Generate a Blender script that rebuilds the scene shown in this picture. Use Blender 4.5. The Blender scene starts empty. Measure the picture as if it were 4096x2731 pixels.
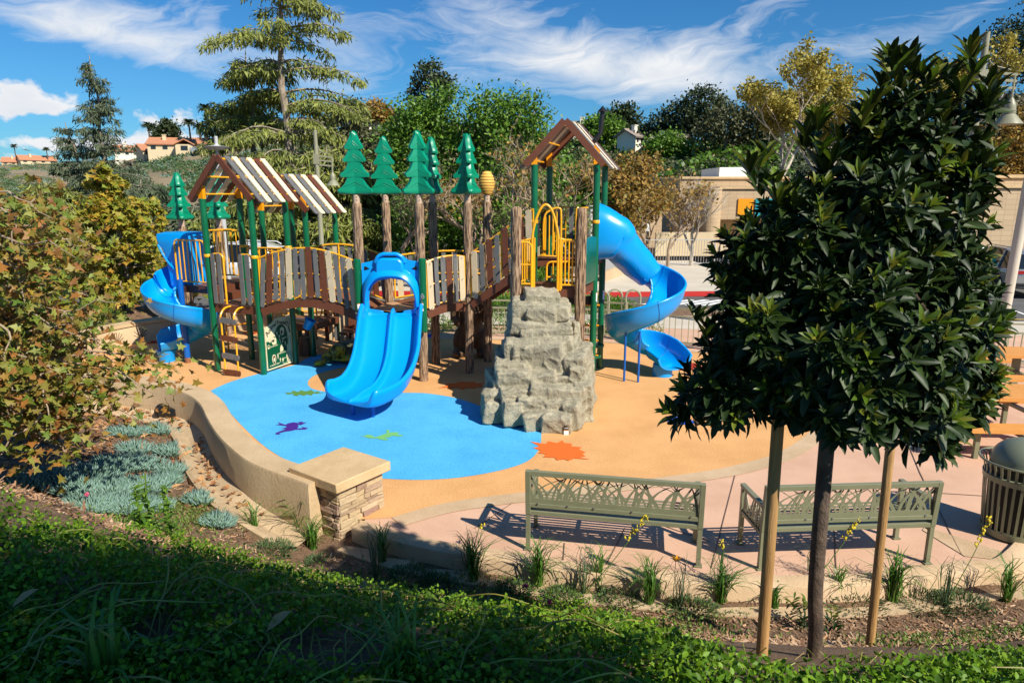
import bpy, math, random
import numpy as np
from mathutils import Vector, Matrix, noise
C = bpy.context.scene.collection
random.seed(7); RNG = np.random.default_rng(7)
R = math.radians
# ---------------------------------------------------------------- camera
EYE = 3.55; FPX = 2730.7; PITCH = R(12.14)
cd = bpy.data.cameras.new('camera'); cam = bpy.data.objects.new('camera', cd); C.objects.link(cam)
cam.location = (0, 0, EYE); cam.rotation_euler = (R(90) - PITCH, 0, 0)
cd.sensor_width = 36; cd.lens = 24.0; cd.clip_end = 3000; cd.clip_start = .05
bpy.context.scene.camera = cam
sc = bpy.context.scene
sc.view_settings.view_transform = 'Standard'; sc.view_settings.look = 'None'
sc.view_settings.exposure = 0.60; sc.view_settings.gamma = 1
sc.render.engine = 'CYCLES'
_s, _c = math.sin(PITCH), math.cos(PITCH)
def ray(x, y):
    u = (x - 2048) / FPX; v = (y - 1365.5) / FPX
    return u, _c - v * _s, -(_s + v * _c)
def G(x, y, z=0.0):
    r = ray(x, y); t = (z - EYE) / r[2]
    return Vector((r[0] * t, r[1] * t, z))
def AY(x, y, Y):
    r = ray(x, y); t = Y / r[1]
    return Vector((r[0] * t, Y, EYE + r[2] * t))
def P(x, y): return x * 1.7415, y * 1.7415          # 2352-px reading to photo pixels
# ---------------------------------------------------------------- light
SUN_EL = 41.0; SUN_AZ = 135.0                      # from behind the camera's right shoulder
sl = bpy.data.lights.new('sun', 'SUN'); so = bpy.data.objects.new('sun', sl); C.objects.link(so)
sl.energy = 4.7; sl.angle = R(.53); sl.color = (1, .93, .80)
sd = Vector((math.sin(R(SUN_AZ)) * math.cos(R(SUN_EL)), math.cos(R(SUN_AZ)) * math.cos(R(SUN_EL)), math.sin(R(SUN_EL))))
so.rotation_euler = sd.to_track_quat('Z', 'Y').to_euler(); so.location = (20, -20, 30)
# ---------------------------------------------------------------- world
W = bpy.data.worlds.new('World'); sc.world = W; W.use_nodes = True
nt = W.node_tree; nt.nodes.clear(); L = nt.links
def nd(t, **k):
    n = nt.nodes.new(t)
    for a, b in k.items(): setattr(n, a, b)
    return n
def mth(op, a, b=None, c=None, clamp=False):
    n = nd('ShaderNodeMath', operation=op, use_clamp=clamp)
    for i, v in enumerate((a, b, c)):
        if v is None: continue
        if isinstance(v, (int, float)): n.inputs[i].default_value = v
        else: L.new(v, n.inputs[i])
    return n.outputs[0]
sky = nd('ShaderNodeTexSky', sky_type='NISHITA'); sky.sun_disc = False
sky.sun_elevation = R(SUN_EL); sky.sun_rotation = R(SUN_AZ); sky.air_density = 1.0; sky.dust_density = .5; sky.ozone_density = 3.0
tc = nd('ShaderNodeTexCoord'); sp = nd('ShaderNodeSeparateXYZ'); L.new(tc.outputs['Generated'], sp.inputs[0])
dx, dy, dz = sp.outputs
az = mth('ARCTAN2', dx, dy); hr = mth('SQRT', mth('ADD', mth('MULTIPLY', dx, dx), mth('MULTIPLY', dy, dy)))
el = mth('ARCTAN2', dz, hr)
def comb(x, y, z=0.0):
    n = nd('ShaderNodeCombineXYZ')
    for i, v in enumerate((x, y, z)):
        if isinstance(v, (int, float)): n.inputs[i].default_value = v
        else: L.new(v, n.inputs[i])
    return n.outputs[0]
def skypx(px, py):                                  # direction (azimuth, elevation) of a spot in the sky
    r = ray(*P(px, py)); return math.atan2(r[0], r[1]), math.atan2(r[2], math.hypot(r[0], r[1]))
def blob(px, py, rx, ry, rot=0, w=1.0):
    a0, e0 = skypx(px, py); k = 1 / 1568
    u = mth('SUBTRACT', az, a0); v = mth('SUBTRACT', el, e0)
    cr, sr = math.cos(R(rot)), math.sin(R(rot))
    uu = mth('DIVIDE', mth('ADD', mth('MULTIPLY', u, cr), mth('MULTIPLY', v, sr)), rx * k)
    vv = mth('DIVIDE', mth('SUBTRACT', mth('MULTIPLY', v, cr), mth('MULTIPLY', u, sr)), ry * k)
    d = mth('ADD', mth('MULTIPLY', uu, uu), mth('MULTIPLY', vv, vv))
    return mth('MULTIPLY', mth('EXPONENT', mth('MULTIPLY', d, -1.0)), w)
def summ(l):
    r = l[0]
    for x in l[1:]: r = mth('ADD', r, x)
    return r
cir = summ([blob(1250, 130, 330, 62, -8, 1.0), blob(1150, 50, 200, 45, -20, .75), blob(1560, 190, 330, 40, -6, .85), blob(1700, 70, 220, 42, 22, .85),
            blob(1450, 120, 260, 60, -6, .7), blob(330, 105, 330, 40, -14, .85), blob(120, 60, 230, 26, -8, .75), blob(560, 120, 330, 42, -14, .8),
            blob(780, 90, 120, 60, -10, .6), blob(470, 30, 70, 55, -40, .7), blob(200, 20, 130, 22, -12, .4), blob(1880, 110, 170, 30, 10, .4), blob(2100, 90, 220, 30, 18, .5),
            blob(2250, 40, 180, 30, 10, .25), blob(2280, 190, 140, 18, 0, .3), blob(1250, 205, 300, 18, -8, .4), blob(1500, 0, 500, 20, 0, .3), blob(560, 250, 300, 8, -3, .25)])
cum = summ([blob(45, 215, 75, 30, 0, 1.0), blob(75, 250, 90, 16, 0, .75), blob(400, 305, 80, 26, 0, .95), blob(430, 258, 90, 12, 0, .55), blob(480, 240, 60, 8, 0, .4),
            blob(170, 330, 140, 16, 0, .7), blob(40, 330, 160, 12, 0, .45), blob(370, 330, 120, 16, 0, .6), blob(60, 365, 260, 10, 0, .5), blob(1325, 288, 34, 8, 0, .35), blob(560, 285, 200, 10, 0, .35)])
def noi(vec, scale, det=8, rough=.6, dist=0.0, lac=2.0):
    n = nd('ShaderNodeTexNoise'); L.new(vec, n.inputs['Vector']); n.inputs['Scale'].default_value = scale
    n.inputs['Detail'].default_value = det; n.inputs['Roughness'].default_value = rough; n.inputs['Distortion'].default_value = dist
    n.inputs['Lacunarity'].default_value = lac
    return n.outputs['Fac']
wrp = noi(comb(az, mth('MULTIPLY', el, 2.2)), 3.2, 4, .5)
cvec = comb(mth('ADD', mth('MULTIPLY', az, .9), mth('MULTIPLY', el, 1.3)), mth('ADD', mth('MULTIPLY', el, 4.4), mth('ADD', mth('MULTIPLY', az, -.75), mth('MULTIPLY', wrp, .9))))
cn = noi(cvec, 5.5, 11, .63, 1.1); cn2 = noi(comb(az, mth('MULTIPLY', el, 2.0), 3.0), 7, 6, .6, .6)
cnn = mth('ADD', mth('MULTIPLY', cn, .72), mth('MULTIPLY', cn2, .28))
cdens = mth('MULTIPLY', mth('SUBTRACT', mth('ADD', mth('MULTIPLY', cir, .50), mth('MULTIPLY', cnn, 2.1)), 1.30), 1.25, clamp=True)
un = noi(comb(az, mth('MULTIPLY', el, 1.3), 8.0), 24, 9, .6, .2)
udens = mth('MULTIPLY', mth('SUBTRACT', mth('ADD', cum, mth('MULTIPLY', un, 2.6)), 1.80), 2.6, clamp=True)
dens = mth('MULTIPLY', mth('MAXIMUM', cdens, udens), mth('GREATER_THAN', el, 0.0), clamp=True)
tint = nd('ShaderNodeMix', data_type='RGBA', blend_type='MULTIPLY'); tint.inputs[0].default_value = 1
hz = mth('MULTIPLY', mth('SUBTRACT', .30, el), 3.3, clamp=True)
tm = nd('ShaderNodeMix', data_type='RGBA'); L.new(hz, tm.inputs[0])
tm.inputs[6].default_value = (.30, .92, 1.42, 1); tm.inputs[7].default_value = (.50, 1.06, 1.42, 1)
L.new(sky.outputs[0], tint.inputs[6]); L.new(tm.outputs[2], tint.inputs[7])
shade = noi(comb(az, mth('MULTIPLY', el, 2.5), 4.0), 16, 5, .5)
ccol = nd('ShaderNodeMix', data_type='RGBA'); L.new(shade, ccol.inputs[0]); ccol.inputs[6].default_value = (8.4, 9.2, 10.4, 1); ccol.inputs[7].default_value = (13.0, 12.9, 12.7, 1)
mx = nd('ShaderNodeMix', data_type='RGBA'); L.new(dens, mx.inputs[0]); L.new(tint.outputs[2], mx.inputs[6]); L.new(ccol.outputs[2], mx.inputs[7])
bg = nd('ShaderNodeBackground'); bg.inputs[1].default_value = .052; L.new(mx.outputs[2], bg.inputs[0])
wo = nd('ShaderNodeOutputWorld'); L.new(bg.outputs[0], wo.inputs[0])
# ---------------------------------------------------------------- materials
def sr(r, g, b):
    f = lambda c: (c / 255 / 12.92) if c / 255 <= .04045 else ((c / 255 + .055) / 1.055) ** 2.4
    return (f(r), f(g), f(b), 1)
MATS = {}
def mat(name, c1, c2=None, scale=6.0, rough=.6, bump=0.0, bscale=None, spec=.5, stretch=(1, 1, 1), metal=0.0, isl=None, trans=0.0, det=6, lo=.35, hi=.65, coat=0.0, fine=None):
    """noise-varied surface; isl = two colours picked per separate piece; trans = share of light let through leaves"""
    m = bpy.data.materials.new(name); m.use_nodes = True; t = m.node_tree; N = t.nodes; K = t.links
    b = N['Principled BSDF']; out = N['Material Output']
    if len(c1) == 3: c1 = (*c1, 1)
    if c2 is not None and len(c2) == 3: c2 = (*c2, 1)
    b.inputs['Roughness'].default_value = rough; b.inputs['Specular IOR Level'].default_value = spec; b.inputs['Metallic'].default_value = metal
    b.inputs['Coat Weight'].default_value = coat
    tcn = N.new('ShaderNodeTexCoord'); mp = N.new('ShaderNodeMapping'); mp.inputs['Scale'].default_value = stretch
    K.new(tcn.outputs['Object'], mp.inputs['Vector'])
    col = None
    if c2 is not None:
        n = N.new('ShaderNodeTexNoise'); n.inputs['Scale'].default_value = scale; n.inputs['Detail'].default_value = det; n.inputs['Roughness'].default_value = .6
        K.new(mp.outputs[0], n.inputs['Vector'])
        r = N.new('ShaderNodeValToRGB'); r.color_ramp.elements[0].position = lo; r.color_ramp.elements[1].position = hi
        r.color_ramp.elements[0].color = c1; r.color_ramp.elements[1].color = c2
        K.new(n.outputs['Fac'], r.inputs[0]); col = r.outputs[0]
    if fine is not None:                            # fine granules
        v = N.new('ShaderNodeTexNoise'); v.inputs['Scale'].default_value = fine[0]; v.inputs['Detail'].default_value = 3; v.inputs['Roughness'].default_value = .8
        K.new(mp.outputs[0], v.inputs['Vector'])
        rr = N.new('ShaderNodeMapRange'); rr.inputs[1].default_value = .3; rr.inputs[2].default_value = .7; rr.inputs[3].default_value = 1 - fine[1]; rr.inputs[4].default_value = 1 + fine[1]
        K.new(v.outputs['Fac'], rr.inputs[0])
        mm = N.new('ShaderNodeVectorMath'); mm.operation = 'SCALE'
        if col is None: mm.inputs[0].default_value = c1[:3]
        else: K.new(col, mm.inputs[0])
        K.new(rr.outputs[0], mm.inputs['Scale']); col = mm.outputs[0]
    if isl is not None:
        g = N.new('ShaderNodeNewGeometry'); r2 = N.new('ShaderNodeValToRGB'); el_ = r2.color_ramp.elements
        cs = [c if len(c) == 4 else (*c, 1) for c in isl]
        el_[0].color = cs[0]; el_[1].color = cs[-1]; el_[0].position = 0
        for i, c in enumerate(cs[1:-1]): e = el_.new((i + 1) / (len(cs) - 1)); e.color = c
        K.new(g.outputs['Random Per Island'], r2.inputs[0]); col = r2.outputs[0]
    if col is None: b.inputs['Base Color'].default_value = c1
    else: K.new(col, b.inputs['Base Color'])
    if bump:
        n2 = N.new('ShaderNodeTexNoise'); n2.inputs['Scale'].default_value = bscale or scale * 3; n2.inputs['Detail'].default_value = 8; n2.inputs['Roughness'].default_value = .65
        K.new(mp.outputs[0], n2.inputs['Vector']); bp = N.new('ShaderNodeBump'); bp.inputs['Strength'].default_value = bump; bp.inputs['Distance'].default_value = .03
        K.new(n2.outputs['Fac'], bp.inputs['Height']); K.new(bp.outputs[0], b.inputs['Normal'])
    if trans:
        tr = N.new('ShaderNodeBsdfTranslucent'); ms = N.new('ShaderNodeMixShader'); ms.inputs[0].default_value = trans
        if col is None: tr.inputs[0].default_value = c1
        else:
            K.new(col, tr.inputs[0])
        K.new(b.outputs[0], ms.inputs[1]); K.new(tr.outputs[0], ms.inputs[2]); K.new(ms.outputs[0], out.inputs['Surface'])
    MATS[name] = m; return m
mat('green_paint', (.0, .095, .038), (.002, .125, .05), 3, .28, .05, 300, coat=.3)
mat('topper_green', (.0, .20, .105), (.0, .25, .13), 3, .33, .06, 120, coat=.15)
mat('yellow_paint', (.80, .36, .008), (.86, .42, .012), 5, .3, coat=.3)
mat('orange_paint', (.80, .30, .004), None, rough=.35)
mat('blue_plastic', (.0, .27, .70), (.0, .30, .78), 1.4, .30, .04, 90, coat=.15, lo=.2, hi=.8)
mat('blue_steel', (.0, .10, .42), None, rough=.4)
mat('brown_plastic', (.115, .034, .014), (.135, .042, .018), 8, .5, .12, 260)
mat('deck_brown', (.20, .075, .034), (.25, .10, .05), 8, .55, .12, 120)
mat('deck_tan', (.42, .24, .12), (.46, .27, .14), 8, .6, .1, 200)
mat('grey_plastic', (.118, .116, .114), (.142, .139, .136), 9, .55, .12, 260)
mat('beige_plastic', (.52, .42, .27), (.58, .47, .31), 9, .55, .10, 260)
mat('cream_plastic', (.66, .58, .40), (.72, .64, .46), 9, .5, .10, 260)
mat('black_metal', (.01, .01, .011), None, rough=.4)
mat('steel', (.55, .55, .56), None, rough=.25, metal=1)
mat('bark_moulded', (.055, .026, .014), (.44, .29, .175), 6.5, .85, 1.0, 9, stretch=(6.5, 6.5, .7), lo=.38, hi=.58)
mat('log_collar', (.42, .29, .20), (.50, .36, .26), 6, .7, .2, 60)
mat('hive', (.70, .38, .06), (.80, .47, .10), 5, .6, .3, 60, stretch=(1, 1, 6))
mat('hive_dark', (.20, .09, .02), None, rough=.8)
mat('tan_rubber', (.59, .31, .12), (.69, .375, .155), 1.3, .85, .35, 110, fine=(55, .30), spec=.2, lo=.3, hi=.6)
mat('blue_rubber', (.06, .365, .67), (.085, .43, .77), 1.3, .85, .35, 110, fine=(55, .32), spec=.2, lo=.3, hi=.6)
mat('orange_rubber', (.72, .14, .022), None, rough=.85, fine=(120, .12), spec=.2)
mat('green_rubber', (.10, .23, .05), None, rough=.85, fine=(120, .12), spec=.2)
mat('lime_rubber', (.16, .44, .14), None, rough=.85, fine=(120, .12), spec=.2)
mat('dkgreen_rubber', (.02, .12, .05), None, rough=.85, fine=(120, .12), spec=.2)
mat('purple_rubber', (.055, .015, .22), None, rough=.85, fine=(120, .12), spec=.2)
mat('yellow_rubber', (.85, .66, .02), None, rough=.85, fine=(120, .12), spec=.2)
mat('red_rubber', (.38, .035, .015), None, rough=.85, fine=(120, .12), spec=.2)
mat('royal_rubber', (.02, .08, .42), None, rough=.85, fine=(120, .12), spec=.2)
mat('pink_concrete', (.54, .325, .215), (.63, .395, .27), 1.3, .8, .15, 120, fine=(90, .10))
mat('pink_concrete_pale', (.55, .33, .25), (.60, .37, .28), 1.5, .8, .15, 120, fine=(90, .09))
mat('tan_concrete', (.46, .32, .185), (.56, .40, .25), 2.2, .85, .3, 60, fine=(70, .12))
mat('wall_concrete', (.46, .325, .18), (.57, .42, .25), 1.7, .85, .35, 30, fine=(50, .10), stretch=(1, 1, .5))
mat('gutter_concrete', (.42, .30, .17), (.54, .40, .25), 3, .9, .4, 40, fine=(60, .14))
mat('joint', (.16, .10, .07), None, rough=1)
mat('cap_stone', (.50, .345, .175), (.60, .425, .235), 3, .8, .3, 25, fine=(60, .08))
mat('mortar', (.40, .27, .14), None, rough=1, fine=(60, .2))
mat('stone_veneer', (.3, .2, .1), None, rough=.9, bump=.9, bscale=22, isl=[(.46, .33, .18), (.52, .39, .23), (.25, .145, .12), (.49, .36, .2), (.40, .29, .17), (.55, .42, .26), (.30, .18, .14)])
mat('asphalt', (.085, .082, .08), (.12, .115, .11), 1.2, .9, .4, 60, fine=(60, .2))
mat('pale_concrete', (.50, .44, .35), (.57, .51, .42), 1, .85, .1, 60)
mat('white_line', (.75, .75, .72), None, rough=.7)
mat('yellow_line', (.6, .4, .05), None, rough=.7)
mat('red_curb', (.50, .02, .015), None, rough=.6)
mat('bench_metal', (.18, .185, .11), (.205, .21, .125), 6, .42, .05, 200, coat=.1)
mat('lamp_metal', (.24, .235, .155), (.27, .26, .175), 4, .45)
mat('fence_metal', (.27, .26, .17), (.30, .29, .19), 4, .5)
mat('can_black', (.006, .006, .006), None, rough=.6)
mat('can_dome', (.17, .19, .13), None, rough=.3)
mat('recycled_wood', (.62, .27, .06), (.70, .31, .075), 4, .55, .1, 60)
mat('stake_wood', (.30, .155, .05), (.47, .27, .10), 5, .7, .35, 16, stretch=(6, 6, .5))
mat('bark_dark', (.055, .036, .024), (.13, .088, .06), 9, .85, .8, 26, stretch=(1, 1, .7))
mat('bark_grey', (.20, .15, .11), (.34, .28, .22), 4, .9, .5, 9)
mat('bark_pale', (.33, .28, .22), (.50, .44, .36), 4, .9, .4, 9)
mat('twig', (.26, .18, .12), (.36, .27, .19), 3, .9)
mat('reed_bark', (.30, .20, .13), (.2, .13, .08), 3, .9)
mat('mulch', (.15, .085, .045), (.24, .145, .085), 7, .95, 1.0, 40, fine=(35, .5), det=10)
mat('chips', (.2, .1, .06), None, rough=.9, isl=[(.36, .20, .10), (.12, .055, .03), (.48, .30, .17), (.20, .10, .05), (.30, .15, .07), (.58, .40, .25), (.09, .045, .025)])
mat('dead_leaf', (.2, .1, .06), None, rough=.8, isl=[(.45, .22, .08), (.30, .12, .04), (.52, .30, .13), (.22, .10, .05)], trans=.15)
mat('rock', (.20, .18, .125), (.45, .405, .29), 4.5, .95, 1.0, 26, fine=(75, .38), lo=.25, hi=.75)
mat('black_plastic', (.012, .012, .013), None, rough=.35)
mat('brick_block', (.40, .29, .18), (.45, .33, .21), 1.2, .9)
mat('stucco', (.58, .46, .29), (.63, .51, .33), 1, .9)
mat('stucco_white', (.72, .66, .54), (.78, .72, .60), 1, .9)
mat('roof_clay', (.42, .17, .085), (.50, .23, .12), 4, .85)
mat('roof_grey', (.22, .18, .15), (.28, .23, .19), 4, .85)
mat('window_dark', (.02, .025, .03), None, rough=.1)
mat('white_paint', (.80, .80, .78), None, rough=.5)
mat('rail_grey', (.42, .42, .42), None, rough=.5)
mat('car_silver', (.36, .37, .38), None, rough=.25, metal=.55, coat=1)
mat('car_white', (.72, .72, .72), None, rough=.3, coat=1)
mat('car_dark', (.04, .05, .07), None, rough=.3, coat=1)
mat('glass_dark', (.01, .012, .014), None, rough=.06, spec=.8)
mat('tyre', (.015, .015, .015), None, rough=.8)
mat('alloy', (.4, .4, .42), None, rough=.35, metal=.8)
mat('tail_red', (.35, .01, .01), None, rough=.2)
mat('panel_cream', (.66, .58, .36), None, rough=.5)
mat('panel_green', (.0, .07, .026), None, rough=.45)
mat('ink', (.012, .01, .01), None, rough=.6)
mat('sticker', (.8, .8, .78), None, rough=.5)
mat('orange_sticker', (.75, .25, .03), None, rough=.5)
mat('teal', (.0, .25, .30), None, rough=.6)
mat('canvas_blue', (.0, .16, .48), None, rough=.8)
mat('bear_fur', (.065, .034, .015), (.17, .095, .042), 5, .6, .9, 26, stretch=(3, 3, .6))
mat('turtle', (.045, .055, .012), (.50, .42, .02), 6, .35, .5, 18, lo=.46, hi=.56)
mat('turtle_shell', (.03, .035, .015), (.10, .11, .04), 5, .4, .6, 14)
mat('stump', (.10, .05, .026), (.22, .13, .075), 5, .85, 1.0, 10, stretch=(3, 3, .6))
mat('stump_top', (.36, .25, .15), (.44, .32, .2), 5, .85, .4, 20)
mat('scrub_ground', (.16, .13, .07), (.30, .22, .13), .05, 1, .5, 2, det=10)
mat('dry_grass', (.30, .19, .11), (.22, .15, .08), .08, 1)
T = .3
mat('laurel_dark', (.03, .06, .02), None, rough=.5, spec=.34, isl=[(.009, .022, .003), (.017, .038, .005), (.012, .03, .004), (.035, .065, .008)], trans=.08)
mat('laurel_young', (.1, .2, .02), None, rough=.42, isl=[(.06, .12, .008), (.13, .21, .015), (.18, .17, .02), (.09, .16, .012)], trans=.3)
mat('syc_leaf', (.1, .2, .02), None, rough=.55, isl=[(.10, .17, .02), (.20, .26, .03), (.30, .20, .03), (.14, .20, .02), (.38, .16, .03), (.24, .10, .03), (.16, .22, .03), (.32, .13, .03), (.27, .30, .05), (.18, .08, .025)], trans=T)
mat('syc_leaf_far', (.1, .2, .02), None, rough=.55, isl=[(.19, .26, .025), (.36, .28, .02), (.14, .22, .02), (.50, .31, .03), (.24, .28, .03), (.42, .20, .02)], trans=T)
mat('cedar', (.1, .2, .02), None, rough=.6, isl=[(.17, .20, .035), (.25, .28, .05), (.11, .14, .03), (.32, .34, .06), (.14, .16, .05)], trans=.2)
mat('cedar_blue', (.1, .2, .02), None, rough=.6, isl=[(.085, .12, .06), (.12, .15, .075), (.06, .09, .05)], trans=.2)
mat('leaf_green', (.1, .2, .02), None, rough=.5, isl=[(.06, .14, .012), (.11, .23, .02), (.17, .30, .03), (.045, .095, .01)], trans=T)
mat('leaf_bright', (.1, .2, .02), None, rough=.5, isl=[(.13, .23, .025), (.09, .17, .02), (.20, .30, .05)], trans=T)
mat('leaf_dark', (.1, .2, .02), None, rough=.6, isl=[(.03, .05, .014), (.05, .075, .02), (.02, .035, .01)], trans=.15)
mat('leaf_olive', (.1, .2, .02), None, rough=.6, isl=[(.08, .085, .03), (.11, .11, .04), (.06, .07, .025)], trans=.2)
mat('leaf_yellow', (.1, .2, .02), None, rough=.6, isl=[(.42, .34, .05), (.33, .29, .05), (.50, .40, .08), (.24, .25, .05)], trans=T)
mat('leaf_rust', (.1, .2, .02), None, rough=.6, isl=[(.38, .22, .035), (.26, .17, .035), (.44, .26, .05), (.15, .15, .03), (.34, .15, .03)], trans=T)
mat('rose_leaf', (.1, .2, .02), None, rough=.5, spec=.25, isl=[(.045, .11, .005), (.075, .17, .008), (.12, .24, .010), (.20, .34, .02), (.06, .13, .008)], trans=.25)
mat('rose_stem', (.22, .27, .03), (.22, .13, .04), 3, .6)
mat('blade_green', (.1, .2, .02), None, rough=.45, isl=[(.07, .18, .02), (.11, .25, .03), (.05, .13, .02), (.16, .28, .04)], trans=.3)
mat('blade_dark', (.1, .2, .02), None, rough=.5, isl=[(.06, .10, .05), (.08, .13, .06), (.04, .08, .03)], trans=.15)
mat('succulent', (.1, .2, .02), None, rough=.55, isl=[(.15, .26, .22), (.22, .34, .29), (.10, .19, .15), (.14, .25, .15)], trans=.05)
mat('juniper', (.1, .2, .02), None, rough=.6, isl=[(.05, .10, .03), (.08, .14, .04), (.04, .075, .025)], trans=.1)
mat('weed', (.1, .2, .02), None, rough=.55, isl=[(.14, .24, .03), (.09, .17, .02), (.20, .28, .05)], trans=.25)
mat('petal_yellow', (.75, .60, .03), None, rough=.6, trans=.3)
mat('petal_orange', (.85, .38, .01), None, rough=.6, trans=.3)
mat('petal_pink', (.75, .12, .25), None, rough=.6, trans=.3)
mat('lawn', (.07, .14, .02), (.11, .19, .03), 3, 1, .5, 30)
# ---------------------------------------------------------------- object helpers
MW = {}                                             # world matrix of each empty, by object
def tag(o, label=None, cat=None, group=None, kind=None):
    if label: o['label'] = label
    if cat: o['category'] = cat
    if group: o['group'] = group
    if kind: o['kind'] = kind
    return o
def thing(name, label, cat, loc=(0, 0, 0), rz=0.0, group=None):
    o = bpy.data.objects.new(name, None); C.objects.link(o); o.location = loc; o.rotation_euler = (0, 0, rz); o.empty_display_size = .2
    MW[o] = Matrix.Translation(loc) @ Matrix.Rotation(rz, 4, 'Z')
    return tag(o, label, cat, group)
def copy_tree(o, parent=None, label=None, loc=None, rz=None, scale=None):
    c = o.copy(); C.objects.link(c)
    if parent is not None: c.parent = parent
    if label: c['label'] = label
    if loc is not None: c.location = loc
    if rz is not None: c.rotation_euler = (0, 0, rz)
    if scale is not None: c.scale = (scale,) * 3 if isinstance(scale, (int, float)) else scale
    for ch in [x for x in C.objects if x.parent == o]: copy_tree(ch, c)
    return c
def V(*a): return Vector(a)
class MB:
    def __init__(s): s.v = []; s.f = []; s.mi = []
    def add(s, vs, fs, mi=0):
        b = len(s.v); s.v += [tuple(x) for x in vs]; s.f += [tuple(i + b for i in f) for f in fs]; s.mi += [mi] * len(fs)
    def box(s, c, size, M=None, mi=0, j=0.0):
        hx, hy, hz_ = size[0] / 2, size[1] / 2, size[2] / 2; c = Vector(c)
        vs = [Vector((sx * hx, sy * hy, sz * hz_)) for sz in (-1, 1) for sy in (-1, 1) for sx in (-1, 1)]
        if j: vs = [v + Vector((random.uniform(-j, j), random.uniform(-j, j), random.uniform(-j, j))) for v in vs]
        if M is not None: vs = [M @ v for v in vs]
        s.add([v + c for v in vs], [(0, 2, 3, 1), (4, 5, 7, 6), (0, 1, 5, 4), (2, 6, 7, 3), (0, 4, 6, 2), (1, 3, 7, 5)], mi)
    def beam(s, p, q, w, h, mi=0, up=V(0, 0, 1)):     # rectangular bar, h along up
        p, q = Vector(p), Vector(q); d = (q - p).normalized(); sd_ = d.cross(up)
        if sd_.length < 1e-4: sd_ = d.cross(V(1, 0, 0))
        sd_.normalize(); u = sd_.cross(d).normalized()
        vs = [e + sd_ * a * w / 2 + u * b * h / 2 for e in (p, q) for a, b in ((-1, -1), (1, -1), (1, 1), (-1, 1))]
        s.add(vs, [(3, 2, 1, 0), (4, 5, 6, 7), (0, 1, 5, 4), (1, 2, 6, 5), (2, 3, 7, 6), (3, 0, 4, 7)], mi)
    def tube(s, pts, r, n=8, mi=0, cap=True):
        pts = [Vector(p) for p in pts]; rs = r if isinstance(r, (list, tuple)) else [r] * len(pts)
        b = len(s.v); pu = None
        for i, p in enumerate(pts):
            d = (pts[min(i + 1, len(pts) - 1)] - pts[max(i - 1, 0)])
            if d.length < 1e-7: d = V(0, 0, 1)
            d.normalize()
            if pu is None: u = d.cross(V(0, 0, 1) if abs(d.z) < .9 else V(1, 0, 0)).normalized()
            else:
                u = pu - d * pu.dot(d); u = u.normalized() if u.length > 1e-6 else d.orthogonal().normalized()
            pu = u; w = d.cross(u)
            for k in range(n):
                a = 2 * math.pi * k / n; s.v.append(tuple(p + (u * math.cos(a) + w * math.sin(a)) * rs[i]))
        for i in range(len(pts) - 1):
            for k in range(n):
                a0 = b + i * n + k; a1 = b + i * n + (k + 1) % n; s.f.append((a0, a1, a1 + n, a0 + n)); s.mi.append(mi)
        if cap:
            s.f.append(tuple(b + k for k in reversed(range(n)))); s.mi.append(mi)
            e = b + (len(pts) - 1) * n; s.f.append(tuple(e + k for k in range(n))); s.mi.append(mi)
    def lathe(s, c, prof, n=24, mi=0, M=None):        # prof: (r, z)
        c = Vector(c); b = len(s.v)
        for r, z in prof:
            for k in range(n):
                a = 2 * math.pi * k / n; v = V(r * math.cos(a), r * math.sin(a), z); s.v.append(tuple(c + (M @ v if M is not None else v)))
        for i in range(len(prof) - 1):
            for k in range(n):
                a0 = b + i * n + k; a1 = b + i * n + (k + 1) % n; s.f.append((a0, a1, a1 + n, a0 + n)); s.mi.append(mi)
        if prof[0][0] > 1e-5: s.f.append(tuple(b + k for k in reversed(range(n)))); s.mi.append(mi)
        if prof[-1][0] > 1e-5: s.f.append(tuple(b + (len(prof) - 1) * n + k for k in range(n))); s.mi.append(mi)
    def prism(s, outline, o, u, v, t, mi=0):          # outline in plane (o; u, v), extruded by t along u x v
        o, u, v = Vector(o), Vector(u), Vector(v); nn = u.cross(v).normalized(); k = len(outline)
        f = [o + u * a + v * b for a, b in outline]; bk = [p + nn * t for p in f]
        fs = [tuple(reversed(range(k))), tuple(range(k, 2 * k))] + [(i, (i + 1) % k, k + (i + 1) % k, k + i) for i in range(k)]
        s.add(f + bk, fs, mi)
    def sweep(s, sections, mi=0, cap=True, closed=True):   # list of equal-length point rings
        b = len(s.v); n = len(sections[0])
        for sec in sections: s.v += [tuple(p) for p in sec]
        for i in range(len(sections) - 1):
            for k in range(n if closed else n - 1):
                a0 = b + i * n + k; a1 = b + i * n + (k + 1) % n; s.f.append((a0, a1, a1 + n, a0 + n)); s.mi.append(mi)
        if cap and closed:
            s.f.append(tuple(b + k for k in reversed(range(n)))); s.mi.append(mi)
            e = b + (len(sections) - 1) * n; s.f.append(tuple(e + k for k in range(n))); s.mi.append(mi)
    def ball(s, c, r, n=12, m=8, mi=0, M=None):
        r = (r, r, r) if isinstance(r, (int, float)) else r; c = Vector(c); b = len(s.v); vs = []
        for i in range(m + 1):
            t = math.pi * i / m
            for k in range(n):
                a = 2 * math.pi * k / n; v = V(r[0] * math.sin(t) * math.cos(a), r[1] * math.sin(t) * math.sin(a), r[2] * math.cos(t))
                vs.append(c + (M @ v if M is not None else v))
        fs = [(i * n + k, i * n + n + k, i * n + n + (k + 1) % n, i * n + (k + 1) % n) for i in range(m) for k in range(n)]
        s.add(vs, fs, mi)
    def bolts(s, p, nrm, r=.009, mi=0):
        s.ball(p, r, 6, 4, mi)
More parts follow.
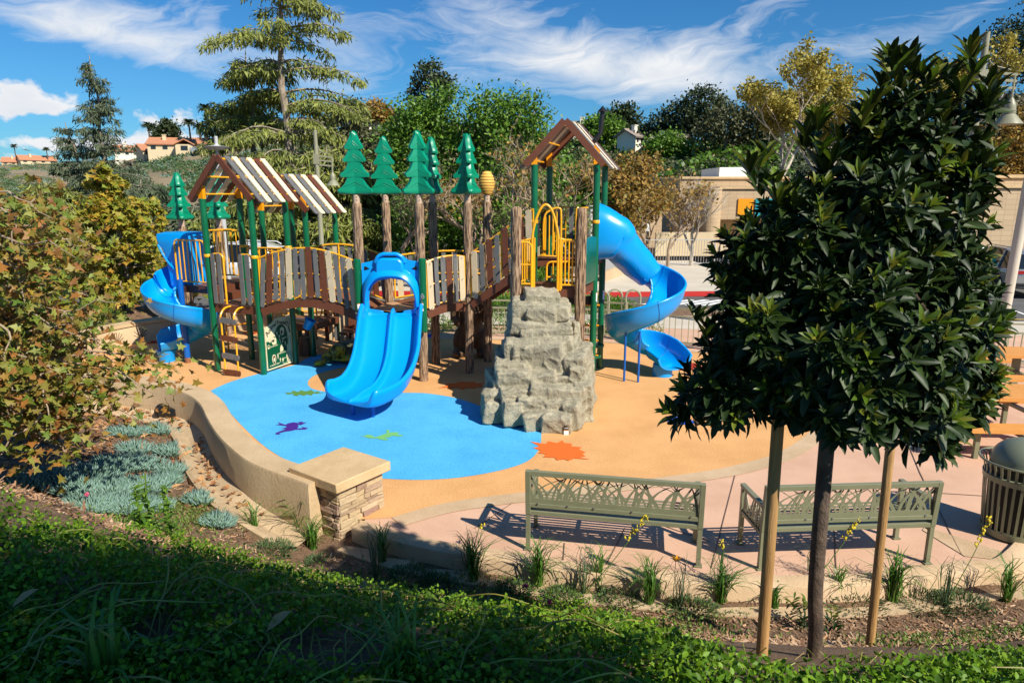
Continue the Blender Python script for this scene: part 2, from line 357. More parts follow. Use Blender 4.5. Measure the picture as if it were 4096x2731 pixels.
    def build(s, name, mats, parent=None, smooth=True, ang=35, bevel=0.0, label=None):
        me = bpy.data.meshes.new(name)
        vs = s.v
        if parent is not None and parent in MW:
            inv = MW[parent].inverted(); vs = [tuple(inv @ Vector(v)) for v in vs]
        me.from_pydata(vs, [], s.f); mats = mats if isinstance(mats, (list, tuple)) else [mats]
        for m in mats: me.materials.append(MATS[m])
        if len(mats) > 1: me.polygons.foreach_set('material_index', s.mi)
        if smooth: me.polygons.foreach_set('use_smooth', [True] * len(me.polygons)); me.set_sharp_from_angle(angle=R(ang))
        me.update(); o = bpy.data.objects.new(name, me); C.objects.link(o)
        if parent is not None: o.parent = parent; MW[o] = MW.get(parent, Matrix())
        else: MW[o] = Matrix()
        if bevel:
            md = o.modifiers.new('bevel', 'BEVEL'); md.width = bevel; md.segments = 2; md.limit_method = 'ANGLE'; md.angle_limit = R(40)
        if label: o['label'] = label
        return o
def arc(c, r, a0, a1, n, u, v):
    c, u, v = Vector(c), Vector(u), Vector(v)
    return [c + u * r * math.cos(R(a0 + (a1 - a0) * i / n)) + v * r * math.sin(R(a0 + (a1 - a0) * i / n)) for i in range(n + 1)]
def smooth_pts(pts, n=6):                           # Catmull-Rom through points
    pts = [Vector(p) for p in pts]; q = [pts[0] * 2 - pts[1]] + pts + [pts[-1] * 2 - pts[-2]]; out = []
    for i in range(1, len(q) - 2):
        for k in range(n):
            t = k / n; a, b, c, d = q[i - 1], q[i], q[i + 1], q[i + 2]
            out.append(.5 * ((2 * b) + (c - a) * t + (2 * a - 5 * b + 4 * c - d) * t * t + (3 * b - a - 3 * c + d) * t ** 3))
    return out + [pts[-1]]
# leaf templates: (x along, y across, z up), faces
TPL = {
 'quad': ([(0, 0, 0), (.5, .5, .06), (1, 0, 0), (.5, -.5, .06)], [(0, 1, 2), (0, 2, 3)]),
 'leaf': ([(0, 0, 0), (.3, .42, .06), (.65, .42, .07), (1, 0, -.06), (.65, -.42, .07), (.3, -.42, .06), (.5, 0, 0)], [(0, 1, 6), (1, 2, 6), (2, 3, 6), (3, 4, 6), (4, 5, 6), (5, 0, 6)]),
 'laurel': ([(0, 0, 0), (.18, .30, .05), (.5, .5, .09), (.8, .32, .03), (1, 0, -.07), (.8, -.32, .03), (.5, -.5, .09), (.18, -.30, .05), (.35, 0, .0), (.7, 0, -.0)],
            [(0, 1, 8), (1, 2, 8), (2, 9, 8), (2, 3, 9), (3, 4, 9), (4, 5, 9), (5, 6, 9), (6, 8, 9), (6, 7, 8), (7, 0, 8)]),
 'syc': ([(0, 0, 0), (-.12, .42, 0.04), (.28, .30, 0.0), (.38, .62, .08), (.50, .24, 0), (1, 0, -.10), (.50, -.24, 0), (.38, -.62, .08), (.28, -.30, 0), (-.12, -.42, .04), (.2, 0, .05)],
         [(0, 1, 10), (1, 2, 10), (2, 3, 10), (3, 4, 10), (4, 5, 10), (5, 6, 10), (6, 7, 10), (7, 8, 10), (8, 9, 10), (9, 0, 10)]),
 'blade': ([(0, .5, 0), (0, -.5, 0), (.35, .5, .10), (.35, -.5, .10), (.7, .36, .06), (.7, -.36, .06), (1, 0, -.16)], [(0, 1, 3, 2), (2, 3, 5, 4), (4, 5, 6)]),
 'chip': ([(0, .4, 0), (0, -.5, 0), (1, -.3, .05), (1, .5, .02)], [(0, 1, 2, 3)]),
 'finger': ([(0, .5, 0), (0, -.25, .43), (0, -.25, -.43), (.6, .55, 0.1), (.6, -.28, .53), (.6, -.28, -.33), (1, 0, .1)], [(0, 1, 4, 3), (1, 2, 5, 4), (2, 0, 3, 5), (3, 4, 6), (4, 5, 6), (5, 3, 6)]),
}
def leaves(name, mats, pos, dirs, nrm, ln, wd, tpl='quad', mi=None, parent=None, smooth=False, zs=None):
    tv = np.array(TPL[tpl][0], float); tf = TPL[tpl][1]
    pos = np.asarray(pos, float); d = np.asarray(dirs, float); n = np.asarray(nrm, float); N_ = len(pos)
    ln = np.broadcast_to(np.asarray(ln, float), (N_,)); wd = np.broadcast_to(np.asarray(wd, float), (N_,))
    d = d / (np.linalg.norm(d, axis=1, keepdims=True) + 1e-9); sdv = np.cross(n, d); sdv /= (np.linalg.norm(sdv, axis=1, keepdims=True) + 1e-9); nn = np.cross(d, sdv)
    zsc = ln if zs is None else wd
    vv = pos[:, None] + d[:, None] * (tv[None, :, 0:1] * ln[:, None, None]) + sdv[:, None] * (tv[None, :, 1:2] * wd[:, None, None]) + nn[:, None] * (tv[None, :, 2:3] * zsc[:, None, None])
    vv = vv.reshape(-1, 3)
    if parent is not None and parent in MW:
        inv = np.array(MW[parent].inverted()); vv = vv @ inv[:3, :3].T + inv[:3, 3]
    k = len(tv); idx = []; tot = []
    for f in tf: idx += list(f); tot.append(len(f))
    idx = np.array(idx); loops = (idx[None] + (np.arange(N_) * k)[:, None]).ravel(); tots = np.tile(tot, N_); starts = np.concatenate([[0], np.cumsum(tots)[:-1]])
    me = bpy.data.meshes.new(name); me.vertices.add(len(vv)); me.vertices.foreach_set('co', vv.ravel().astype(np.float32))
    me.loops.add(len(loops)); me.loops.foreach_set('vertex_index', loops.astype(np.int32))
    me.polygons.add(len(tots)); me.polygons.foreach_set('loop_start', starts.astype(np.int32))
    mats = mats if isinstance(mats, (list, tuple)) else [mats]
    for m in mats: me.materials.append(MATS[m])
    if mi is not None: me.polygons.foreach_set('material_index', np.repeat(np.asarray(mi, np.int32), len(tf)))
    if smooth: me.polygons.foreach_set('use_smooth', np.ones(len(tots), bool))
    me.update(calc_edges=True); me.validate()
    o = bpy.data.objects.new(name, me); C.objects.link(o)
    if parent is not None: o.parent = parent
    MW[o] = MW.get(parent, Matrix()) if parent is not None else Matrix()
    return o
def rdir(n, zb=0.0):
    v = RNG.normal(size=(n, 3)); v[:, 2] += zb; return v / np.linalg.norm(v, axis=1, keepdims=True)
# ---------------------------------------------------------------- ground plan (photo pixels turned into places on the ground)
def sz(x, y, z): return G(x / 1.307, y / 1.307 + 1100, z)
inner = [sz(*p, .5) for p in [(1520, 985), (1400, 930), (1300, 870), (1230, 790), (1180, 710), (1130, 640), (1060, 595), (950, 560), (800, 530)]]
outer = [sz(*p, .5) for p in [(1560, 1075), (1400, 1010), (1280, 930), (1170, 840), (1110, 760), (1080, 690), (1030, 640), (950, 605), (850, 580)]]
ctr = [(a + b) / 2 for a, b in zip(inner, outer)]
wallc = [V(-2.1, 7.0, .5)] + [V(c.x, c.y, .5) for c in ctr[1:]]
wallc += [V(-6.75, 11.32, .5), V(-7.6, 11.55, .5), V(-8.4, 12.05, .5), V(-9.05, 12.9, .5), V(-9.5, 14.0, .5), V(-9.65, 15.0, .5), V(-9.45, 16.0, .5), V(-8.95, 16.85, .5), V(-8.2, 17.5, .5), V(-7.4, 18.0, .5), V(-6.4, 18.25, .5), V(-5.3, 18.3, .5), V(-4.4, 18.2, .5)]
wallp = smooth_pts(wallc, 6)
def offs(pts, d):                                   # offset a horizontal path to its left by d
    out = []
    for i, p in enumerate(pts):
        t = pts[min(i + 1, len(pts) - 1)] - pts[max(i - 1, 0)]; t.z = 0; t.normalize()
        out.append(V(p.x - t.y * d, p.y + t.x * d, p.z))
    return out
def za(x, y, z=0.04): return G(x / 1.122 + 2000, y / 1.122 + 1750, z)
curb_o = [G(1405, 2108, .04), G(1462, 2128, .04), G(1600, 2168, .04), G(1800, 2210, .04)] + [za(*p) for p in [(0, 548), (250, 592), (500, 620), (700, 640), (1000, 660), (1300, 668), (1600, 662), (1850, 638), (2150, 595), (2352, 560)]] + [V(6.3, 7.2, .04), V(7.6, 8.4, .04), V(9.5, 9.6, .04), V(13, 11, .04)]
curb_i = offs(curb_o, .20)
cop = smooth_pts(curb_o, 6); cip = offs(cop, .20)
def strip(mb, A, B, mi=0, za_=None, zb_=None):
    vs = []
    for a, b in zip(A, B): vs += [V(a.x, a.y, a.z if za_ is None else za_), V(b.x, b.y, b.z if zb_ is None else zb_)]
    mb.add(vs, [(2 * i, 2 * i + 2, 2 * i + 3, 2 * i + 1) for i in range(len(A) - 1)], mi)
# boundary of the planted bed (curb + wave wall), used for the terrain height
edge = [(p.x, p.y) for p in reversed(cop)] + [(p.x, p.y) for p in wallp]
E = np.array(edge); PL = E
def inside(x, y):                                   # inside the paved court
    poly = edge + [(-4.4, 40), (60, 40), (60, 11)]
    c = False; j = len(poly) - 1
    for i in range(len(poly)):
        xi, yi = poly[i]; xj, yj = poly[j]
        if (yi > y) != (yj > y) and x < (xj - xi) * (y - yi) / (yj - yi) + xi: c = not c
        j = i
    return c
def dist(x, y):
    p = np.array((x, y)); a = PL[:-1]; b = PL[1:]; ab = b - a
    t = np.clip(((p - a) * ab).sum(1) / ((ab ** 2).sum(1) + 1e-9), 0, 1); q = a + ab * t[:, None]
    return float(np.sqrt(((q - p) ** 2).sum(1).min()))
def terrain(x, y):
    if inside(x, y): return -.12
    d = dist(x, y)
    base = -.14 if x > -2.2 else min(0.0, -.14 + (-2.2 - x) * .14)
    k = max(0, d - .45)
    s = .62 if y < 4.6 else (.62 - (y - 4.6) * .21 if y < 6.4 else (.242 - (y - 6.4) * .02 if y < 12 else .12))
    if d < .57 and x < -1.9 and y < 17: return base - .08
    z = base + s * k * min(1, .62 + k * .4)
    if y > 17: z = min(z, .35)
    if y > 19.5: z = min(z, .35 * max(0, 1 - (y - 19.5) / 2) - .06)
    z = min(z, 1.9)
    return z + .025 * noise.noise(V(x * 1.5, y * 1.5, 0)) * min(1, k * 2 + .3)
def grid(name, xs, ys, fz, matn):
    xs, ys = list(xs), list(ys); vs = [(x, y, fz(x, y)) for y in ys for x in xs]; n = len(xs)
    fs = [(j * n + i, j * n + i + 1, (j + 1) * n + i + 1, (j + 1) * n + i) for j in range(len(ys) - 1) for i in range(n - 1)]
    mb = MB(); mb.add(vs, fs); o = mb.build(name, matn, ang=80); return tag(o, kind='structure')
xs = np.concatenate([np.arange(-60, -14, 3), np.arange(-14, 7, .22), np.arange(7, 16, 1), np.arange(16, 90, 6)])
ys = np.concatenate([np.arange(-12, 0, 2), np.arange(0, 20.5, .22), np.arange(20.5, 30, 1.5), np.arange(30, 110, 8)])
grid('ground', xs, ys, terrain, 'mulch')
# ---------------------------------------------------------------- hills
RID = [(-900, 388), (-300, 385), (0, 384), (150, 382), (290, 372), (400, 360), (480, 356), (560, 336), (700, 322), (860, 304), (950, 292), (1200, 312), (1300, 332), (1420, 338), (1560, 345), (1700, 332), (1900, 320), (2100, 310), (2230, 270), (2300, 238), (2500, 200), (3000, 190)]
RDIST = [(-900, 420), (0, 420), (170, 400), (290, 230), (480, 190), (860, 170), (1300, 150), (1700, 130), (2200, 140), (3000, 150)]
def lerp(t, tab):
    for (a, b), (c, d) in zip(tab, tab[1:]):
        if t <= c: return b + (d - b) * max(0, (t - a)) / (c - a)
    return tab[-1][1]
def hillpt(px, f, extra=0.0):                       # f = 0 foot .. 1 ridge .. >1 behind
    r = ray(*P(px, 446)); a = math.atan2(r[0], r[1]); Rr = lerp(px, RDIST); zr = EYE + (447 - lerp(px, RID)) / 1568 * Rr * math.cos(a) * 1.02
    r0 = 62; d = r0 + (Rr - r0) * f
    z = -1.5 + (zr + 1.5) * (f ** 1.25 if f <= 1 else 1 - (f - 1) * .12)
    x, y = math.sin(a) * d, math.cos(a) * d
    z += 1.3 * noise.noise(V(x * .03, y * .03, 1)) * (f if f < .8 else max(0.0, (1 - f) * 4 if f < 1 else 0)) + extra
    return V(x, y, z)
hm = MB(); cols = list(range(-900, 3001, 26)); fr = [0, .06, .12, .2, .28, .36, .44, .52, .6, .68, .76, .84, .92, 1.0, 1.1, 1.4]
for f in fr:
    for c in cols: hm.v.append(tuple(hillpt(c, f)))
n = len(cols)
hm.f = [(j * n + i, j * n + i + 1, (j + 1) * n + i + 1, (j + 1) * n + i) for j in range(len(fr) - 1) for i in range(n - 1)]; hm.mi = [0] * len(hm.f)
tag(hm.build('hillside', 'scrub_ground', ang=80), kind='structure')
far = MB(); far.add([(-3000, -200, -2.2), (3000, -200, -2.2), (3000, 3000, -2.2), (-3000, 3000, -2.2)], [(0, 1, 2, 3)])
tag(far.build('far_ground', 'scrub_ground'), kind='structure')
# ---------------------------------------------------------------- play surface, pond, markings, patio
def sheet(name, pts, z, matn, kind='structure'):
    mb = MB(); mb.add([V(p.x, p.y, z) for p in pts], [tuple(range(len(pts)))]); o = mb.build(name, matn, smooth=False)
    import bmesh
    bm = bmesh.new(); bm.from_mesh(o.data); bmesh.ops.triangulate(bm, faces=bm.faces)
    for f in bm.faces:
        if f.normal.z < 0: f.normal_flip()
    bm.to_mesh(o.data); bm.free()
    return tag(o, kind=kind)
band = [P(*p) for p in [(900, 1188), (1000, 1160), (1100, 1143), (1200, 1131), (1350, 1115), (1500, 1098), (1620, 1082), (1700, 1066), (1780, 1042), (1840, 1008), (1872, 975)]]
bandp = smooth_pts([G(*p) for p in band] + [V(5.3, 11.3, 0), V(6.2, 12.6, 0), V(6.6, 14.0, 0), V(6.2, 15.1, 0)], 6)
fence_pts = [V(-4.4, 17.35, 0), V(-2.2, 17.3, 0), V(-.5, 17.15, 0), V(2.32, 16.8, 0), V(4.15, 15.75, 0), V(7.2, 14.6, 0), V(10.3, 13.9, 0), V(14, 13.6, 0)]
back = smooth_pts([p + V(0, -.45, 0) for p in fence_pts[:5]] + [V(6.2, 15.1, 0)], 5)
play_out = bandp + list(reversed(back)) + [V(-4.3, 18.1, 0)] + [V(p.x, p.y, 0) for p in reversed(wallp[:-3])]
sheet('patio', [V(p.x, p.y, 0) for p in cip] + [V(60, 12, 0), V(60, 20, 0), V(14, 18.2, 0), V(-4.3, 18.6, 0), V(-4.3, 17, 0), V(-2, 9, 0)], -.004, 'pink_concrete')
sheet('play_surface', play_out, 0.0, 'tan_rubber')
mb = MB(); strip(mb, offs(bandp, -.26), bandp, 0, .004, .004); tag(mb.build('concrete_band', 'tan_concrete', smooth=False), kind='structure')
mb = MB(); strip(mb, back, offs(back, .16), 0, .006, .006); tag(mb.build('mow_strip', 'tan_concrete', smooth=False), kind='structure')
pond = [(484, 897), (530, 877), (600, 857), (650, 845), (683, 836), (705, 823), (745, 812), (800, 806), (850, 806), (862, 822), (835, 836), (785, 845), (745, 854), (718, 865), (707, 879), (716, 892), (750, 900), (800, 903), (880, 903), (935, 902), (985, 904), (1050, 915), (1110, 935), (1170, 960), (1235, 985), (1243, 1008), (1236, 1035), (1210, 1060), (1150, 1080), (1060, 1096), (970, 1102), (880, 1099), (800, 1092), (720, 1085), (668, 1062), (610, 1027), (560, 982), (520, 938)]
pg = smooth_pts([G(*P(*p)) for p in pond] + [G(*P(*pond[0]))], 4)[:-1]
sheet('blue_pond_surface', pg, .004, 'blue_rubber')
def mark(name, pts, matn, conv=lambda p: P(*p)):
    sheet(name, [G(*conv(p)) for p in pts], .008, matn)
z8 = lambda p: (1100 + p[0] * 1.0417, 1500 + p[1] * 1.0417)
mark('maple_leaf_marking', [(980, 256), (1040, 266), (1050, 255), (1083, 262), (1102, 252), (1112, 262), (1140, 264), (1138, 274), (1178, 278), (1168, 287), (1193, 297), (1180, 303), (1192, 313), (1165, 316), (1212, 325), (1150, 321), (1128, 330), (1112, 324), (1082, 328), (1075, 318), (1030, 316), (1040, 305), (1010, 300), (1022, 292), (990, 281), (1015, 275)], 'orange_rubber', z8)
mark('maple_leaf_marking', [(626, 50), (660, 42), (655, 33), (690, 33), (712, 25), (740, 28), (762, 26), (775, 33), (810, 29), (790, 38), (805, 47), (775, 46), (770, 52), (735, 50), (720, 57), (700, 48), (665, 55), (668, 48)], 'orange_rubber', z8)
mark('oak_leaf_marking', [(38, 68), (62, 68), (70, 60), (88, 66), (100, 59), (118, 64), (140, 58), (150, 66), (172, 63), (168, 69), (205, 65), (160, 73), (150, 71), (140, 80), (122, 75), (112, 81), (95, 76), (85, 82), (68, 78), (72, 72), (50, 76)], 'green_rubber', z8)
mark('frog_marking', [(0, 192), (18, 190), (10, 182), (40, 192), (52, 186), (70, 182), (88, 185), (98, 191), (88, 181), (110, 180), (104, 184), (123, 182), (112, 188), (100, 193), (86, 193), (92, 199), (84, 206), (108, 205), (100, 200), (127, 204), (118, 210), (80, 211), (60, 216), (40, 218), (15, 225), (22, 229), (0, 229), (5, 222), (30, 213), (42, 208), (25, 207), (45, 201), (40, 196)], 'purple_rubber', z8)
mark('lizard_marking', [(328, 236), (352, 234), (345, 229), (368, 231), (385, 240), (415, 229), (430, 224), (425, 212), (442, 212), (438, 222), (462, 220), (478, 221), (470, 229), (495, 231), (482, 237), (450, 234), (440, 240), (420, 243), (440, 248), (425, 252), (402, 248), (390, 244), (365, 244), (350, 240)], 'lime_rubber', z8)
z7 = lambda p: (p[0] / 1.96, 900 + p[1] / 1.96)
mark('yellow_leaf_marking', [(958, 1135), (985, 1117), (1020, 1113), (1060, 1118), (1115, 1120), (1085, 1128), (1128, 1136), (1085, 1140), (1110, 1152), (1065, 1148), (1075, 1162), (1030, 1157), (1000, 1152), (975, 1147)], 'yellow_rubber', z7)
mark('red_leaf_marking', [(1140, 929), (1190, 915), (1180, 908), (1240, 912), (1260, 902), (1330, 900), (1350, 892), (1400, 890), (1385, 900), (1420, 900), (1400, 912), (1360, 918), (1290, 925), (1240, 922), (1200, 930)], 'red_rubber', z7)
mark('green_leaf_marking', [(1020, 1055), (1070, 1035), (1065, 1026), (1110, 1022), (1160, 1020), (1140, 1030), (1180, 1034), (1120, 1042), (1080, 1050)], 'dkgreen_rubber', z7)
mark('red_leaf_marking', [(2680, 1462), (2720, 1455), (2760, 1450), (2800, 1458), (2810, 1470), (2770, 1478), (2720, 1482), (2690, 1475)], 'red_rubber', lambda p: p)
mark('blue_leaf_marking', [(2655, 1680), (2700, 1668), (2740, 1672), (2790, 1690), (2760, 1700), (2700, 1698)], 'royal_rubber', lambda p: p)
mark('blue_leaf_marking', [(1705, 1340), (1725, 1336), (1755, 1340), (1740, 1350), (1712, 1350)], 'royal_rubber', lambda p: p)
mark('green_leaf_marking', [(1990, 1385), (2020, 1380), (2040, 1384), (2040, 1400), (2005, 1396)], 'dkgreen_rubber', lambda p: p)
mark('red_leaf_marking', [(970, 1330), (1010, 1322), (1040, 1326), (1050, 1332), (1010, 1338), (985, 1340)], 'orange_rubber', lambda p: p)
# patio joints and paler panel
jm = MB()
for a, b in [((2420, 2268), (2500, 2110)), ((2845, 2270), (2940, 1900)), ((2250, 2280), (2258, 2170)), ((3345, 2270), (3335, 2090)), ((3845, 2215), (3680, 1890)), ((3680, 1890), (3560, 1600)), ((3660, 1965), (4096, 1992)), ((2330, 1990), (2840, 2165)), ((1900, 2110), (2050, 2010)), ((3500, 1745), (4096, 1815))]:
    p, q = G(*a, .003), G(*b, .003); jm.beam(p, q, .009, .003)
tag(jm.build('paving_joints', 'joint', smooth=False), kind='structure')
sheet('tan_paving_panel', [G(*p) for p in [(3700, 2105), (4096, 2235), (4060, 2245), (3860, 2225), (3690, 2120)]], .004, 'tan_concrete')
# curb along the bed
mb = MB(); secs = []
for i in range(len(cop)):
    o_, i_ = cop[i], cip[i]; secs.append([V(i_.x, i_.y, -.05), V(i_.x, i_.y, .03), V(i_.x * .96 + o_.x * .04, i_.y * .96 + o_.y * .04, .04), V(o_.x * .93 + i_.x * .07, o_.y * .93 + i_.y * .07, .04), V(o_.x, o_.y, .025), V(o_.x, o_.y, -.25)])
mb.sweep(secs); 
tag(mb.build('patio_curb', 'tan_concrete', ang=50), kind='structure')
mb = MB(); g1 = offs(cop, -.003); g2 = offs(cop, -.22)
strip(mb, g2, g1, 0, -.125, -.135); g3 = offs(cop, -.225); strip(mb, g3, g2, 0, -.3, -.125)
tag(mb.build('mowing_strip', 'gutter_concrete', smooth=False), kind='structure')
# ---------------------------------------------------------------- wave wall (one thing) with rounded coping and gutter
ww = thing('garden_wall', 'low tan concrete seat wall that waves around the left side of the play area', 'wall', (-4.5, 9.6, 0))
mb = MB(); secs = []
wl = offs(wallp, .17); wr = offs(wallp, -.17)       # left of travel = outside
for a, b in zip(wl, wr):
    c = (a + b) / 2; a2 = c + (a - c) * .9; b2 = c + (b - c) * .9
    secs.append([V(b.x, b.y, -.15), V(b.x, b.y, .475), V(b2.x, b2.y, .5), V(a2.x, a2.y, .5), V(a.x, a.y, .475), V(a.x, a.y, -.3)])
mb.sweep(secs); mb.build('wall_body', 'wall_concrete', ww, ang=50)
# coping slab on the back stretch, etched grass sprays on the inner face
mb = MB(); secs = []
st = 60
for a, b in list(zip(offs(wallp, .20), offs(wallp, -.20)))[st:]:
    secs.append([V(b.x, b.y, .445), V(b.x, b.y, .515), V(a.x, a.y, .515), V(a.x, a.y, .445)])
mb.sweep(secs); mb.build('coping', 'cap_stone', ww, smooth=False)
mb = MB(); inn = offs(wallp, -.176); acc = 0
for i in range(st + 6, len(inn) - 2):
    acc += (inn[i] - inn[i - 1]).length
    if acc > .62:
        acc = 0; t = (inn[i + 1] - inn[i - 1]); t.z = 0; t.normalize()
        for a in (-62, -38, -18, 0, 20, 40, 64):
            p = V(inn[i].x, inn[i].y, .12); q = p + (t * math.sin(R(a)) + V(0, 0, 1) * math.cos(R(a))) * (.24 if abs(a) < 50 else .2)
            mb.beam(p + (q - p) * .2, q, .010, .012)
mb.build('etched_grass', 'joint', ww, smooth=False)
mb = MB(); gl = offs(wallp, .175); gm = offs(wallp, .36); go_ = offs(wallp, .52); ge = offs(wallp, .56)
ng = 62
def zz(p): return terrain(p.x, p.y) if False else (-.14 if p.x > -2.2 else min(0.0, -.14 + (-2.2 - p.x) * .14))
for A, B, da, db in ((gm, gl, -.02, .05), (go_, gm, .05, -.02), (ge, go_, .03, .05), (offs(wallp, .565), ge, -.2, .03)):
    vs = []
    for a, b in list(zip(A, B))[:ng]: vs += [V(a.x, a.y, zz(a) + da), V(b.x, b.y, zz(b) + db)]
    mb.add(vs, [(2 * i, 2 * i + 2, 2 * i + 3, 2 * i + 1) for i in range(ng - 1)])
tag(mb.build('drain_gutter', 'gutter_concrete', ang=60), kind='structure')
# ---------------------------------------------------------------- stone pillar
cc = [V(-2.48, 7.17, 0), V(-1.91, 6.86, 0), V(-1.36, 7.24, 0), V(-2.09, 7.93, 0)]
pc = (cc[0] + cc[1] + cc[2] + cc[3]) / 4
cl = [G(1160, 1875, .56), G(1338, 1928, .56), G(1568, 1850, .56), G(1368, 1778, .56)]
pc = sum(cl, V(0, 0, 0)) / 4; ux = ((cl[2] - cl[1]) + (cl[3] - cl[0])) / 2; ux.z = 0; pw = .80; ux.normalize(); uy = V(-ux.y, ux.x, 0)
pr = thing('stone_pillar', 'square pillar of stacked ledge stone with a smooth tan cap at the end of the wave wall', 'pillar', (pc.x, pc.y, -.25), math.atan2(ux.y, ux.x))
mb = MB(); M = Matrix.Rotation(math.atan2(ux.y, ux.x), 3, 'Z')
mb.box((pc.x, pc.y, .555 - .055), (pw, pw, .115), M); mb.build('cap', 'cap_stone', pr, bevel=.012)
mb = MB(); mb.box((pc.x, pc.y, .07), (.60, .60, .75), M); mb.build('core', 'mortar', pr, smooth=False)
mb = MB(); random.seed(11)
for sidev, dirv in ((V(0, -1, 0), V(1, 0, 0)), (V(1, 0, 0), V(0, 1, 0)), (V(-1, 0, 0), V(0, -1, 0)), (V(0, 1, 0), V(-1, 0, 0))):
    z = -.26
    while z < .43:
        h = random.choice([.035, .05, .06, .075, .045]); h = min(h, .445 - z); 
        if h < .02: break
        x = -.325
        while x < .325:
            w = random.uniform(.09, .26); w = min(w, .33 - x)
            if .33 - x - w < .05: w = .33 - x
            t = random.uniform(.035, .065); cx = x + w / 2
            c = dirv * cx + sidev * (.30 + t / 2 - .012) + V(0, 0, z + h / 2)
            sx = V(w - .006, t, h - .006); mm = Matrix((dirv, sidev, V(0, 0, 1))).transposed()
            mb.box(V(pc.x, pc.y, 0) + M @ c, sx, M @ mm @ Matrix.Rotation(random.uniform(-.03, .03), 3, 'Y'), j=.006)
            x += w
        z += h
mb.build('ledge_stones', 'stone_veneer', pr, smooth=False, bevel=.006)
# ---------------------------------------------------------------- road, path, kerbs behind the fence
def quad(name, pts, z, m): return sheet(name, [V(*p, 0) for p in pts], z, m)
quad('planting_strip', [(-10, 17.9), (60, 14.0), (60, 22), (-40, 22.3), (-40, 19.6), (-10, 19)], -.03, 'mulch')
quad('path', [(-3.4, 18.9), (2.4, 18.6), (8, 17.4), (60, 15.5), (60, 17.8), (9, 19.4), (2.4, 20.7), (-3.4, 21)], .0, 'pale_concrete')
quad('road', [(-60, 22.1), (60, 21.6), (60, 25.5), (3, 24.15), (-60, 25)], -.02, 'asphalt')
quad('parking_lot', [(9.5, 17.9), (60, 17.9), (60, 40), (30, 40), (9.5, 30)], -.012, 'asphalt')
quad('sidewalk', [(-5, 24.6), (3, 24.25), (9.5, 24.6), (9.5, 38), (-5, 38)], .14, 'pale_concrete')
mb = MB(); kp = [V(-5, 24.45, .065), V(3, 24.15, .065), V(9.5, 24.5, .065)]
for a, b in zip(kp, kp[1:]): mb.beam(a, b, .16, .16)
tag(mb.build('red_kerb', 'red_curb', smooth=False), kind='structure')
mb = MB()
for i in range(9): mb.box((5.0 + i * .5, 22.9 - i * .03, -.014), (.22, 1.9, .004), Matrix.Rotation(R(-52), 3, 'Z'))
for i in range(9): mb.box((13.0 + i * 2.6, 20.6, -.004), (.1, 4.2, .004), Matrix.Rotation(R(-15), 3, 'Z'))
tag(mb.build('road_marking', 'white_line', smooth=False), kind='structure')
mb = MB(); mb.box((25, 19.6, -.004), (26, .08, .004)); tag(mb.build('yellow_road_marking', 'yellow_line', smooth=False), kind='structure')
# ---------------------------------------------------------------- play structure: one bolted thing
PS = thing('play_structure', 'large play structure with green posts, gabled slat roofs, arched bridges and three blue slides', 'play structure', (-2.5, 13.5, 0))
Zu = V(0, 0, 1)
def part(mb, name, m, parent=None, **k): return mb.build(name, m, PS if parent is None else parent, **k)
def post(x, y, z0, z1, r=.0635, m='green_paint', ring=None, cap=True):
    mb = MB(); pr_ = [(r, z0), (r, z1 - .012), (r * .85, z1), (0.0, z1 + .004)]
    if ring: pr_ = [(r, z0), (r, ring - .03), (r + .003, ring - .028), (r + .003, ring), (r, ring + .002), (r, ring + .17), (r + .002, ring + .172), (r + .002, ring + .19), (r, ring + .192), (r, z1 - .01), (0, z1)]
    mb.lathe((x, y, 0), pr_, 16); return part(mb, 'post', m)
A = [V(-6.08, 13.69, 0), V(-5.01, 13.34, 0), V(-5.73, 14.65, 0), V(-4.65, 14.26, 0)]      # front-left, front-right, back-left, back-right
B = [V(-5.50, 15.24, 0), V(-4.45, 14.91, 0), V(-5.14, 16.2, 0), V(-4.09, 16.0, 0)]
Tt = [V(.42, 13.05, 0), V(1.57, 12.98, 0), V(.75, 14.05, 0), V(1.84, 13.9, 0)]
for p in A: post(p.x, p.y, 0, 3.47)
for p in B: post(p.x, p.y, 0, 3.21)
for p in Tt: post(p.x, p.y, 0, 4.10, ring=3.28)
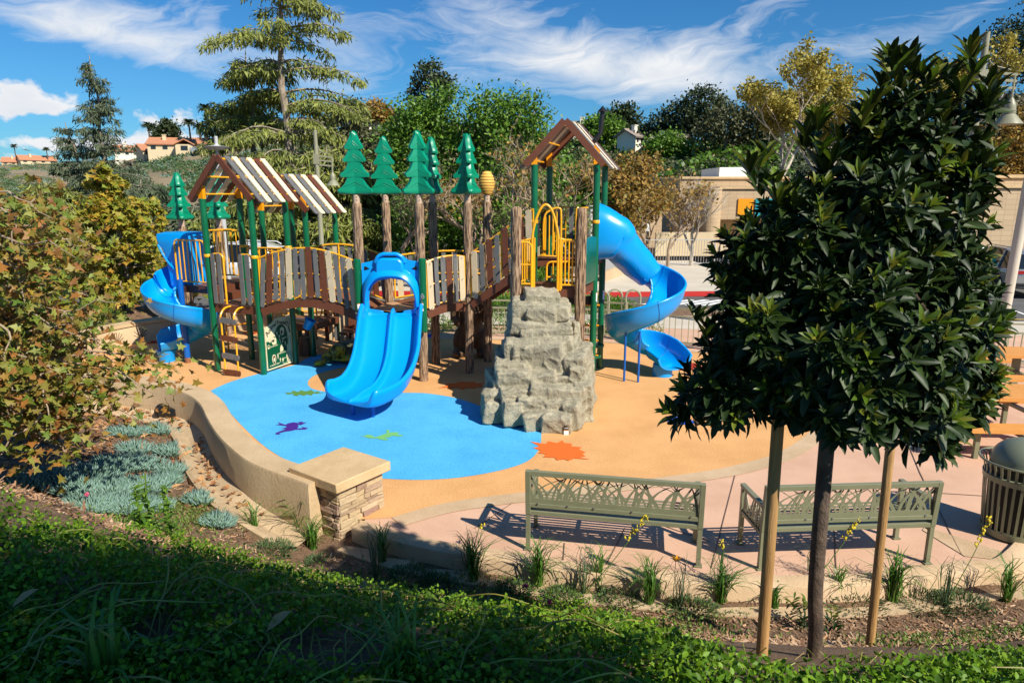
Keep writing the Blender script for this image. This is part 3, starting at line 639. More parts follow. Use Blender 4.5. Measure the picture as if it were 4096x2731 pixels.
def roof(Q, zp, hr, cols, over=.14, front=.12, solid=False, n=6):
    e2 = ((Q[2] - Q[0]) + (Q[3] - Q[1])) / 2; ln = e2.length; e2.normalize(); e1 = ((Q[1] - Q[0]) + (Q[3] - Q[2])) / 2; w = e1.length / 2; e1.normalize()
    c = sum(Q, V(0, 0, 0)) / 4; rise = hr / (w + over)
    def pt(u, v, dz=0): return V(c.x, c.y, 0) + e1 * u + e2 * v + Zu * (zp + hr - abs(u) * rise + dz)
    nl = {s: (Zu + e1 * (s * rise)).normalized() for s in (-1, 1)}
    # slats
    rf = MB(); half = ln / 2 + front
    sw = (2 * half - .05) / n
    for s in (-1, 1):
        for i in range(n):
            v = -half + .04 + sw * (i + .5); wd = sw * (.99 if solid else .70); t = .022
            a = pt(s * .03, v) + nl[s] * .075; b = pt(s * (w + over + .10), v) + nl[s] * .075
            d = (b - a).normalized(); side = e2
            o = a - side * wd / 2; ol = [(0, 0), ((b - a).length - .03, 0), ((b - a).length, .03), ((b - a).length, wd - .03), ((b - a).length - .03, wd), (0, wd)]
            if s > 0: rf.prism(ol, o, d, side, -t, cols[i % len(cols)])
            else: rf.prism(ol, o, d, side, t, cols[i % len(cols)])
            for k in (.08, .5, .92): rf.ball(a + (b - a) * k + nl[s] * .003, .009, 6, 4, 4)
    ro = part(rf, 'roof', ['grey_plastic', 'cream_plastic', 'brown_plastic', 'beige_plastic', 'steel'], smooth=False)
    # purlins
    pm = MB()
    for s in (-1, 1):
        for u in (.06, w * .62, w + over - .05):
            pm.tube([pt(s * u, -half) + nl[s] * .045, pt(s * u, half) + nl[s] * .045], .017, 8)
    pm.build('purlin', 'yellow_paint', ro)
    for v in (-half + .0, half - .0):
        fm = MB(); hb = .115
        for s in (-1, 1):
            a = pt(0, v) + nl[s] * .01; b = pt(s * (w + over + .02), v) + nl[s] * .01
            a = a + e1 * (s * .001); fm.prism([(-.0, -hb / 2), ((b - a).length, -hb / 2), ((b - a).length, hb / 2), (-hb / 2 * rise * .0, hb / 2)], a - e2 * .02, (b - a).normalized(), nl[s], .04 if s > 0 else -.04)
            for k in (.04, .12, .62, .80, .88, .97): fm.ball(a + (b - a) * k - e2 * (.022 if v < 0 else -.022), .011, 6, 4, 1)
        fm.build('rafter', ['brown_plastic', 'steel'], ro, smooth=False)
    for q in Q:
        rel = q - c; u = rel.dot(e1); v = rel.dot(e2); s = 1 if u > 0 else -1
        bm_ = MB(); h = abs(w + over - abs(u)) * rise + .06
        bm_.prism([(-.055, 0), (.055, 0), (.055, h - .055 * rise * s), (-.055, h + .055 * rise * s)], V(q.x, q.y, zp - .005) - e2 * .04, e1, Zu, -.08)
        bm_.build('roof_bracket', 'orange_paint', ro, smooth=False)
    return pt, nl, e1, e2, ro
roof(A, 3.47, .78, [0, 1, 0, 1, 2, 1], over=.13)
roof(B, 3.21, .76, [0, 1, 0, 1, 2, 1], over=.13)
pt, nl, e1, e2, ro3 = roof(Tt, 4.09, .76, [0, 1, 2, 1, 0, 2], over=.13, solid=True)
mb = MB(); b0 = pt(.34, .05) + nl[1] * .07
mb.tube([b0, b0 + V(.09, .0, .10), b0 + V(.13, 0, .16), b0 + V(.16, 0, .56)], .045, 14); top = b0 + V(.16, 0, .56)
mb.lathe(top, [(.095, -.01), (.095, .0), (.0, .10)], 14); mb.build('chimney_pipe', 'black_metal', ro3)
# moulded logs with firs on top
def log(x, y, z0, z1, r=.085, rot=0.0, topper=True, twist=0):
    mb = MB(); n = 40; rings = []; k = max(3, int((z1 - z0) / .07))
    for i in range(k + 1):
        z = z0 + (z1 - z0) * i / k; ring = []
        for j in range(n):
            a = 2 * math.pi * j / n; v = V(math.cos(a) * 4.6, math.sin(a) * 4.6, z * 1.1 + x * 3 + y)
            q = noise.noise(v) * .55 + noise.noise(v * 2.3) * .45
            rr = r * (1 + .22 * q - (.10 if q < -.10 else 0)) * (1 if i < k else .9)
            ring.append(V(x + math.cos(a) * rr, y + math.sin(a) * rr, z))
        rings.append(ring)
    rings.append([V(x + (p.x - x) * .6, y + (p.y - y) * .6, z1 + (.02 if topper is None else .0)) for p in rings[-1]])
    mb.sweep(rings); lg = part(mb, 'log_post', 'bark_moulded', ang=70)
    if topper is None: return lg
    mb = MB(); mb.lathe((x, y, 0), [(r * .74, z1 - .02), (r * .74, z1 + .155), (0, z1 + .155)], 16)
    for zz_ in (.06, .115): mb.ball((x + .02, y - r * .75, z1 + zz_), .010, 6, 4, 1)
    mb.build('collar', ['log_collar', 'steel'], lg); return lg
PROF = [(.0, 0), (.55, -.012), (.93, .0), (1.0, .035), (.97, .065), (.80, .095), (.62, .15), (.50, .22), (.42, .285), (.50, .285), (.78, .262), (.83, .29), (.80, .325), (.62, .36), (.48, .42), (.38, .50), (.36, .53), (.45, .525), (.60, .51), (.645, .535), (.62, .565), (.48, .61), (.36, .68), (.30, .725), (.38, .722), (.48, .712), (.53, .735), (.51, .765), (.38, .82), (.25, .90), (.14, .975), (.06, 1.0), (0, 1.005)]
def fir(lg, x, y, z, h=1.12, w=.345, angs=(30, 150, 270)):
    mb = MB(); gm_ = mb
    for a in angs:
        u = V(math.cos(R(a)), math.sin(R(a)), 0); t = V(-u.y, u.x, 0)
        def lay(f, off): return [V(x, y, z) + u * (r_ * w * f) + Zu * ((zz_ - .5) * (1 - (1 - f) * .35) * h + .5 * h) + t * off for r_, zz_ in PROF]
        mid = lay(1.0, 0)
        F1, F2 = lay(.93, .045), lay(.93, -.045); C1 = [V(x, y, p.z) + t * .07 for p in F1]; C2 = [V(x, y, p.z) - t * .07 for p in F2]
        mb.sweep([C1, F1, mid, F2, C2], closed=False, cap=False)
        for s in (1, -1):                           # raised chevron grooves
            for (zc, rr_) in ((.12, .72), (.335, .58), (.56, .45), (.76, .36)):
                for k in (0, 1):
                    q = [V(x, y, z) + t * s * .072 + u * (w * rr_ * f * (1 - .25 * k)) + Zu * ((zc + .085 - .035 * k * 1.2 - (.10 if k == 0 else .075) * f ** .8) * h) - t * s * (.024 * f) for f in (.02, .2, .4, .6, .8, 1)]
                    gm_.tube(q, .0055, 5)
    mb.lathe((x, y, z), [(.055, -.08), (.055, .01), (.07, .03), (.03, h * .97), (0, h * .99)], 12)
    f = mb.build('fir_topper', 'topper_green', lg, ang=50)
    return f
LZ = 3.39
for (x, y, ang_) in ((-2.89, 12.95, (-12, 192, 90)), (-2.56, 14.1, (-8, 188, 90)), (-1.72, 12.87, (-25, 215, 95)), (-1.63, 14.29, (-60, 180, 60)), (-.86, 13.48, (-75, 170, 45))):
    lg = log(x, y, 0, LZ, .086); fir(lg, x, y, 3.56, angs=ang_)
for (x, y) in ((-8.12, 17.0), (-7.35, 17.35)):
    lg = log(x, y, 0, 2.78, .10); fir(lg, x, y, 2.95, h=1.12, w=.36, angs=(-60, 185, 60))
lg = log(-.52, 14.45, 0, 3.40, .086)
mb = MB(); pf = []
for i in range(33):
    t = i / 32; zz_ = t * .46; rr_ = .155 * math.sin(math.pi * (.12 + .80 * t)) ** .65 + .01; rr_ *= (1 if i % 4 else .94); pf.append((rr_, zz_))
pf = [(0, 0)] + pf + [(0, .47)]
mb.lathe((-.52, 14.45, 3.55), pf, 24); mb.lathe((-.52, 14.45, 3.5), [(.06, 0), (.06, .1)], 12)
hv = mb.build('beehive', 'hive', lg, ang=25)
mb = MB()
for i in range(1, 8):
    t = i / 8; rr_ = .155 * math.sin(math.pi * (.12 + .80 * t)) ** .65 + .002; mb.tube(arc((-.52, 14.45, 3.55 + t * .46), rr_, 0, 360, 24, (1, 0, 0), (0, 1, 0)), .0055, 5, cap=False)
mb.build('hive_groove', 'hive_dark', hv)
log(.07, 11.9, 0, 3.33, .092, topper=None); log(1.19, 11.87, 0, 3.31, .092, topper=None)
# decks
def deck(pts, z, m='deck_brown', th=.15, fascia='brown_plastic', name='deck', planks=None):
    mb = MB(); n = len(pts); top_ = [V(p[0], p[1], z) for p in pts]; bt = [V(p[0], p[1], z - th) for p in pts]
    mb.add(top_ + bt, [tuple(range(n))], 0); mb.add(top_ + bt, [tuple(reversed(range(n, 2 * n)))] + [(i, (i + 1) % n, n + (i + 1) % n, n + i) for i in range(n)], 1)
    d = part(mb, name, [m, fascia], smooth=False)
    if planks:
        g = MB(); p0, p1, p2, p3 = [V(*p, 0) for p in pts][:4]
        for i in range(1, planks):
            f = i / planks; a = p0.lerp(p3, f); b = p1.lerp(p2, f); g.beam(V(a.x, a.y, z + .001), V(b.x, b.y, z + .001), .008, .004)
        g.build('plank_gap', 'ink', d, smooth=False)
    return d
def xy(v): return (v.x, v.y)
deck([xy(A[0]), xy(A[1]), xy(A[3]), xy(A[2])], 1.37, planks=9)
Cd = [(-7.15, 14.55), (-6.3, 14.2), (-5.95, 15.35), (-6.8, 15.7)]
deck(Cd, 1.66, planks=8); 
deck([xy(B[0]), xy(B[1]), xy(B[3]), xy(B[2])], .72, planks=8)
deck([(-6.3, 14.2), (-5.99, 14.1), (-5.70, 15.1), (-5.95, 15.3)], 1.52, m='brown_plastic', name='step')
SD = [(-2.80, 12.78), (-1.70, 12.72), (-1.62, 14.2), (-2.56, 14.1)]
deck(SD, 1.36, m='deck_tan', th=.12)
mb = MB()
for i in range(26): mb.box((-2.74 + i * .041, 12.775, 1.33), (.014, .01, .075))
part(mb, 'deck_edge_tread', 'deck_brown', smooth=False)
deck([xy(Tt[0]), xy(Tt[1]), xy(Tt[3]), xy(Tt[2])], 2.36, planks=9)
LD = [(.10, 11.98), (1.15, 11.95), (1.57, 12.98), (.42, 13.05)]
deck(LD, 1.92, planks=9)
# bridges: side beams, mesh deck, pickets on three rails
def bridge(near, far, zc, cols, npk, rail_h=.98, bow=0.0, grid_=True, yrail=(.06, .5, .98), label=None, nps=None, far_cols=None, side=(True, True), tilt=.05):
    """near / far: (start, end) ends of the two edges; zc(t) gives the deck height"""
    N_ = 14; nr = [near[0].lerp(near[1], i / N_) for i in range(N_ + 1)]; fa = [far[0].lerp(far[1], i / N_) for i in range(N_ + 1)]
    tt = [i / N_ for i in range(N_ + 1)]
    mb = MB(); br = None
    if grid_:
        for i in range(N_ * 3):
            t = i / (N_ * 3); a = near[0].lerp(near[1], t); b = far[0].lerp(far[1], t); mb.beam(V(a.x, a.y, zc(t) - .03), V(b.x, b.y, zc(t) - .03), .03, .035)
        for k in range(1, 16):
            f = k / 16; pts_ = [V(*(nr[i].lerp(fa[i], f)).xy, zc(tt[i]) - .028) for i in range(N_ + 1)]
            for a, b in zip(pts_, pts_[1:]): mb.beam(a, b, .022, .03)
    else:
        vs = []
        for i in range(N_ + 1): vs += [V(nr[i].x, nr[i].y, zc(tt[i])), V(fa[i].x, fa[i].y, zc(tt[i]))]
        b0_ = len(vs); vs2 = [v - Zu * .04 for v in vs]
        mb.add(vs, [(2 * i, 2 * i + 2, 2 * i + 3, 2 * i + 1) for i in range(N_)]); mb.add(vs2, [(2 * i, 2 * i + 1, 2 * i + 3, 2 * i + 2) for i in range(N_)])
    br = part(mb, 'bridge', 'deck_brown', smooth=False, label=label)
    for E_ in (nr, fa):
        mb = MB()
        for i in range(N_): mb.beam(V(E_[i].x, E_[i].y, zc(tt[i]) - .085), V(E_[i + 1].x, E_[i + 1].y, zc(tt[i + 1]) - .085), .05, .15)
        mb.build('side_beam', 'brown_plastic', br, smooth=False)
    for si, (E_, e0, e1_) in enumerate(((nr, near[0], near[1]), (fa, far[0], far[1]))):
        if not side[si]: continue
        mb = MB(); out = -1 if si == 0 else 1
        nrm = V(-(e1_ - e0).y, (e1_ - e0).x, 0).normalized() * (-1 if si == 0 else 1)
        for h in yrail: mb.tube([V(E_[i].x, E_[i].y, zc(tt[i]) + h) for i in range(N_ + 1)], .016 if h != yrail[-1] else .019, 8)
        for t in (0, .5, 1) if npk > 6 else (0, 1):
            q = e0.lerp(e1_, t); mb.tube([V(q.x, q.y, zc(t) + yrail[0]), V(q.x, q.y, zc(t) + yrail[-1])], .018, 8)
        rl = mb.build('rail', 'yellow_paint', br)
        cl_ = cols if si == 0 else (far_cols or cols[::-1]); n_ = len(cl_)
        for i, cm in enumerate(cl_):
            if cm is None: continue
            t = (i + .5) / n_; q = e0.lerp(e1_, t) + nrm * .032; wdt = .085 if cm[0] == 'g' else .115
            dr = (e1_ - e0).normalized(); z0_, z1_ = zc(t) + .02 + .03 * ((i * 7) % 3 - 1), zc(t) + yrail[-1] + .01 + .02 * ((i * 5) % 3 - 1)
            lean = (t - .5) * -tilt * 2 if bow else 0.03 * ((i * 3) % 3 - 1)
            p = MB(); hh = z1_ - z0_; up_ = (Zu + dr * lean * (1 if bow else 1)).normalized()
            p.prism([(-wdt / 2, .03), (-wdt / 2 + .025, 0), (wdt / 2 - .025, 0), (wdt / 2, .03), (wdt / 2, hh - .03), (wdt / 2 - .025, hh), (-wdt / 2 + .025, hh), (-wdt / 2, hh - .03)], V(q.x, q.y, z0_) - dr * lean * hh * .5, dr, up_, -.022 * (1 if si == 0 else -1))
            fc = V(q.x, q.y, z0_) + nrm * .024
            for h in (.03, hh * .5, hh - .035): p.ball(fc + up_ * h - dr * lean * hh * .5, .010, 6, 4, 1)
            p.build('picket', [{'g': 'grey_plastic', 'b': 'brown_plastic', 'c': 'beige_plastic'}[cm[0]], 'steel'], rl, smooth=False)
    return br
z1 = lambda t: 1.35 + .26 * math.sin(math.pi * (.06 + .90 * t)) - .04
bridge((V(-4.93, 13.30, 0), V(-2.98, 12.95, 0)), (V(-4.55, 14.28, 0), V(-2.62, 14.12, 0)), z1, ['g', 'b', 'g', 'g', 'c', 'g', 'g', 'b', 'g', 'b', 'c', 'g', 'g', 'c'], 14, bow=1, far_cols=['g', 'c', 'g', 'b', 'g', 'c', 'g', 'g', 'c', 'g', 'b', 'g'], label='arched slat bridge with grey, brown and beige pickets', tilt=.10)
z2 = lambda t: 1.34 + .14 * math.sin(math.pi * (.1 + .62 * t))
bridge((V(-1.62, 12.90, 0), V(-.93, 13.33, 0)), (V(-2.45, 14.2, 0), V(-.62, 14.45, 0)), z2, ['c', 'g', 'g', 'b', 'g', 'c'], 6, far_cols=['c', 'g', 'g', 'c', 'g', 'c', 'g', 'g'], yrail=(.05, .46, .92))
z3 = lambda t: 1.50 + .86 * t
bridge((V(-.80, 13.40, 0), V(.40, 13.00, 0)), (V(-.45, 14.4, 0), V(.72, 14.05, 0)), z3, ['c', 'g', 'b', 'g', 'b', 'g', 'b', 'c'], 8, grid_=False, far_cols=['g', 'c', 'g', 'c', 'b', 'g', 'c', 'b'], yrail=(.06, .5, .93), label='sloping ramp bridge up to the tall tower')
# yellow barriers
def barrier(p, q, z0, z1_, n=0, bow=0.0, pk=None, mid=True, name='barrier', r=.017, clampz=None, m='yellow_paint'):
    p, q = V(*p, 0), V(*q, 0); mb = MB(); d = q - p; c_ = .09
    top_ = [V(p.x, p.y, z1_ - c_)] + [V(p.x, p.y, z1_ - c_) + d.normalized() * c_ * (1 - math.cos(a)) + Zu * c_ * math.sin(a) for a in (R(30), R(60), R(90))]
    top2 = [V(q.x, q.y, z1_ - c_) - d.normalized() * c_ * (1 - math.cos(a)) + Zu * c_ * math.sin(a) for a in (R(90), R(60), R(30), 0)]
    mb.tube([V(p.x, p.y, z0 - .02)] + top_ + top2 + [V(q.x, q.y, z0 - .02)], r + .002, 8)
    mb.tube([V(p.x, p.y, z0 + .05), V(q.x, q.y, z0 + .05)], r, 8)
    if mid: mb.tube([V(p.x, p.y, (z0 + z1_) / 2), V(q.x, q.y, (z0 + z1_) / 2)], r * .8, 8)
    for i in range(n):
        a = p.lerp(q, (i + 1) / (n + 1)); mb.tube([V(a.x, a.y, z0 + .05), V(a.x, a.y, z1_ - .01)], r * .75, 7)
    b = part(mb, name, m)
    if pk:
        nn = V(-d.y, d.x, 0).normalized(); nn = nn if nn.y < 0 else -nn; dn = d.normalized()
        for i, cm in enumerate(pk):
            a = p.lerp(q, (i + .5) / len(pk)) + nn * .035; w_ = .085; pm_ = MB(); hh = z1_ - z0 + .02
            pm_.prism([(-w_ / 2, .03), (-w_ / 2 + .02, 0), (w_ / 2 - .02, 0), (w_ / 2, .03), (w_ / 2, hh - .03), (w_ / 2 - .02, hh), (-w_ / 2 + .02, hh), (-w_ / 2, hh - .03)], V(a.x, a.y, z0 - .01), dn, Zu, .022)
            for h in (.04, hh * .5, hh - .04): pm_.ball(V(a.x, a.y, z0 - .01 + h) + nn * .004, .010, 6, 4, 1)
            pm_.build('picket', [{'g': 'grey_plastic', 'b': 'brown_plastic', 'c': 'beige_plastic'}[cm], 'steel'], b, smooth=False)
    return b
eA = (A[1] - A[0]).normalized(); wA = (A[1] - A[0]).length
def onA(t, off=0.0):
    p = A[0].lerp(A[1], t); return (p.x - (-eA.y) * 0 + eA.y * off, p.y - eA.x * off)
barrier(onA(.07), onA(.33), 1.42, 2.40, 1, pk=['g', 'g'])
barrier(onA(.66), onA(.93), 1.42, 2.40, 1, pk=['g', 'g'])
barrier(xy(A[2].lerp(A[3], .08)), xy(A[2].lerp(A[3], .92)), 1.42, 2.45, 5, mid=False)
barrier((-7.12, 14.50), (-6.36, 14.20), 1.70, 2.62, 6, mid=False)
barrier((-6.8, 15.72), (-5.98, 15.42), 1.70, 2.75, 6, mid=False)
barrier(xy(B[0].lerp(B[2], .1)), xy(B[0].lerp(B[2], .9)), .76, 1.6, 4, mid=False)
barrier(xy(B[2].lerp(B[3], .1)), xy(B[2].lerp(B[3], .9)), .76, 1.6, 4, mid=False)
# curved handrail with balusters beside the steps at the back
mb = MB(); tp = smooth_pts([V(-6.0, 14.9, 2.78), V(-5.9, 15.2, 2.79), V(-5.7, 15.45, 2.62), V(-5.55, 15.3, 2.40), V(-5.50, 15.1, 2.2), V(-5.48, 15.0, 1.9)], 5)
tp = smooth_pts([V(-7.0, 15.9, 2.74), V(-6.5, 15.9, 2.76), V(-6.1, 15.85, 2.66), V(-5.85, 15.7, 2.42), V(-5.75, 15.55, 2.1), V(-5.72, 15.5, 1.8)], 4); mb.tube(tp, .019, 8)
for i in range(0, len(tp) - 3, 2): mb.tube([tp[i], V(tp[i].x, tp[i].y, max(1.45, tp[i].z - 1.05))], .012, 6)
mb.tube([V(-6.3, 15.9, 2.35), V(-5.4, 15.3, 2.32), V(-4.9, 14.9, 2.3)], .02, 8)
part(mb, 'curved_handrail', 'yellow_paint')
# ball-end clamps on posts
mb = MB()
for p, z in ((A[0], 2.36), (A[1], 2.36), (A[2], 2.48), (A[3], 2.48), (Tt[0], 3.05), (Tt[1], 3.05), (Tt[2], 3.25), (Tt[3], 3.2)):
    mb.lathe((p.x, p.y, z), [(.07, -.03), (.075, -.02), (.075, .02), (.07, .03)], 14)
part(mb, 'post_clamp', 'yellow_paint')
# rung ladder on the near side of the left deck
lad = MB(); l0, l1 = V(*onA(.40, .30), 0), V(*onA(.68, .30), 0); d0, d1 = V(*onA(.40), 1.36), V(*onA(.68), 1.36)
for a, d_ in ((l0, d0), (l1, d1)):
    lad.tube(smooth_pts([V(a.x, a.y, .06), V(a.x, a.y, 1.05), V(a.x, a.y, 1.22), a.lerp(d_, .35) * 1 + V(0, 0, 0) if False else V(*(a.lerp(V(d_.x, d_.y, 0), .4)).xy, 1.34), V(d_.x, d_.y, 1.36)], 5), .018, 8)
la = part(lad, 'rung_ladder', 'yellow_paint')
for k, (z, m_) in enumerate(((1.12, 'grey_plastic'), (.76, 'brown_plastic'), (.40, 'grey_plastic'), (.07, 'brown_plastic'))):
    r_ = MB(); dd = (l1 - l0).normalized(); c_ = (l0 + l1) / 2; tl = -.10 if k != 3 else -.02
    uu = (dd + Zu * tl).normalized(); vv = (Zu - dd * tl).normalized(); nn = V(dd.y, -dd.x, 0)
    r_.prism([(-.19, -.055), (.19, -.055), (.21, 0), (.19, .055), (-.19, .055), (-.21, 0)], V(c_.x, c_.y, z) + nn * .02, uu, vv, -.03)
    for sx in (-.15, .15):
        for sy in (-.03, .03): r_.ball(V(c_.x, c_.y, z) + nn * .052 + uu * sx + vv * sy, .010, 6, 4, 1)
    r_.build('rung', [m_, 'steel'], la, smooth=False)
# tower barriers
barrier((.10, 11.93), (.34, 11.9), 1.97, 2.74, 1); 
mb = MB(); gx0, gx1 = .36, .80; gy = 11.92
mb.tube(smooth_pts([V(gx0, gy, 1.86), V(gx0, gy, 2.5), V(gx0, gy + .02, 2.9), V(gx0 + .10, gy + .03, 3.25), V(gx0 + .22, gy + .03, 3.38), V(gx1 - .10, gy + .03, 3.25), V(gx1, gy + .02, 2.85), V(gx1, gy, 2.5), V(gx1, gy, 1.86)], 6), .022, 8)
mb.tube([V(gx0 + .03, gy, 1.86), V(gx0 + .03, gy, 2.82)], .016, 8); mb.tube([V(gx1 + .04, gy, 1.9), V(gx1 + .04, gy, 2.8)], .018, 8)
part(mb, 'climber_arch', 'yellow_paint')
barrier((.86, 11.92), (1.12, 11.9), 1.95, 2.78, 3, mid=False); barrier((.10, 12.0), (.36, 12.9), 1.97, 2.74, 5, mid=False)
mb = MB(); mb.tube(smooth_pts([V(.84, 11.95, 2.80), V(1.0, 11.95, 2.76), V(1.14, 11.9, 2.77)], 4), .022, 8)
mb.tube(smooth_pts([V(.60, 12.98, 2.42), V(.60, 12.98, 3.1), V(.72, 12.98, 3.26), V(.88, 12.98, 3.30), V(.92, 12.98, 3.15), V(.92, 12.98, 2.38)], 4), .019, 8)
for i in range(4): mb.tube([V(.63 + .07 * i, 12.98, 2.42), V(.63 + .07 * i, 12.98, 3.14 + .03 * i)], .013, 6)
mb.tube([V(.56, 12.98, 2.42), V(.95, 12.98, 2.40)], .016, 6)
mb.tube(smooth_pts([V(1.16, 12.3, 2.0), V(1.14, 12.3, 3.2), V(1.2, 12.3, 3.30), V(1.35, 12.3, 3.32)], 4), .019, 8)
part(mb, 'handrail', 'yellow_paint')
barrier(xy(Tt[2].lerp(Tt[3], .1)), xy(Tt[2].lerp(Tt[3], .52)), 2.42, 3.30, 1, pk=['g', 'g'])
barrier((.66, 12.99), (1.5, 12.97), 1.96, 2.30, 6, mid=False)
# green activity panel on the right of the lower deck
mb = MB(); p, q = V(1.24, 11.95, 0), V(1.56, 12.85, 0); d = (q - p).normalized()
mb.prism([(0, .03), (.03, 0), (.90, 0), (.93, .03), (.93, .76), (.90, .80), (.5, .84), (.03, .80), (0, .76)], V(p.x, p.y, 1.98), d, Zu, .03)
gp = part(mb, 'activity_panel', 'green_paint', smooth=False, bevel=.006)
mb = MB()
for row in (2.14, 2.62):
    for i in range(4):
        c_ = p + d * (.25 + i * .12) + V(d.y, -d.x, 0) * .004; c_.z = row + (i % 2) * .03; st_ = []
        for k in range(10): rr_ = .045 if k % 2 == 0 else .02; st_.append((rr_ * math.sin(k * math.pi / 5), rr_ * math.cos(k * math.pi / 5)))
        mb.prism(st_, c_, d, Zu, .006, 0 if i % 2 else 1)
mb.build('star', ['yellow_paint', 'ink'], gp, smooth=False)
# stickers on posts
def sticker(x, y, z, r, a, w=.04, h=.12, m=('sticker', 'orange_sticker')):
    mb = MB(); vs = []; 
    for (z0_, z1_, mi_) in ((z, z + h, 0), (z + h, z + h + .012, 1)):
        ring = []
        for k in range(5):
            t = R(a) + (k / 4 - .5) * w / r
            ring.append((x + math.cos(t) * (r + .002), y + math.sin(t) * (r + .002)))
        vs = [V(*p_, z0_) for p_ in ring] + [V(*p_, z1_) for p_ in ring]
        mb.add(vs, [(i, i + 1, 6 + i, 5 + i) for i in range(4)], mi_)
    return part(mb, 'sticker', list(m), smooth=False)
sticker(1.57, 12.98, 1.55, .0645, -40, h=.16); sticker(1.84, 13.9, 1.45, .0645, -60, h=.18)
# short green posts either side of the double slide
for x, y, z0_, z1_ in ((-2.885, 12.72, 1.02, 2.38), (-1.665, 12.66, 1.02, 2.40)):
    mb = MB(); mb.lathe((x, y, 0), [(0, z0_ - .02), (.05, z0_ - .015), (.072, z0_ + .01), (.072, z1_ - .02), (.05, z1_), (0, z1_ + .005)], 18); part(mb, 'post', 'green_paint')
sticker(-2.885, 12.72, 1.40, .0735, -80, .05, .14); sticker(-1.665, 12.66, 1.42, .0735, -100, .05, .14)
mb = MB(); mb.lathe((-2.885, 12.72, 1.37), [(.0738, -.012), (.0738, .012)], 18); part(mb, 'sticker', 'sticker')
# age badge on the right short post: white lens shape with dark core
def disc_on(x, y, z, r, a, pts, m, off):
    mb = MB(); n_ = len(pts); vs = []
    for u_, v_ in pts:
        t = R(a) + u_ / r; vs.append(V(x + math.cos(t) * (r + off), y + math.sin(t) * (r + off), z + v_))
    mb.add(vs, [tuple(range(n_))]); return part(mb, 'age_badge', m, smooth=False)
def lens(w, h): return [(w * (1 - (k / 6) ** 2) ** 1 * 1 if k >= 0 else 0, h * k / 6) for k in range(-6, 7)] + [(-w * (1 - (k / 6) ** 2), h * k / 6) for k in range(5, -6, -1)]
disc_on(-1.665, 12.66, 1.67, .072, -92, lens(.035, .085), 'sticker', .002); disc_on(-1.665, 12.66, 1.67, .072, -92, lens(.031, .077), 'ink', .003)
def text(s, size, o, u, v, m, parent=None, th=.002, align='CENTER', name='lettering', space=1.0):
    cu = bpy.data.curves.new('t', 'FONT'); cu.body = s; cu.size = size; cu.extrude = th; cu.align_x = align; cu.resolution_u = 3; cu.space_character = space
    ob = bpy.data.objects.new('t', cu); C.objects.link(ob); dg = bpy.context.evaluated_depsgraph_get(); me = bpy.data.meshes.new_from_object(ob.evaluated_get(dg))
    bpy.data.objects.remove(ob); u, v, o = Vector(u), Vector(v), Vector(o); nn = u.cross(v)
    vs = [o + u * p.co.x + v * p.co.y + nn * p.co.z for p in me.vertices]; fs = [tuple(f.vertices) for f in me.polygons]
    return vs, fs
def lettering(items, m, parent):
    mb = MB()
    for it in items:
        vs, fs = text(*it[:5], m, **(it[5] if len(it) > 5 else {})); mb.add(vs, fs)
    return mb.build('lettering', m, parent, smooth=False)
lettering([('5-12', .026, (-1.668, 12.5845, 1.672), (1, 0, 0), (0, 0, 1)), ('AGES', .014, (-1.668, 12.5845, 1.702), (1, 0, 0), (0, 0, 1)), ('YEARS', .011, (-1.668, 12.5845, 1.652), (1, 0, 0), (0, 0, 1))], 'sticker', PS)
# ---------------------------------------------------------------- slides
def usec(w, h1, h2, t=.035, n=12, p=2.6, lip=.035):
    """U section (u across, v up): inner curve then outer curve; rims rolled outwards. h1 = height at -w, h2 at +w"""
    inn_, out_ = [], []
    for i in range(n + 1):
        s = -1 + 2 * i / n; h = h1 if s < 0 else h2; a = abs(s)
        u = w * math.copysign(min(1, math.sin(a * math.pi / 2) ** .9), s); v = h * (1 - math.cos(a * math.pi / 2)) ** 1.15
        inn_.append((u, v)); 
    for i, (u, v) in enumerate(inn_):
        a_ = inn_[max(i - 1, 0)]; b_ = inn_[min(i + 1, n)]; tx, ty = b_[0] - a_[0], b_[1] - a_[1]; l_ = math.hypot(tx, ty) or 1
        out_.append((u + ty / l_ * t, v - tx / l_ * t))
    # rolled rims
    def rim(p, sgn): return [(p[0] + sgn * lip * c_, p[1] + lip * s_) for c_, s_ in ((.0, .0), (.1, .55), (.55, .85), (1.1, .75), (1.45, .3), (1.5, -.2), (1.3, -.55))]
    return list(reversed(rim(inn_[0], -1))) + inn_[1:-1] + rim(inn_[-1], 1) + list(reversed(out_[1:-1])) + []
def chute(path, secf, name='chute', parent=None, m='blue_plastic', lat=None, bank=None):
    secs = []; n_ = len(path)
    for i, p in enumerate(path):
        d_ = path[min(i + 1, n_ - 1)] - path[max(i - 1, 0)]; d_.normalize()
        la_ = lat(i) if lat else d_.cross(Zu).normalized()
        up_ = la_.cross(d_).normalized(); up_ = (up_ * .55 + Zu * .45).normalized() if bank is None else up_
        secs.append([p + la_ * u + up_ * v for u, v in secf(i / (n_ - 1))])
    mb = MB(); mb.sweep(secs); ch = mb.build(name, m, parent, ang=50)
    sm = MB(); nn_ = len(secs)
    for f in (.22, .45, .68, .86):
        ring = secs[int(f * nn_)]; c0_ = sum(ring, V(0, 0, 0)) / len(ring); sm.tube([q + (q - c0_).normalized() * .001 for q in ring] + [ring[0]], .0065, 5, cap=False)
        for q in (ring[4], ring[-4], ring[len(ring) // 2 + 12]): pass
        sm.build('seam', 'blue_steel', ch); sm = MB()
    return ch
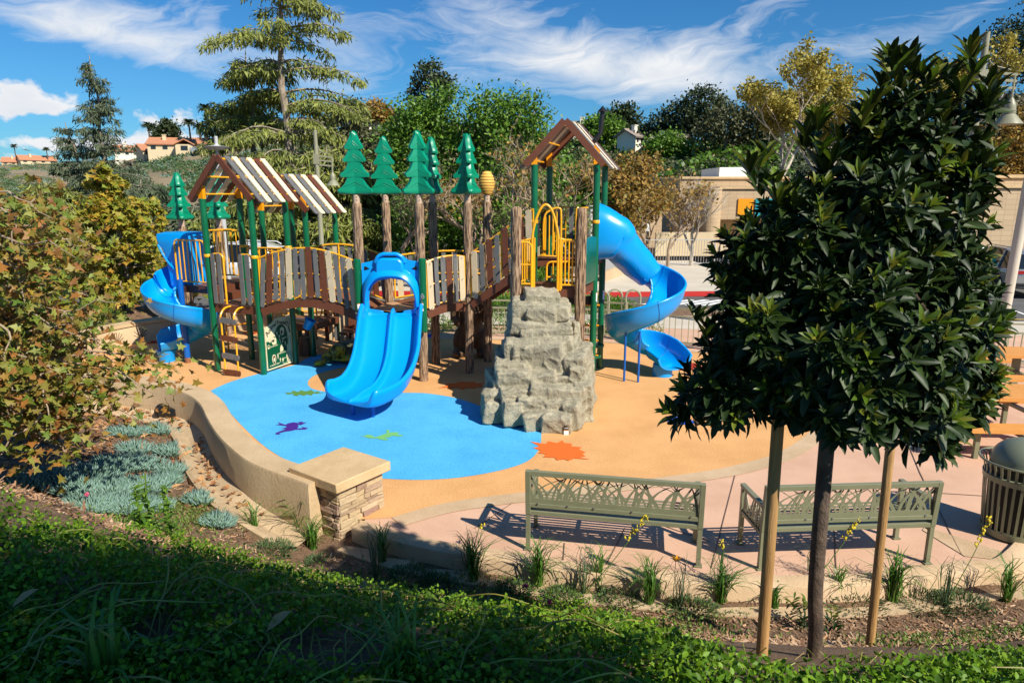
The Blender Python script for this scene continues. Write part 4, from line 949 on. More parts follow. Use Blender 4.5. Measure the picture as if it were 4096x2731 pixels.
def spiral(c, a0, a1, r, z0_, z1_, n_): 
    return [V(c[0] + r * math.cos(R(a0 + (a1 - a0) * i / n_)), c[1] + r * math.sin(R(a0 + (a1 - a0) * i / n_)), z0_ + (z1_ - z0_) * i / n_) for i in range(n_ + 1)]
# right spiral slide from the tower
cx, cy = 2.60, 13.25
pre = [V(1.72, 13.45, 2.42), V(1.95, 13.55, 2.32), V(2.25, 13.68, 2.05)]
sp_ = spiral((cx, cy), 92, -275, .44, 1.86, .40, 44)
post_ = [V(2.85, 13.66, .34), V(3.02, 13.45, .27), V(3.14, 13.22, .22), V(3.2, 13.02, .2)]
path = smooth_pts(pre + [sp_[i] for i in range(0, 45, 4)] + post_, 5)
sr_ = MB(); 
def secR(t):
    k = min(1, t * 3.5); e_ = max(0, (t - .86) / .14)
    return usec(.29 + .03 * e_, (.40 if t < .9 else .40 - 1.5 * (t - .9)), .20 + .10 * (1 - k) - .0 * e_, n=14)
SR = thing('spiral_slide', None, None); SR.parent = PS; SR.location = V(0, 0, 0) - PS.location; MW[SR] = Matrix(); del_ = None
SR['label'] = 'tall blue spiral slide on the right of the tower'
chute(path, secR, parent=SR)
# hood: closed flared tube over the first run
HD = [((1.66, 13.45, 2.84), .42, .53), ((1.80, 13.42, 2.82), .40, .48), ((1.95, 13.41, 2.76), .38, .42), ((2.05, 13.42, 2.71), .36, .38), ((2.09, 13.42, 2.63), .33, .32), ((2.2, 13.46, 2.50), .32, .30), ((2.35, 13.53, 2.35), .31, .28), ((2.5, 13.60, 2.20), .32, .28), ((2.66, 13.64, 2.05), .31, .25), ((2.74, 13.65, 1.97), .31, .24)]
hp = [V(*a[0]) for a in HD]; secs = []
hp = smooth_pts(hp, 4); hwid = [HD[min(i // 4, 9)][1] * (1 - (i % 4) / 4) + HD[min(i // 4 + 1, 9)][1] * (i % 4) / 4 for i in range(len(hp))]; hhei = [HD[min(i // 4, 9)][2] * (1 - (i % 4) / 4) + HD[min(i // 4 + 1, 9)][2] * (i % 4) / 4 for i in range(len(hp))]
for i, p in enumerate(hp):
    t = i / (len(hp) - 1); d_ = (hp[min(i + 1, len(hp) - 1)] - hp[max(i - 1, 0)]).normalized(); la_ = d_.cross(Zu).normalized(); up_ = (la_.cross(d_) * min(1, t * 2.2) + Zu * max(0, 1 - t * 2.2)).normalized(); ring = []
    for k in range(28):
        a = 2 * math.pi * k / 28; e_ = 3.0; cc_, ss_ = math.cos(a), math.sin(a); rr_ = (abs(cc_) ** e_ + abs(ss_) ** e_) ** (-1 / e_)
        rr_ *= 1 + (.018 * math.sin(i * 3.1) if (t < .34 and ss_ > .5) else 0)
        ring.append(p + la_ * (hwid[i] * rr_ * cc_) + up_ * (hhei[i] * rr_ * ss_))
    secs.append(ring)
mb = MB(); mb.sweep(secs, cap=False); hd = mb.build('hood', 'blue_plastic', SR, ang=60)
sm_ = hd.modifiers.new('shell', 'SOLIDIFY'); sm_.thickness = .03; sm_.offset = -1
mb = MB()                                           # embossed bark lines
for k, (v0, side_) in enumerate(((.10, -1), (.22, -1), (.0, -1), (.15, -1))):
    q = []
    for j in range(12):
        f = (k * .17 + .12) + j * .026; i = min(len(hp) - 2, int(f * (len(hp) - 1))); p = hp[i].lerp(hp[i + 1], f * (len(hp) - 1) - i); d_ = (hp[i + 1] - hp[i]).normalized(); la_ = d_.cross(Zu).normalized(); up_ = la_.cross(d_)
        w_ = hwid[i]; q.append(p + la_ * (w_ + .003) + up_ * (.12 - .09 * k + .035 * math.sin(j * 1.1)))
    mb.tube(q, .006, 5)
mb.build('embossed_line', 'blue_plastic', SR)
for (x, y, z) in ((2.18, 12.83, .98), (2.44, 12.76, 1.0)):
    mb = MB(); mb.tube([V(x, y, 0), V(x, y, z)], .022, 10); mb.build('support_leg', 'blue_steel', SR)
mb = MB(); mb.lathe((3.02, 13.28, 0), [(.20, 0), (.20, .12), (.19, .24), (.12, .28), (0, .28)], 22); mb.build('exit_foot', 'blue_plastic', SR)
# left spiral slide
SL = thing('spiral_slide', None, None); SL.parent = PS; SL.location = V(0, 0, 0) - PS.location; MW[SL] = Matrix(); SL['label'] = 'blue spiral slide at the left end with a square hood'
cx, cy = -7.0, 14.33
pre = [V(-7.1, 15.0, 1.70), V(-7.2, 14.9, 1.66), V(-7.32, 14.75, 1.56)]
sp_ = spiral((cx, cy), 140, 470, .42, 1.46, .36, 44)
path = smooth_pts(pre + [sp_[i] for i in range(0, 45, 4)] + [V(-7.33, 14.62, .30), V(-7.5, 14.5, .26), V(-7.62, 14.42, .24)], 5)
def secL(t): return usec(.28, .20, .38 if t < .95 else .38 - 2.6 * (t - .95), n=14)
chute(path, secL, parent=SL)
mb = MB(); mb.tube([V(-7.0, 14.33, .12), V(-7.0, 14.33, 1.8)], .062, 16); mb.build('center_post', 'blue_steel', SL)
mb = MB(); mb.tube([V(-7.0, 14.33, 0), V(-7.0, 14.33, .16)], .058, 16); mb.build('post_foot', 'deck_brown', SL)
mb = MB(); mb.lathe((-7.52, 14.48, 0), [(.16, 0), (.16, .10), (.19, .20), (.2, .25), (0, .25)], 20); mb.build('exit_foot', 'blue_plastic', SL)
hz_ = MB(); c0 = V(-7.05, 14.92, 0); ea = V(.95, -.31, 0).normalized(); eb = V(.31, .95, 0).normalized()
# hood: moulded box flaring up and out with a rounded brow
secs = []
for z_, wl_, wr_, f_, b_ in ((1.55, -.22, .33, -.30, .30), (1.64, -.26, .36, -.33, .32), (1.85, -.27, .36, -.34, .32), (2.1, -.29, .36, -.35, .32), (2.3, -.31, .37, -.36, .32), (2.42, -.36, .37, -.37, .32), (2.50, -.46, .37, -.37, .32), (2.62, -.50, .37, -.36, .32), (2.72, -.53, .37, -.33, .31), (2.76, -.42, .32, -.22, .25)):
    x0, x1 = wl_, wr_; r_ = .07; ring = []
    for (px_, py_, a0) in ((x1 - r_, f_ + r_, -90), (x1 - r_, b_ - r_, 0), (x0 + r_, b_ - r_, 90), (x0 + r_, f_ + r_, 180)):
        for k in range(5): a = R(a0 + k * 22.5); ring.append(V(c0.x, c0.y, z_) + ea * (px_ + r_ * math.cos(a)) + eb * (py_ + r_ * math.sin(a)))
    secs.append(ring)
hz_.sweep(secs); hz_.build('hood', 'blue_plastic', SL, ang=50)
mb = MB(); s_ = smooth_pts([V(-.42, 0, 2.5), V(-.30, 0, 2.28), V(-.16, 0, 2.1), V(.0, 0, 1.95), (0.06, 0, 1.75), (.2, 0, 1.62)], 5)
mb.tube([V(c0.x, c0.y, p.z) + ea * p.x + eb * (-.375) for p in s_], .022, 8); mb.build('hood_rib', 'blue_plastic', SL)
# double slide
SDo = thing('double_slide', None, None); SDo.parent = PS; SDo.location = V(0, 0, 0) - PS.location; MW[SDo] = Matrix(); SDo['label'] = 'wide blue double slide curving down onto the blue surface'
cp = smooth_pts([V(-2.235, 12.70, 1.34), V(-2.235, 12.52, 1.30), V(-2.225, 12.28, 1.12), V(-2.21, 11.98, .88), V(-2.20, 11.66, .65), V(-2.23, 11.30, .45), V(-2.32, 10.95, .33), V(-2.47, 10.64, .30), V(-2.56, 10.50, .315)], 7)
hw = .505
def dsec(t):
    # two lanes: rims at +-hw and centre ridge
    hr_ = .20 if t < .82 else .20 - (t - .82) * .65; e_ = max(0, (t - .93) / .07); hs = .25 if t > .10 else .10 + t * 1.5
    pts_ = []
    prof = [(-1.0, 1), (-.97, .55), (-.93, .22), (-.85, .05), (-.72, 0), (-.3, 0), (-.16, .06), (-.095, .22), (-.07, .62), (-.045, .82), (0, .90), (.045, .82), (.07, .62), (.095, .22), (.16, .06), (.3, 0), (.72, 0), (.85, .05), (.93, .22), (.97, .55), (1.0, 1)]
    ridge = .78
    inn_ = [(u * hw, v * (hs if abs(u) > .5 else hr_ * ridge) * 1.0) for u, v in prof]
    rimL = [(-hw - .075, hs - .07), (-hw - .085, hs - .02), (-hw - .07, hs + .018), (-hw - .035, hs + .032)]
    rimR = [(-p[0], p[1]) for p in reversed(rimL)]
    under = [(hw + .045, hs * .45), (hw + .02, .0), (hw - .08, -.045), (0.1, -.045), (-.1, -.045), (-hw + .08, -.045), (-hw - .02, 0), (-hw - .045, hs * .45)]
    return [(u, v + 0.0) for u, v in rimL + inn_ + rimR + under]
def dlat(i):
    n_ = len(cp); d_ = cp[min(i + 1, n_ - 1)] - cp[max(i - 1, 0)]; d_.z = 0; d_.normalize(); return V(d_.y, -d_.x, 0) * -1 if False else d_.cross(Zu).normalized()
secs = []; nC = len(cp)
for i, p in enumerate(cp):
    t = i / (nC - 1); d_ = (cp[min(i + 1, nC - 1)] - cp[max(i - 1, 0)]).normalized(); la_ = dlat(i); up_ = la_.cross(d_).normalized(); up_ = (up_ * .6 + Zu * .4).normalized()
    secs.append([p + la_ * u + up_ * v for u, v in dsec(t)])
# rounded-off end: shrink last sections
d_ = (cp[-1] - cp[-2]).normalized(); la_ = dlat(nC - 1)
base = secs[-1]
for k, (adv, sh, dn) in enumerate(((.05, .97, .03), (.09, .92, .45), (.10, .87, .75))):
    secs.append([cp[-1] + d_ * adv + (q - cp[-1]).project(la_) * sh + Zu * (max(-.05, (q - cp[-1]).z * (1 - dn))) - Zu * .012 * k for q in base])
mb = MB(); mb.sweep(secs); ds = mb.build('chute', 'blue_plastic', SDo, ang=55)
sb = ds.modifiers.new('sub', 'SUBSURF'); sb.levels = 1; sb.render_levels = 1
for x, y in ((-2.62, 10.76), (-2.27, 10.64)):
    mb = MB(); mb.tube([V(x, y, 0), V(x, y, .30)], .035, 10); mb.build('support_leg', 'blue_steel', SDo)
# entry panel: arch cut in a blue board between the short posts, with a projecting brow and a handle loop
py_ = 12.70; x0, x1 = -2.80, -1.735; xm = (x0 + x1) / 2 + .01
outl = [(x0, 1.22), (x0, 2.30), (x0 + .2, 2.345), (xm - .30, 2.37), (xm - .24, 2.43), (xm - .15, 2.47), (xm, 2.485), (xm + .15, 2.47), (xm + .24, 2.43), (xm + .30, 2.38), (x1 - .2, 2.36), (x1, 2.33), (x1, 1.22)]
hole = [(xm - .43, 1.22), (xm - .43, 1.5), (xm - .43, 1.70), (xm - .40, 1.80), (xm - .34, 1.90), (xm - .24, 1.98), (xm, 2.02), (xm + .24, 1.98), (xm + .34, 1.90), (xm + .40, 1.80), (xm + .43, 1.70), (xm + .43, 1.5), (xm + .43, 1.22)]
mb = MB(); n_ = len(outl)
for (yy, fl) in ((py_, False), (py_ + .06, True)):
    vs = [V(a, yy, b) for a, b in outl] + [V(a, yy, b) for a, b in hole]
    mb.add(vs, [((i, i + 1, n_ + i + 1, n_ + i) if not fl else (n_ + i, n_ + i + 1, i + 1, i)) for i in range(n_ - 1)])
for L_ in (outl, hole):
    vs = [V(a, py_, b) for a, b in L_] + [V(a, py_ + .06, b) for a, b in L_]; mb.add(vs, [(i, i + 1, n_ + i + 1, n_ + i) for i in range(n_ - 1)])
ep = mb.build('entry_panel', 'blue_plastic', SDo, ang=40, bevel=.008)
mb = MB(); ar = smooth_pts([V(xm - .47, py_, 1.30), V(xm - .46, py_, 1.62), V(xm - .40, py_, 1.86), V(xm - .24, py_, 2.03), V(xm, py_, 2.07), V(xm + .24, py_, 2.03), V(xm + .40, py_, 1.86), V(xm + .46, py_, 1.62), V(xm + .47, py_, 1.30)], 5); secs = []
for i, p in enumerate(ar):
    t = i / (len(ar) - 1); k = math.sin(math.pi * t) ** .8; o_ = (p - V(xm, py_, 1.55)); o_.y = 0; o_.normalize()
    dp = .06 + .15 * k; th_ = .035 + .085 * k * k
    secs.append([p, p - V(0, dp, 0) - o_ * .02, p - V(0, dp + .02, 0) + o_ * .02, p - V(0, dp * .85, 0) + o_ * th_ * .8, p - V(0, .02, 0) + o_ * (th_ + .12 * k)])
mb.sweep(secs); br_ = mb.build('brow', 'blue_plastic', SDo, ang=50)
sb = br_.modifiers.new('sub', 'SUBSURF'); sb.levels = 1; sb.render_levels = 1
mb = MB(); mb.prism([(xm - .27, 2.10), (xm + .27, 2.10), (xm + .25, 2.34), (xm + .17, 2.41), (xm - .17, 2.41), (xm - .25, 2.34)], V(0, py_ - .15, 0), V(1, 0, 0), Zu, -.16); mb.build('brow_block', 'blue_plastic', SDo, bevel=.04)
mb = MB(); mb.tube(smooth_pts([V(xm - .27, py_ - .03, 2.32), V(xm - .22, py_ - .05, 2.42), V(xm - .12, py_ - .06, 2.475), V(xm, py_ - .06, 2.475), V(xm + .12, py_ - .06, 2.475), V(xm + .22, py_ - .05, 2.42), V(xm + .27, py_ - .03, 2.32)], 5), .036, 12); mb.build('handle', 'blue_plastic', SDo)
mb = MB(); e_ = [(xm + .14 * math.cos(a), 2.435 + .024 * math.sin(a)) for a in [2 * math.pi * k / 24 for k in range(24)]]
mb.prism(e_, V(0, py_ - .152 + .14, 0), V(1, 0, 0), Zu, .004); 
for sx in (-1, 1):
    c_ = xm + sx * .44; mb.prism([(c_ - .05 * sx, 2.20), (c_ + .05 * sx, 2.17), (c_ + .05 * sx, 2.24), (c_ + .02 * sx, 2.245)][::sx], V(0, py_ - .004, 0), V(1, 0, 0), Zu, .004)
mb.build('hand_hole', 'glass_dark', SDo, smooth=False)
# arms joining the brow to the chute walls
for sx in (-1, 1):
    mb = MB(); mb.tube(smooth_pts([V(xm + sx * .47, py_ - .04, 1.6), V(xm + sx * .48, py_ - .07, 1.40), V(xm + sx * .53, 12.50, 1.42), V(xm + sx * .56, 12.32, 1.34)], 4), [.05] * 13, 10); mb.build('side_arm', 'blue_plastic', SDo)
# step discs by the tower
for (x, y, z) in ((1.62, 13.22, .42), (1.72, 13.55, .56)):
    mb = MB(); mb.lathe((x, y, z), [(.12, -.035), (.15, -.03), (.155, 0), (.15, .02), (0, .022)], 22); part(mb, 'step_disc', 'green_paint')
# rope/rung climber behind the right log
mb = MB()
for z in (.45, .75, 1.05, 1.45): mb.tube([V(1.3, 13.2, z), V(1.7, 13.1, z)], .018, 8)
mb.tube([V(1.32, 13.2, 0), V(1.32, 13.2, 1.9)], .02, 8); part(mb, 'back_climber', 'orange_paint')
mb = MB(); mb.box((1.32, 13.1, 1.55), (.5, .05, .16)); mb.box((1.3, 13.15, 1.0), (.12, .05, .5)); mb.box((1.3, 13.15, .35), (.12, .05, .5)); part(mb, 'climber_plate', 'black_metal', smooth=False)
# under-deck lattice for small children: posts, beige fence, steps, hanging ladder
for (x, y) in ((-4.55, 16.6), (-3.75, 15.75)):
    mb = MB(); mb.box((x, y, .55), (.14, .14, 1.1)); part(mb, 'timber_post', 'brown_plastic', smooth=False)
mb = MB(); 
for i, cm in enumerate((0, 1, 0, 0)): mb.box((-4.35 + i * .15, 16.1 - i * .08, .55), (.09, .03, .85), mi=cm)
mb.beam(V(-4.6, 16.05, .93), V(-3.75, 15.7, 1.0), .04, .09); part(mb, 'low_fence', ['beige_plastic', 'grey_plastic'], smooth=False)
mb = MB()
for i in range(3): mb.box((-3.25 - .25 * i, 15.5, .16 + .16 * i), (.3, .8, .05), mi=0); mb.box((-3.12 - .25 * i, 15.5, .08 + .16 * i), (.03, .8, .15), mi=1)
mb.beam(V(-2.7, 15.1, .45), V(-3.7, 15.1, 1.05), .04, .07, mi=0); part(mb, 'steps', ['brown_plastic', 'beige_plastic'], smooth=False)
mb = MB(); mb.tube(smooth_pts([V(-4.5, 15.6, 1.3), V(-4.5, 15.5, .9), V(-4.45, 15.45, .8), V(-4.38, 15.5, .9), V(-4.38, 15.6, 1.3)], 4), .018, 8); part(mb, 'grab_loop', 'orange_paint')
mb = MB(); mb.prism([(0, 0), (.30, -.08), (.30, .02), (0, .12)], V(-4.9, 14.95, 1.0), V(1, -.2, 0), Zu, .03); part(mb, 'green_plate', 'green_paint', smooth=False)
mb = MB(); mb.tube([V(-6.55, 15.4, 0), V(-6.58, 15.4, 1.5)], .02, 8); mb.tube([V(-6.55, 15.4, .6), V(-5.9, 15.3, .7)], .016, 8); part(mb, 'pole', 'orange_paint')
# animal tracking game panel between two posts
pa, pb = V(-4.97, 13.42, 0), V(-4.69, 14.18, 0); pd = (pb - pa); pl_ = pd.length; pd.normalize(); pn = V(pd.y, -pd.x, 0)   # pn faces the camera side
def on(u, v, off=0.0): return V(pa.x, pa.y, 0) + pd * (u * pl_) + Zu * (.05 + v) + pn * off
ol = [(0, 0), (1, 0), (1, 1.02), (.86, 1.015), (.78, .995), (.70, 1.02), (.52, 1.04), (.38, 1.01), (.28, .945), (.16, .92), (0, .88)]
AP = MB(); AP.prism([(u * pl_, v) for u, v in ol], V(pa.x, pa.y, .05) - pn * .012, pd, Zu, .024)
ap = part(AP, 'game_panel', 'panel_cream', smooth=False, label='green and cream panel reading Animal Trackers')
def flat(pts_, off, m, nm):
    mb = MB(); mb.add([on(u, v, off) for u, v in pts_], [tuple(range(len(pts_)))]); return mb.build(nm, m, ap, smooth=False)
flat([(.03, .03), (.80, .03), (.76, .10), (.75, .20), (.80, .34), (.845, .50), (.84, .66), (.78, .79), (.68, .87), (.56, .88), (.46, .84), (.38, .75), (.32, .66), (.26, .61), (.16, .58), (.03, .60)], .0145, 'panel_green', 'green_field')
flat([(.97, .14), (.985, .03), (.80, .03), (.97, .03)][:0] or [(.90, .03), (.97, .03), (.97, .05), (.93, .05)], .0145, 'panel_green', 'green_corner')
items = []
ttl = [('A', .13, .72, .16, 45), ('n', .205, .775, .13, 38), ('i', .255, .815, .13, 34), ('m', .315, .845, .125, 26), ('a', .39, .87, .12, 18), ('l', .435, .885, .13, 12), ('T', .50, .885, .12, 4), ('r', .555, .89, .115, 0), ('a', .61, .885, .11, -4), ('c', .665, .878, .11, -6), ('k', .72, .865, .115, -8), ('e', .77, .85, .11, -8), ('r', .825, .85, .13, -2), ('s', .885, .84, .15, 4)]
for ch, u, v, s_, a in ttl:
    du = pd * math.cos(R(a)) + Zu * math.sin(R(a)); dv = -pd * math.sin(R(a)) + Zu * math.cos(R(a)); items.append((ch, s_, on(u, v, .0165), du, dv))
lettering(items, 'ink', ap)
for s_, u, v in (('1) MOUNTAIN LION', .22, .455), ('2) BISON', .70, .565), ('3) AMERICAN ELK', .58, .27), ('4) GRIZZLY BEAR', .28, .07)):
    lettering([(s_, .040, on(u, v, .0165), pd * .98 + Zu * .02, Zu)], 'panel_cream', ap)
ic = MB()
def blobp(u, v, ru, rv, n_=14, w=0.0, ph=0, off=.0165, mi=0):
    ic.add([on(u + ru * math.cos(2 * math.pi * k / n_) * (1 + w * math.sin(3 * 2 * math.pi * k / n_ + ph)), v + rv * math.sin(2 * math.pi * k / n_) * (1 + w * math.cos(2 * 2 * math.pi * k / n_ + ph)), off) for k in range(n_)], [tuple(range(n_))], mi)
for u, v in ((.16, .585), (.10, .46), ):
    blobp(u, v, .030, .025)
    for k in range(4): blobp(u - .04 + .027 * k, v + .042 + (.014 if k in (1, 2) else 0), .011, .013, 8)
for u, v in ((.44, .72), (.52, .64)): blobp(u - .014, v, .013, .035, 10); blobp(u + .014, v, .013, .035, 10); blobp(u - .015, v - .05, .008, .01, 8); blobp(u + .015, v - .05, .008, .01, 8)
for u, v in ((.73, .46), (.80, .38)): blobp(u, v, .020, .05, 12)
for u, v in ((.42, .24), (.50, .155)): blobp(u, v, .022, .035, 12); blobp(u, v - .045, .012, .02, 8)
blobp(.30, .58, .085, .095, w=.12); ic.add([on(.27, .49, .0166), on(.40, .50, .0166), on(.40, .61, .0166), on(.31, .63, .0166)], [(0, 1, 2, 3)], 0); blobp(.33, .665, .035, .045)
ic.add([on(.52, .30, .0166), on(.64, .32, .0166), on(.645, .40, .0166), on(.60, .48, .0166), on(.54, .42, .0166), on(.52, .38, .0166)], [tuple(range(6))], 0)
for s_ in (-1, 1):
    for k in range(3): blobp(.60 + s_ * (.035 + .02 * k), .51 + .03 * k, .016, .022, 8)
blobp(.64, .73, .08, .095, w=.08); blobp(.27, .20, .075, .105, w=.05)
blobp(.28, .58, .045, .03, off=.019, mi=1, w=.2); blobp(.62, .71, .035, .05, off=.019, mi=1, w=.2); blobp(.27, .20, .05, .08, off=.0185, mi=2, w=.05); blobp(.27, .19, .03, .045, off=.0195, mi=0); blobp(.26, .13, .03, .02, off=.0198, mi=1); blobp(.33, .66, .018, .012, off=.019, mi=1)
usa = [(.58, .12), (.66, .16), (.72, .15), (.80, .19), (.79, .12), (.77, .08), (.74, .04), (.68, .05), (.64, .035), (.60, .06)]
for a, b in zip(usa, usa[1:] + usa[:1]): ic.beam(on(*a, .0165), on(*b, .0165), .004, .008, 0, up=Zu)
star = [((.055 if k % 2 == 0 else .022) * math.sin(k * math.pi / 5) + .60, (.055 if k % 2 == 0 else .022) * math.cos(k * math.pi / 5) + .135) for k in range(10)]
ic.add([on(u, v, .017) for u, v in star], [tuple(range(10))], 0)
ic.build('picture', ['panel_cream', 'ink', 'brown_plastic'], ap, smooth=False)
gr_ = MB()
for rr_, in ((.10,), (.07,), (.045,)): 
    pts_ = [on(.885 + rr_ * math.cos(2 * math.pi * k / 20), .16 + rr_ * 1.15 * math.sin(2 * math.pi * k / 20), .016) for k in range(21)]; gr_.tube(pts_, .0028, 4, 0)
gr_.tube([on(.885 + .075 * math.cos(2 * math.pi * k / 24), .905 - .02 + .085 * math.sin(2 * math.pi * k / 24), .017) for k in range(25)], .005, 5); gr_.beam(on(.905, .79, .017), on(.945, .66, .017), .006, .028, up=pd)
gr_.tube(smooth_pts([on(.80, .20, .016), on(.83, .35, .016), on(.86, .5, .016), on(.90, .6, .016), on(.95, .5, .016), on(.96, .3, .016), on(.985, .2, .016)], 4), .003, 4)
gr_.build('groove', 'ink', ap)
# ---------------------------------------------------------------- things under the deck
def bucket():
    t = thing('bucket', 'small blue bucket hanging from a green post beside the tracking panel', 'bucket', G(1210, 1345, .35) * 0 + V(-4.33, 14.3, .86))
    mb = MB(); M = Matrix.Rotation(R(28), 3, 'Y'); c_ = V(-4.33, 14.3, .86)
    mb.lathe(c_, [(0, -.115), (.085, -.115), (.11, .07), (.125, .075), (.125, .10), (.11, .10), (.10, .02), (.08, -.10), (0, -.10)], 22, M=M); mb.build('tub', 'blue_plastic', t)
    mb = MB(); mb.tube([c_ + M @ V(-.1, 0, .06), V(-4.5, 14.27, .98), V(-4.6, 14.26, .99)], .006, 6); mb.build('hanger', 'steel', t)
bucket()
def stump(x, y, h, r, label):
    t = thing('stump_seat', label, 'stump', (x, y, 0), group='moulded tree stump seats'); mb = MB(); rings = []
    for i in range(9):
        z = h * i / 8; ring = []
        for j in range(36):
            a = 2 * math.pi * j / 36; q = noise.noise(V(math.cos(a) * 3, math.sin(a) * 3, z * 1.2 + x)); ring.append(V(x + math.cos(a) * r * (1.12 - .12 * i / 8) * (1 + .10 * q), y + math.sin(a) * r * (1.12 - .12 * i / 8) * (1 + .10 * q), z))
        rings.append(ring)
    mb.sweep(rings); mb.build('trunk', 'stump', t, ang=70); mb = MB(); mb.lathe((x, y, h), [(r * .9, -.02), (r * .88, .012), (0, .015)], 28); mb.build('seat', 'stump_top', t)
stump(-4.65, 16.0 - .95, .42, .15, 'wider brown stump seat just right of the bucket'); stump(-5.05, 16.8, .42, .14, 'stump seat farther back, half hidden behind the bucket')
def blobs(name, lab, cat, items, m, vox=.025, smooth=4, parts=None, loc=(0, 0, 0)):
    mb = MB()
    for c_, r_, *rot in items:
        M = Matrix.Rotation(R(rot[0]), 3, rot[1]) if rot else None; mb.ball(c_, r_, 16, 12, M=M)
    t = thing(name, lab, cat, loc); o = mb.build('body', m, t); md = o.modifiers.new('fuse', 'REMESH'); md.mode = 'VOXEL'; md.voxel_size = vox; md.use_smooth_shade = True
    s_ = o.modifiers.new('smooth', 'SMOOTH'); s_.iterations = smooth; s_.factor = .6
    tx = bpy.data.textures.new('fur', 'CLOUDS'); tx.noise_scale = .06; d = o.modifiers.new('fur', 'DISPLACE'); d.texture = tx; d.strength = .02; d.mid_level = .5
    return t, o
bx, by = -.92, 15.1
bt, bo = blobs('bear_sculpture', 'dark brown bear sculpture standing upright under the bridge', 'sculpture', [((bx, by, .55), (.30, .28, .42)), ((bx, by, .95), (.26, .24, .35)), ((bx - .02, by - .03, 1.38), (.21, .20, .22)), ((bx - .02, by - .2, 1.32), (.10, .14, .09)),
    ((bx - .16, by, 1.56), (.07, .05, .08)), ((bx + .14, by, 1.56), (.07, .05, .08)), ((bx - .24, by - .06, .32), (.17, .22, .32)), ((bx + .24, by - .06, .32), (.17, .22, .32)), ((bx - .27, by - .22, .09), (.15, .24, .11)), ((bx + .27, by - .22, .09), (.15, .24, .11)),
    ((bx - .32, by - .05, 1.02), (.12, .13, .28), 20, 'Y'), ((bx + .34, by - .05, 1.05), (.15, .16, .26), -14, 'Y'), ((bx - .30, by - .2, .80), (.09, .12, .12)), ((bx + .34, by - .2, .86), (.10, .12, .12))], 'bear_fur', loc=(bx, by, 0))
tx_, ty_ = -3.62, 14.55
tt_, to_ = blobs('turtle_sculpture', 'green and yellow turtle sculpture crouching behind the double slide', 'sculpture', [((tx_ - .08, ty_ - .42, .33), (.15, .19, .13)), ((tx_ - .08, ty_ - .22, .27), (.12, .22, .11)), ((tx_, ty_ + .0, .12), (.42, .50, .10)), ((tx_ - .36, ty_ - .28, .13), (.12, .20, .10), 30, 'Z'), ((tx_ - .46, ty_ - .48, .06), (.13, .14, .06)), ((tx_ + .32, ty_ - .3, .12), (.12, .2, .1)), ((tx_ + .38, ty_ - .46, .06), (.12, .14, .06)), ((tx_ - .4, ty_ + .4, .1), (.14, .16, .1)), ((tx_ + .4, ty_ + .4, .1), (.14, .16, .1))], 'turtle', vox=.018, smooth=2, loc=(tx_, ty_, 0))
mb = MB(); mb.lathe((tx_, ty_ + .12, .12), [(.40, -.06), (.44, 0), (.41, .07), (.34, .18), (.22, .27), (.10, .31), (0, .32)], 26); mb.build('shell', 'turtle_shell', tt_)
mb = MB()
for s_ in (-1, 1): mb.ball((tx_ - .08 + s_ * .10, ty_ - .5, .38), .03, 10, 8)
mb.build('eye', 'petal_yellow', tt_)
mb = MB()
for k in range(4): mb.lathe((tx_ - .53 + k * .05, ty_ - .62 + .01 * k, .03), [(.014, -.02), (.012, .02), (0, .04)], 6, M=Matrix.Rotation(R(80), 3, 'X'))
mb.build('claw', 'petal_yellow', tt_)
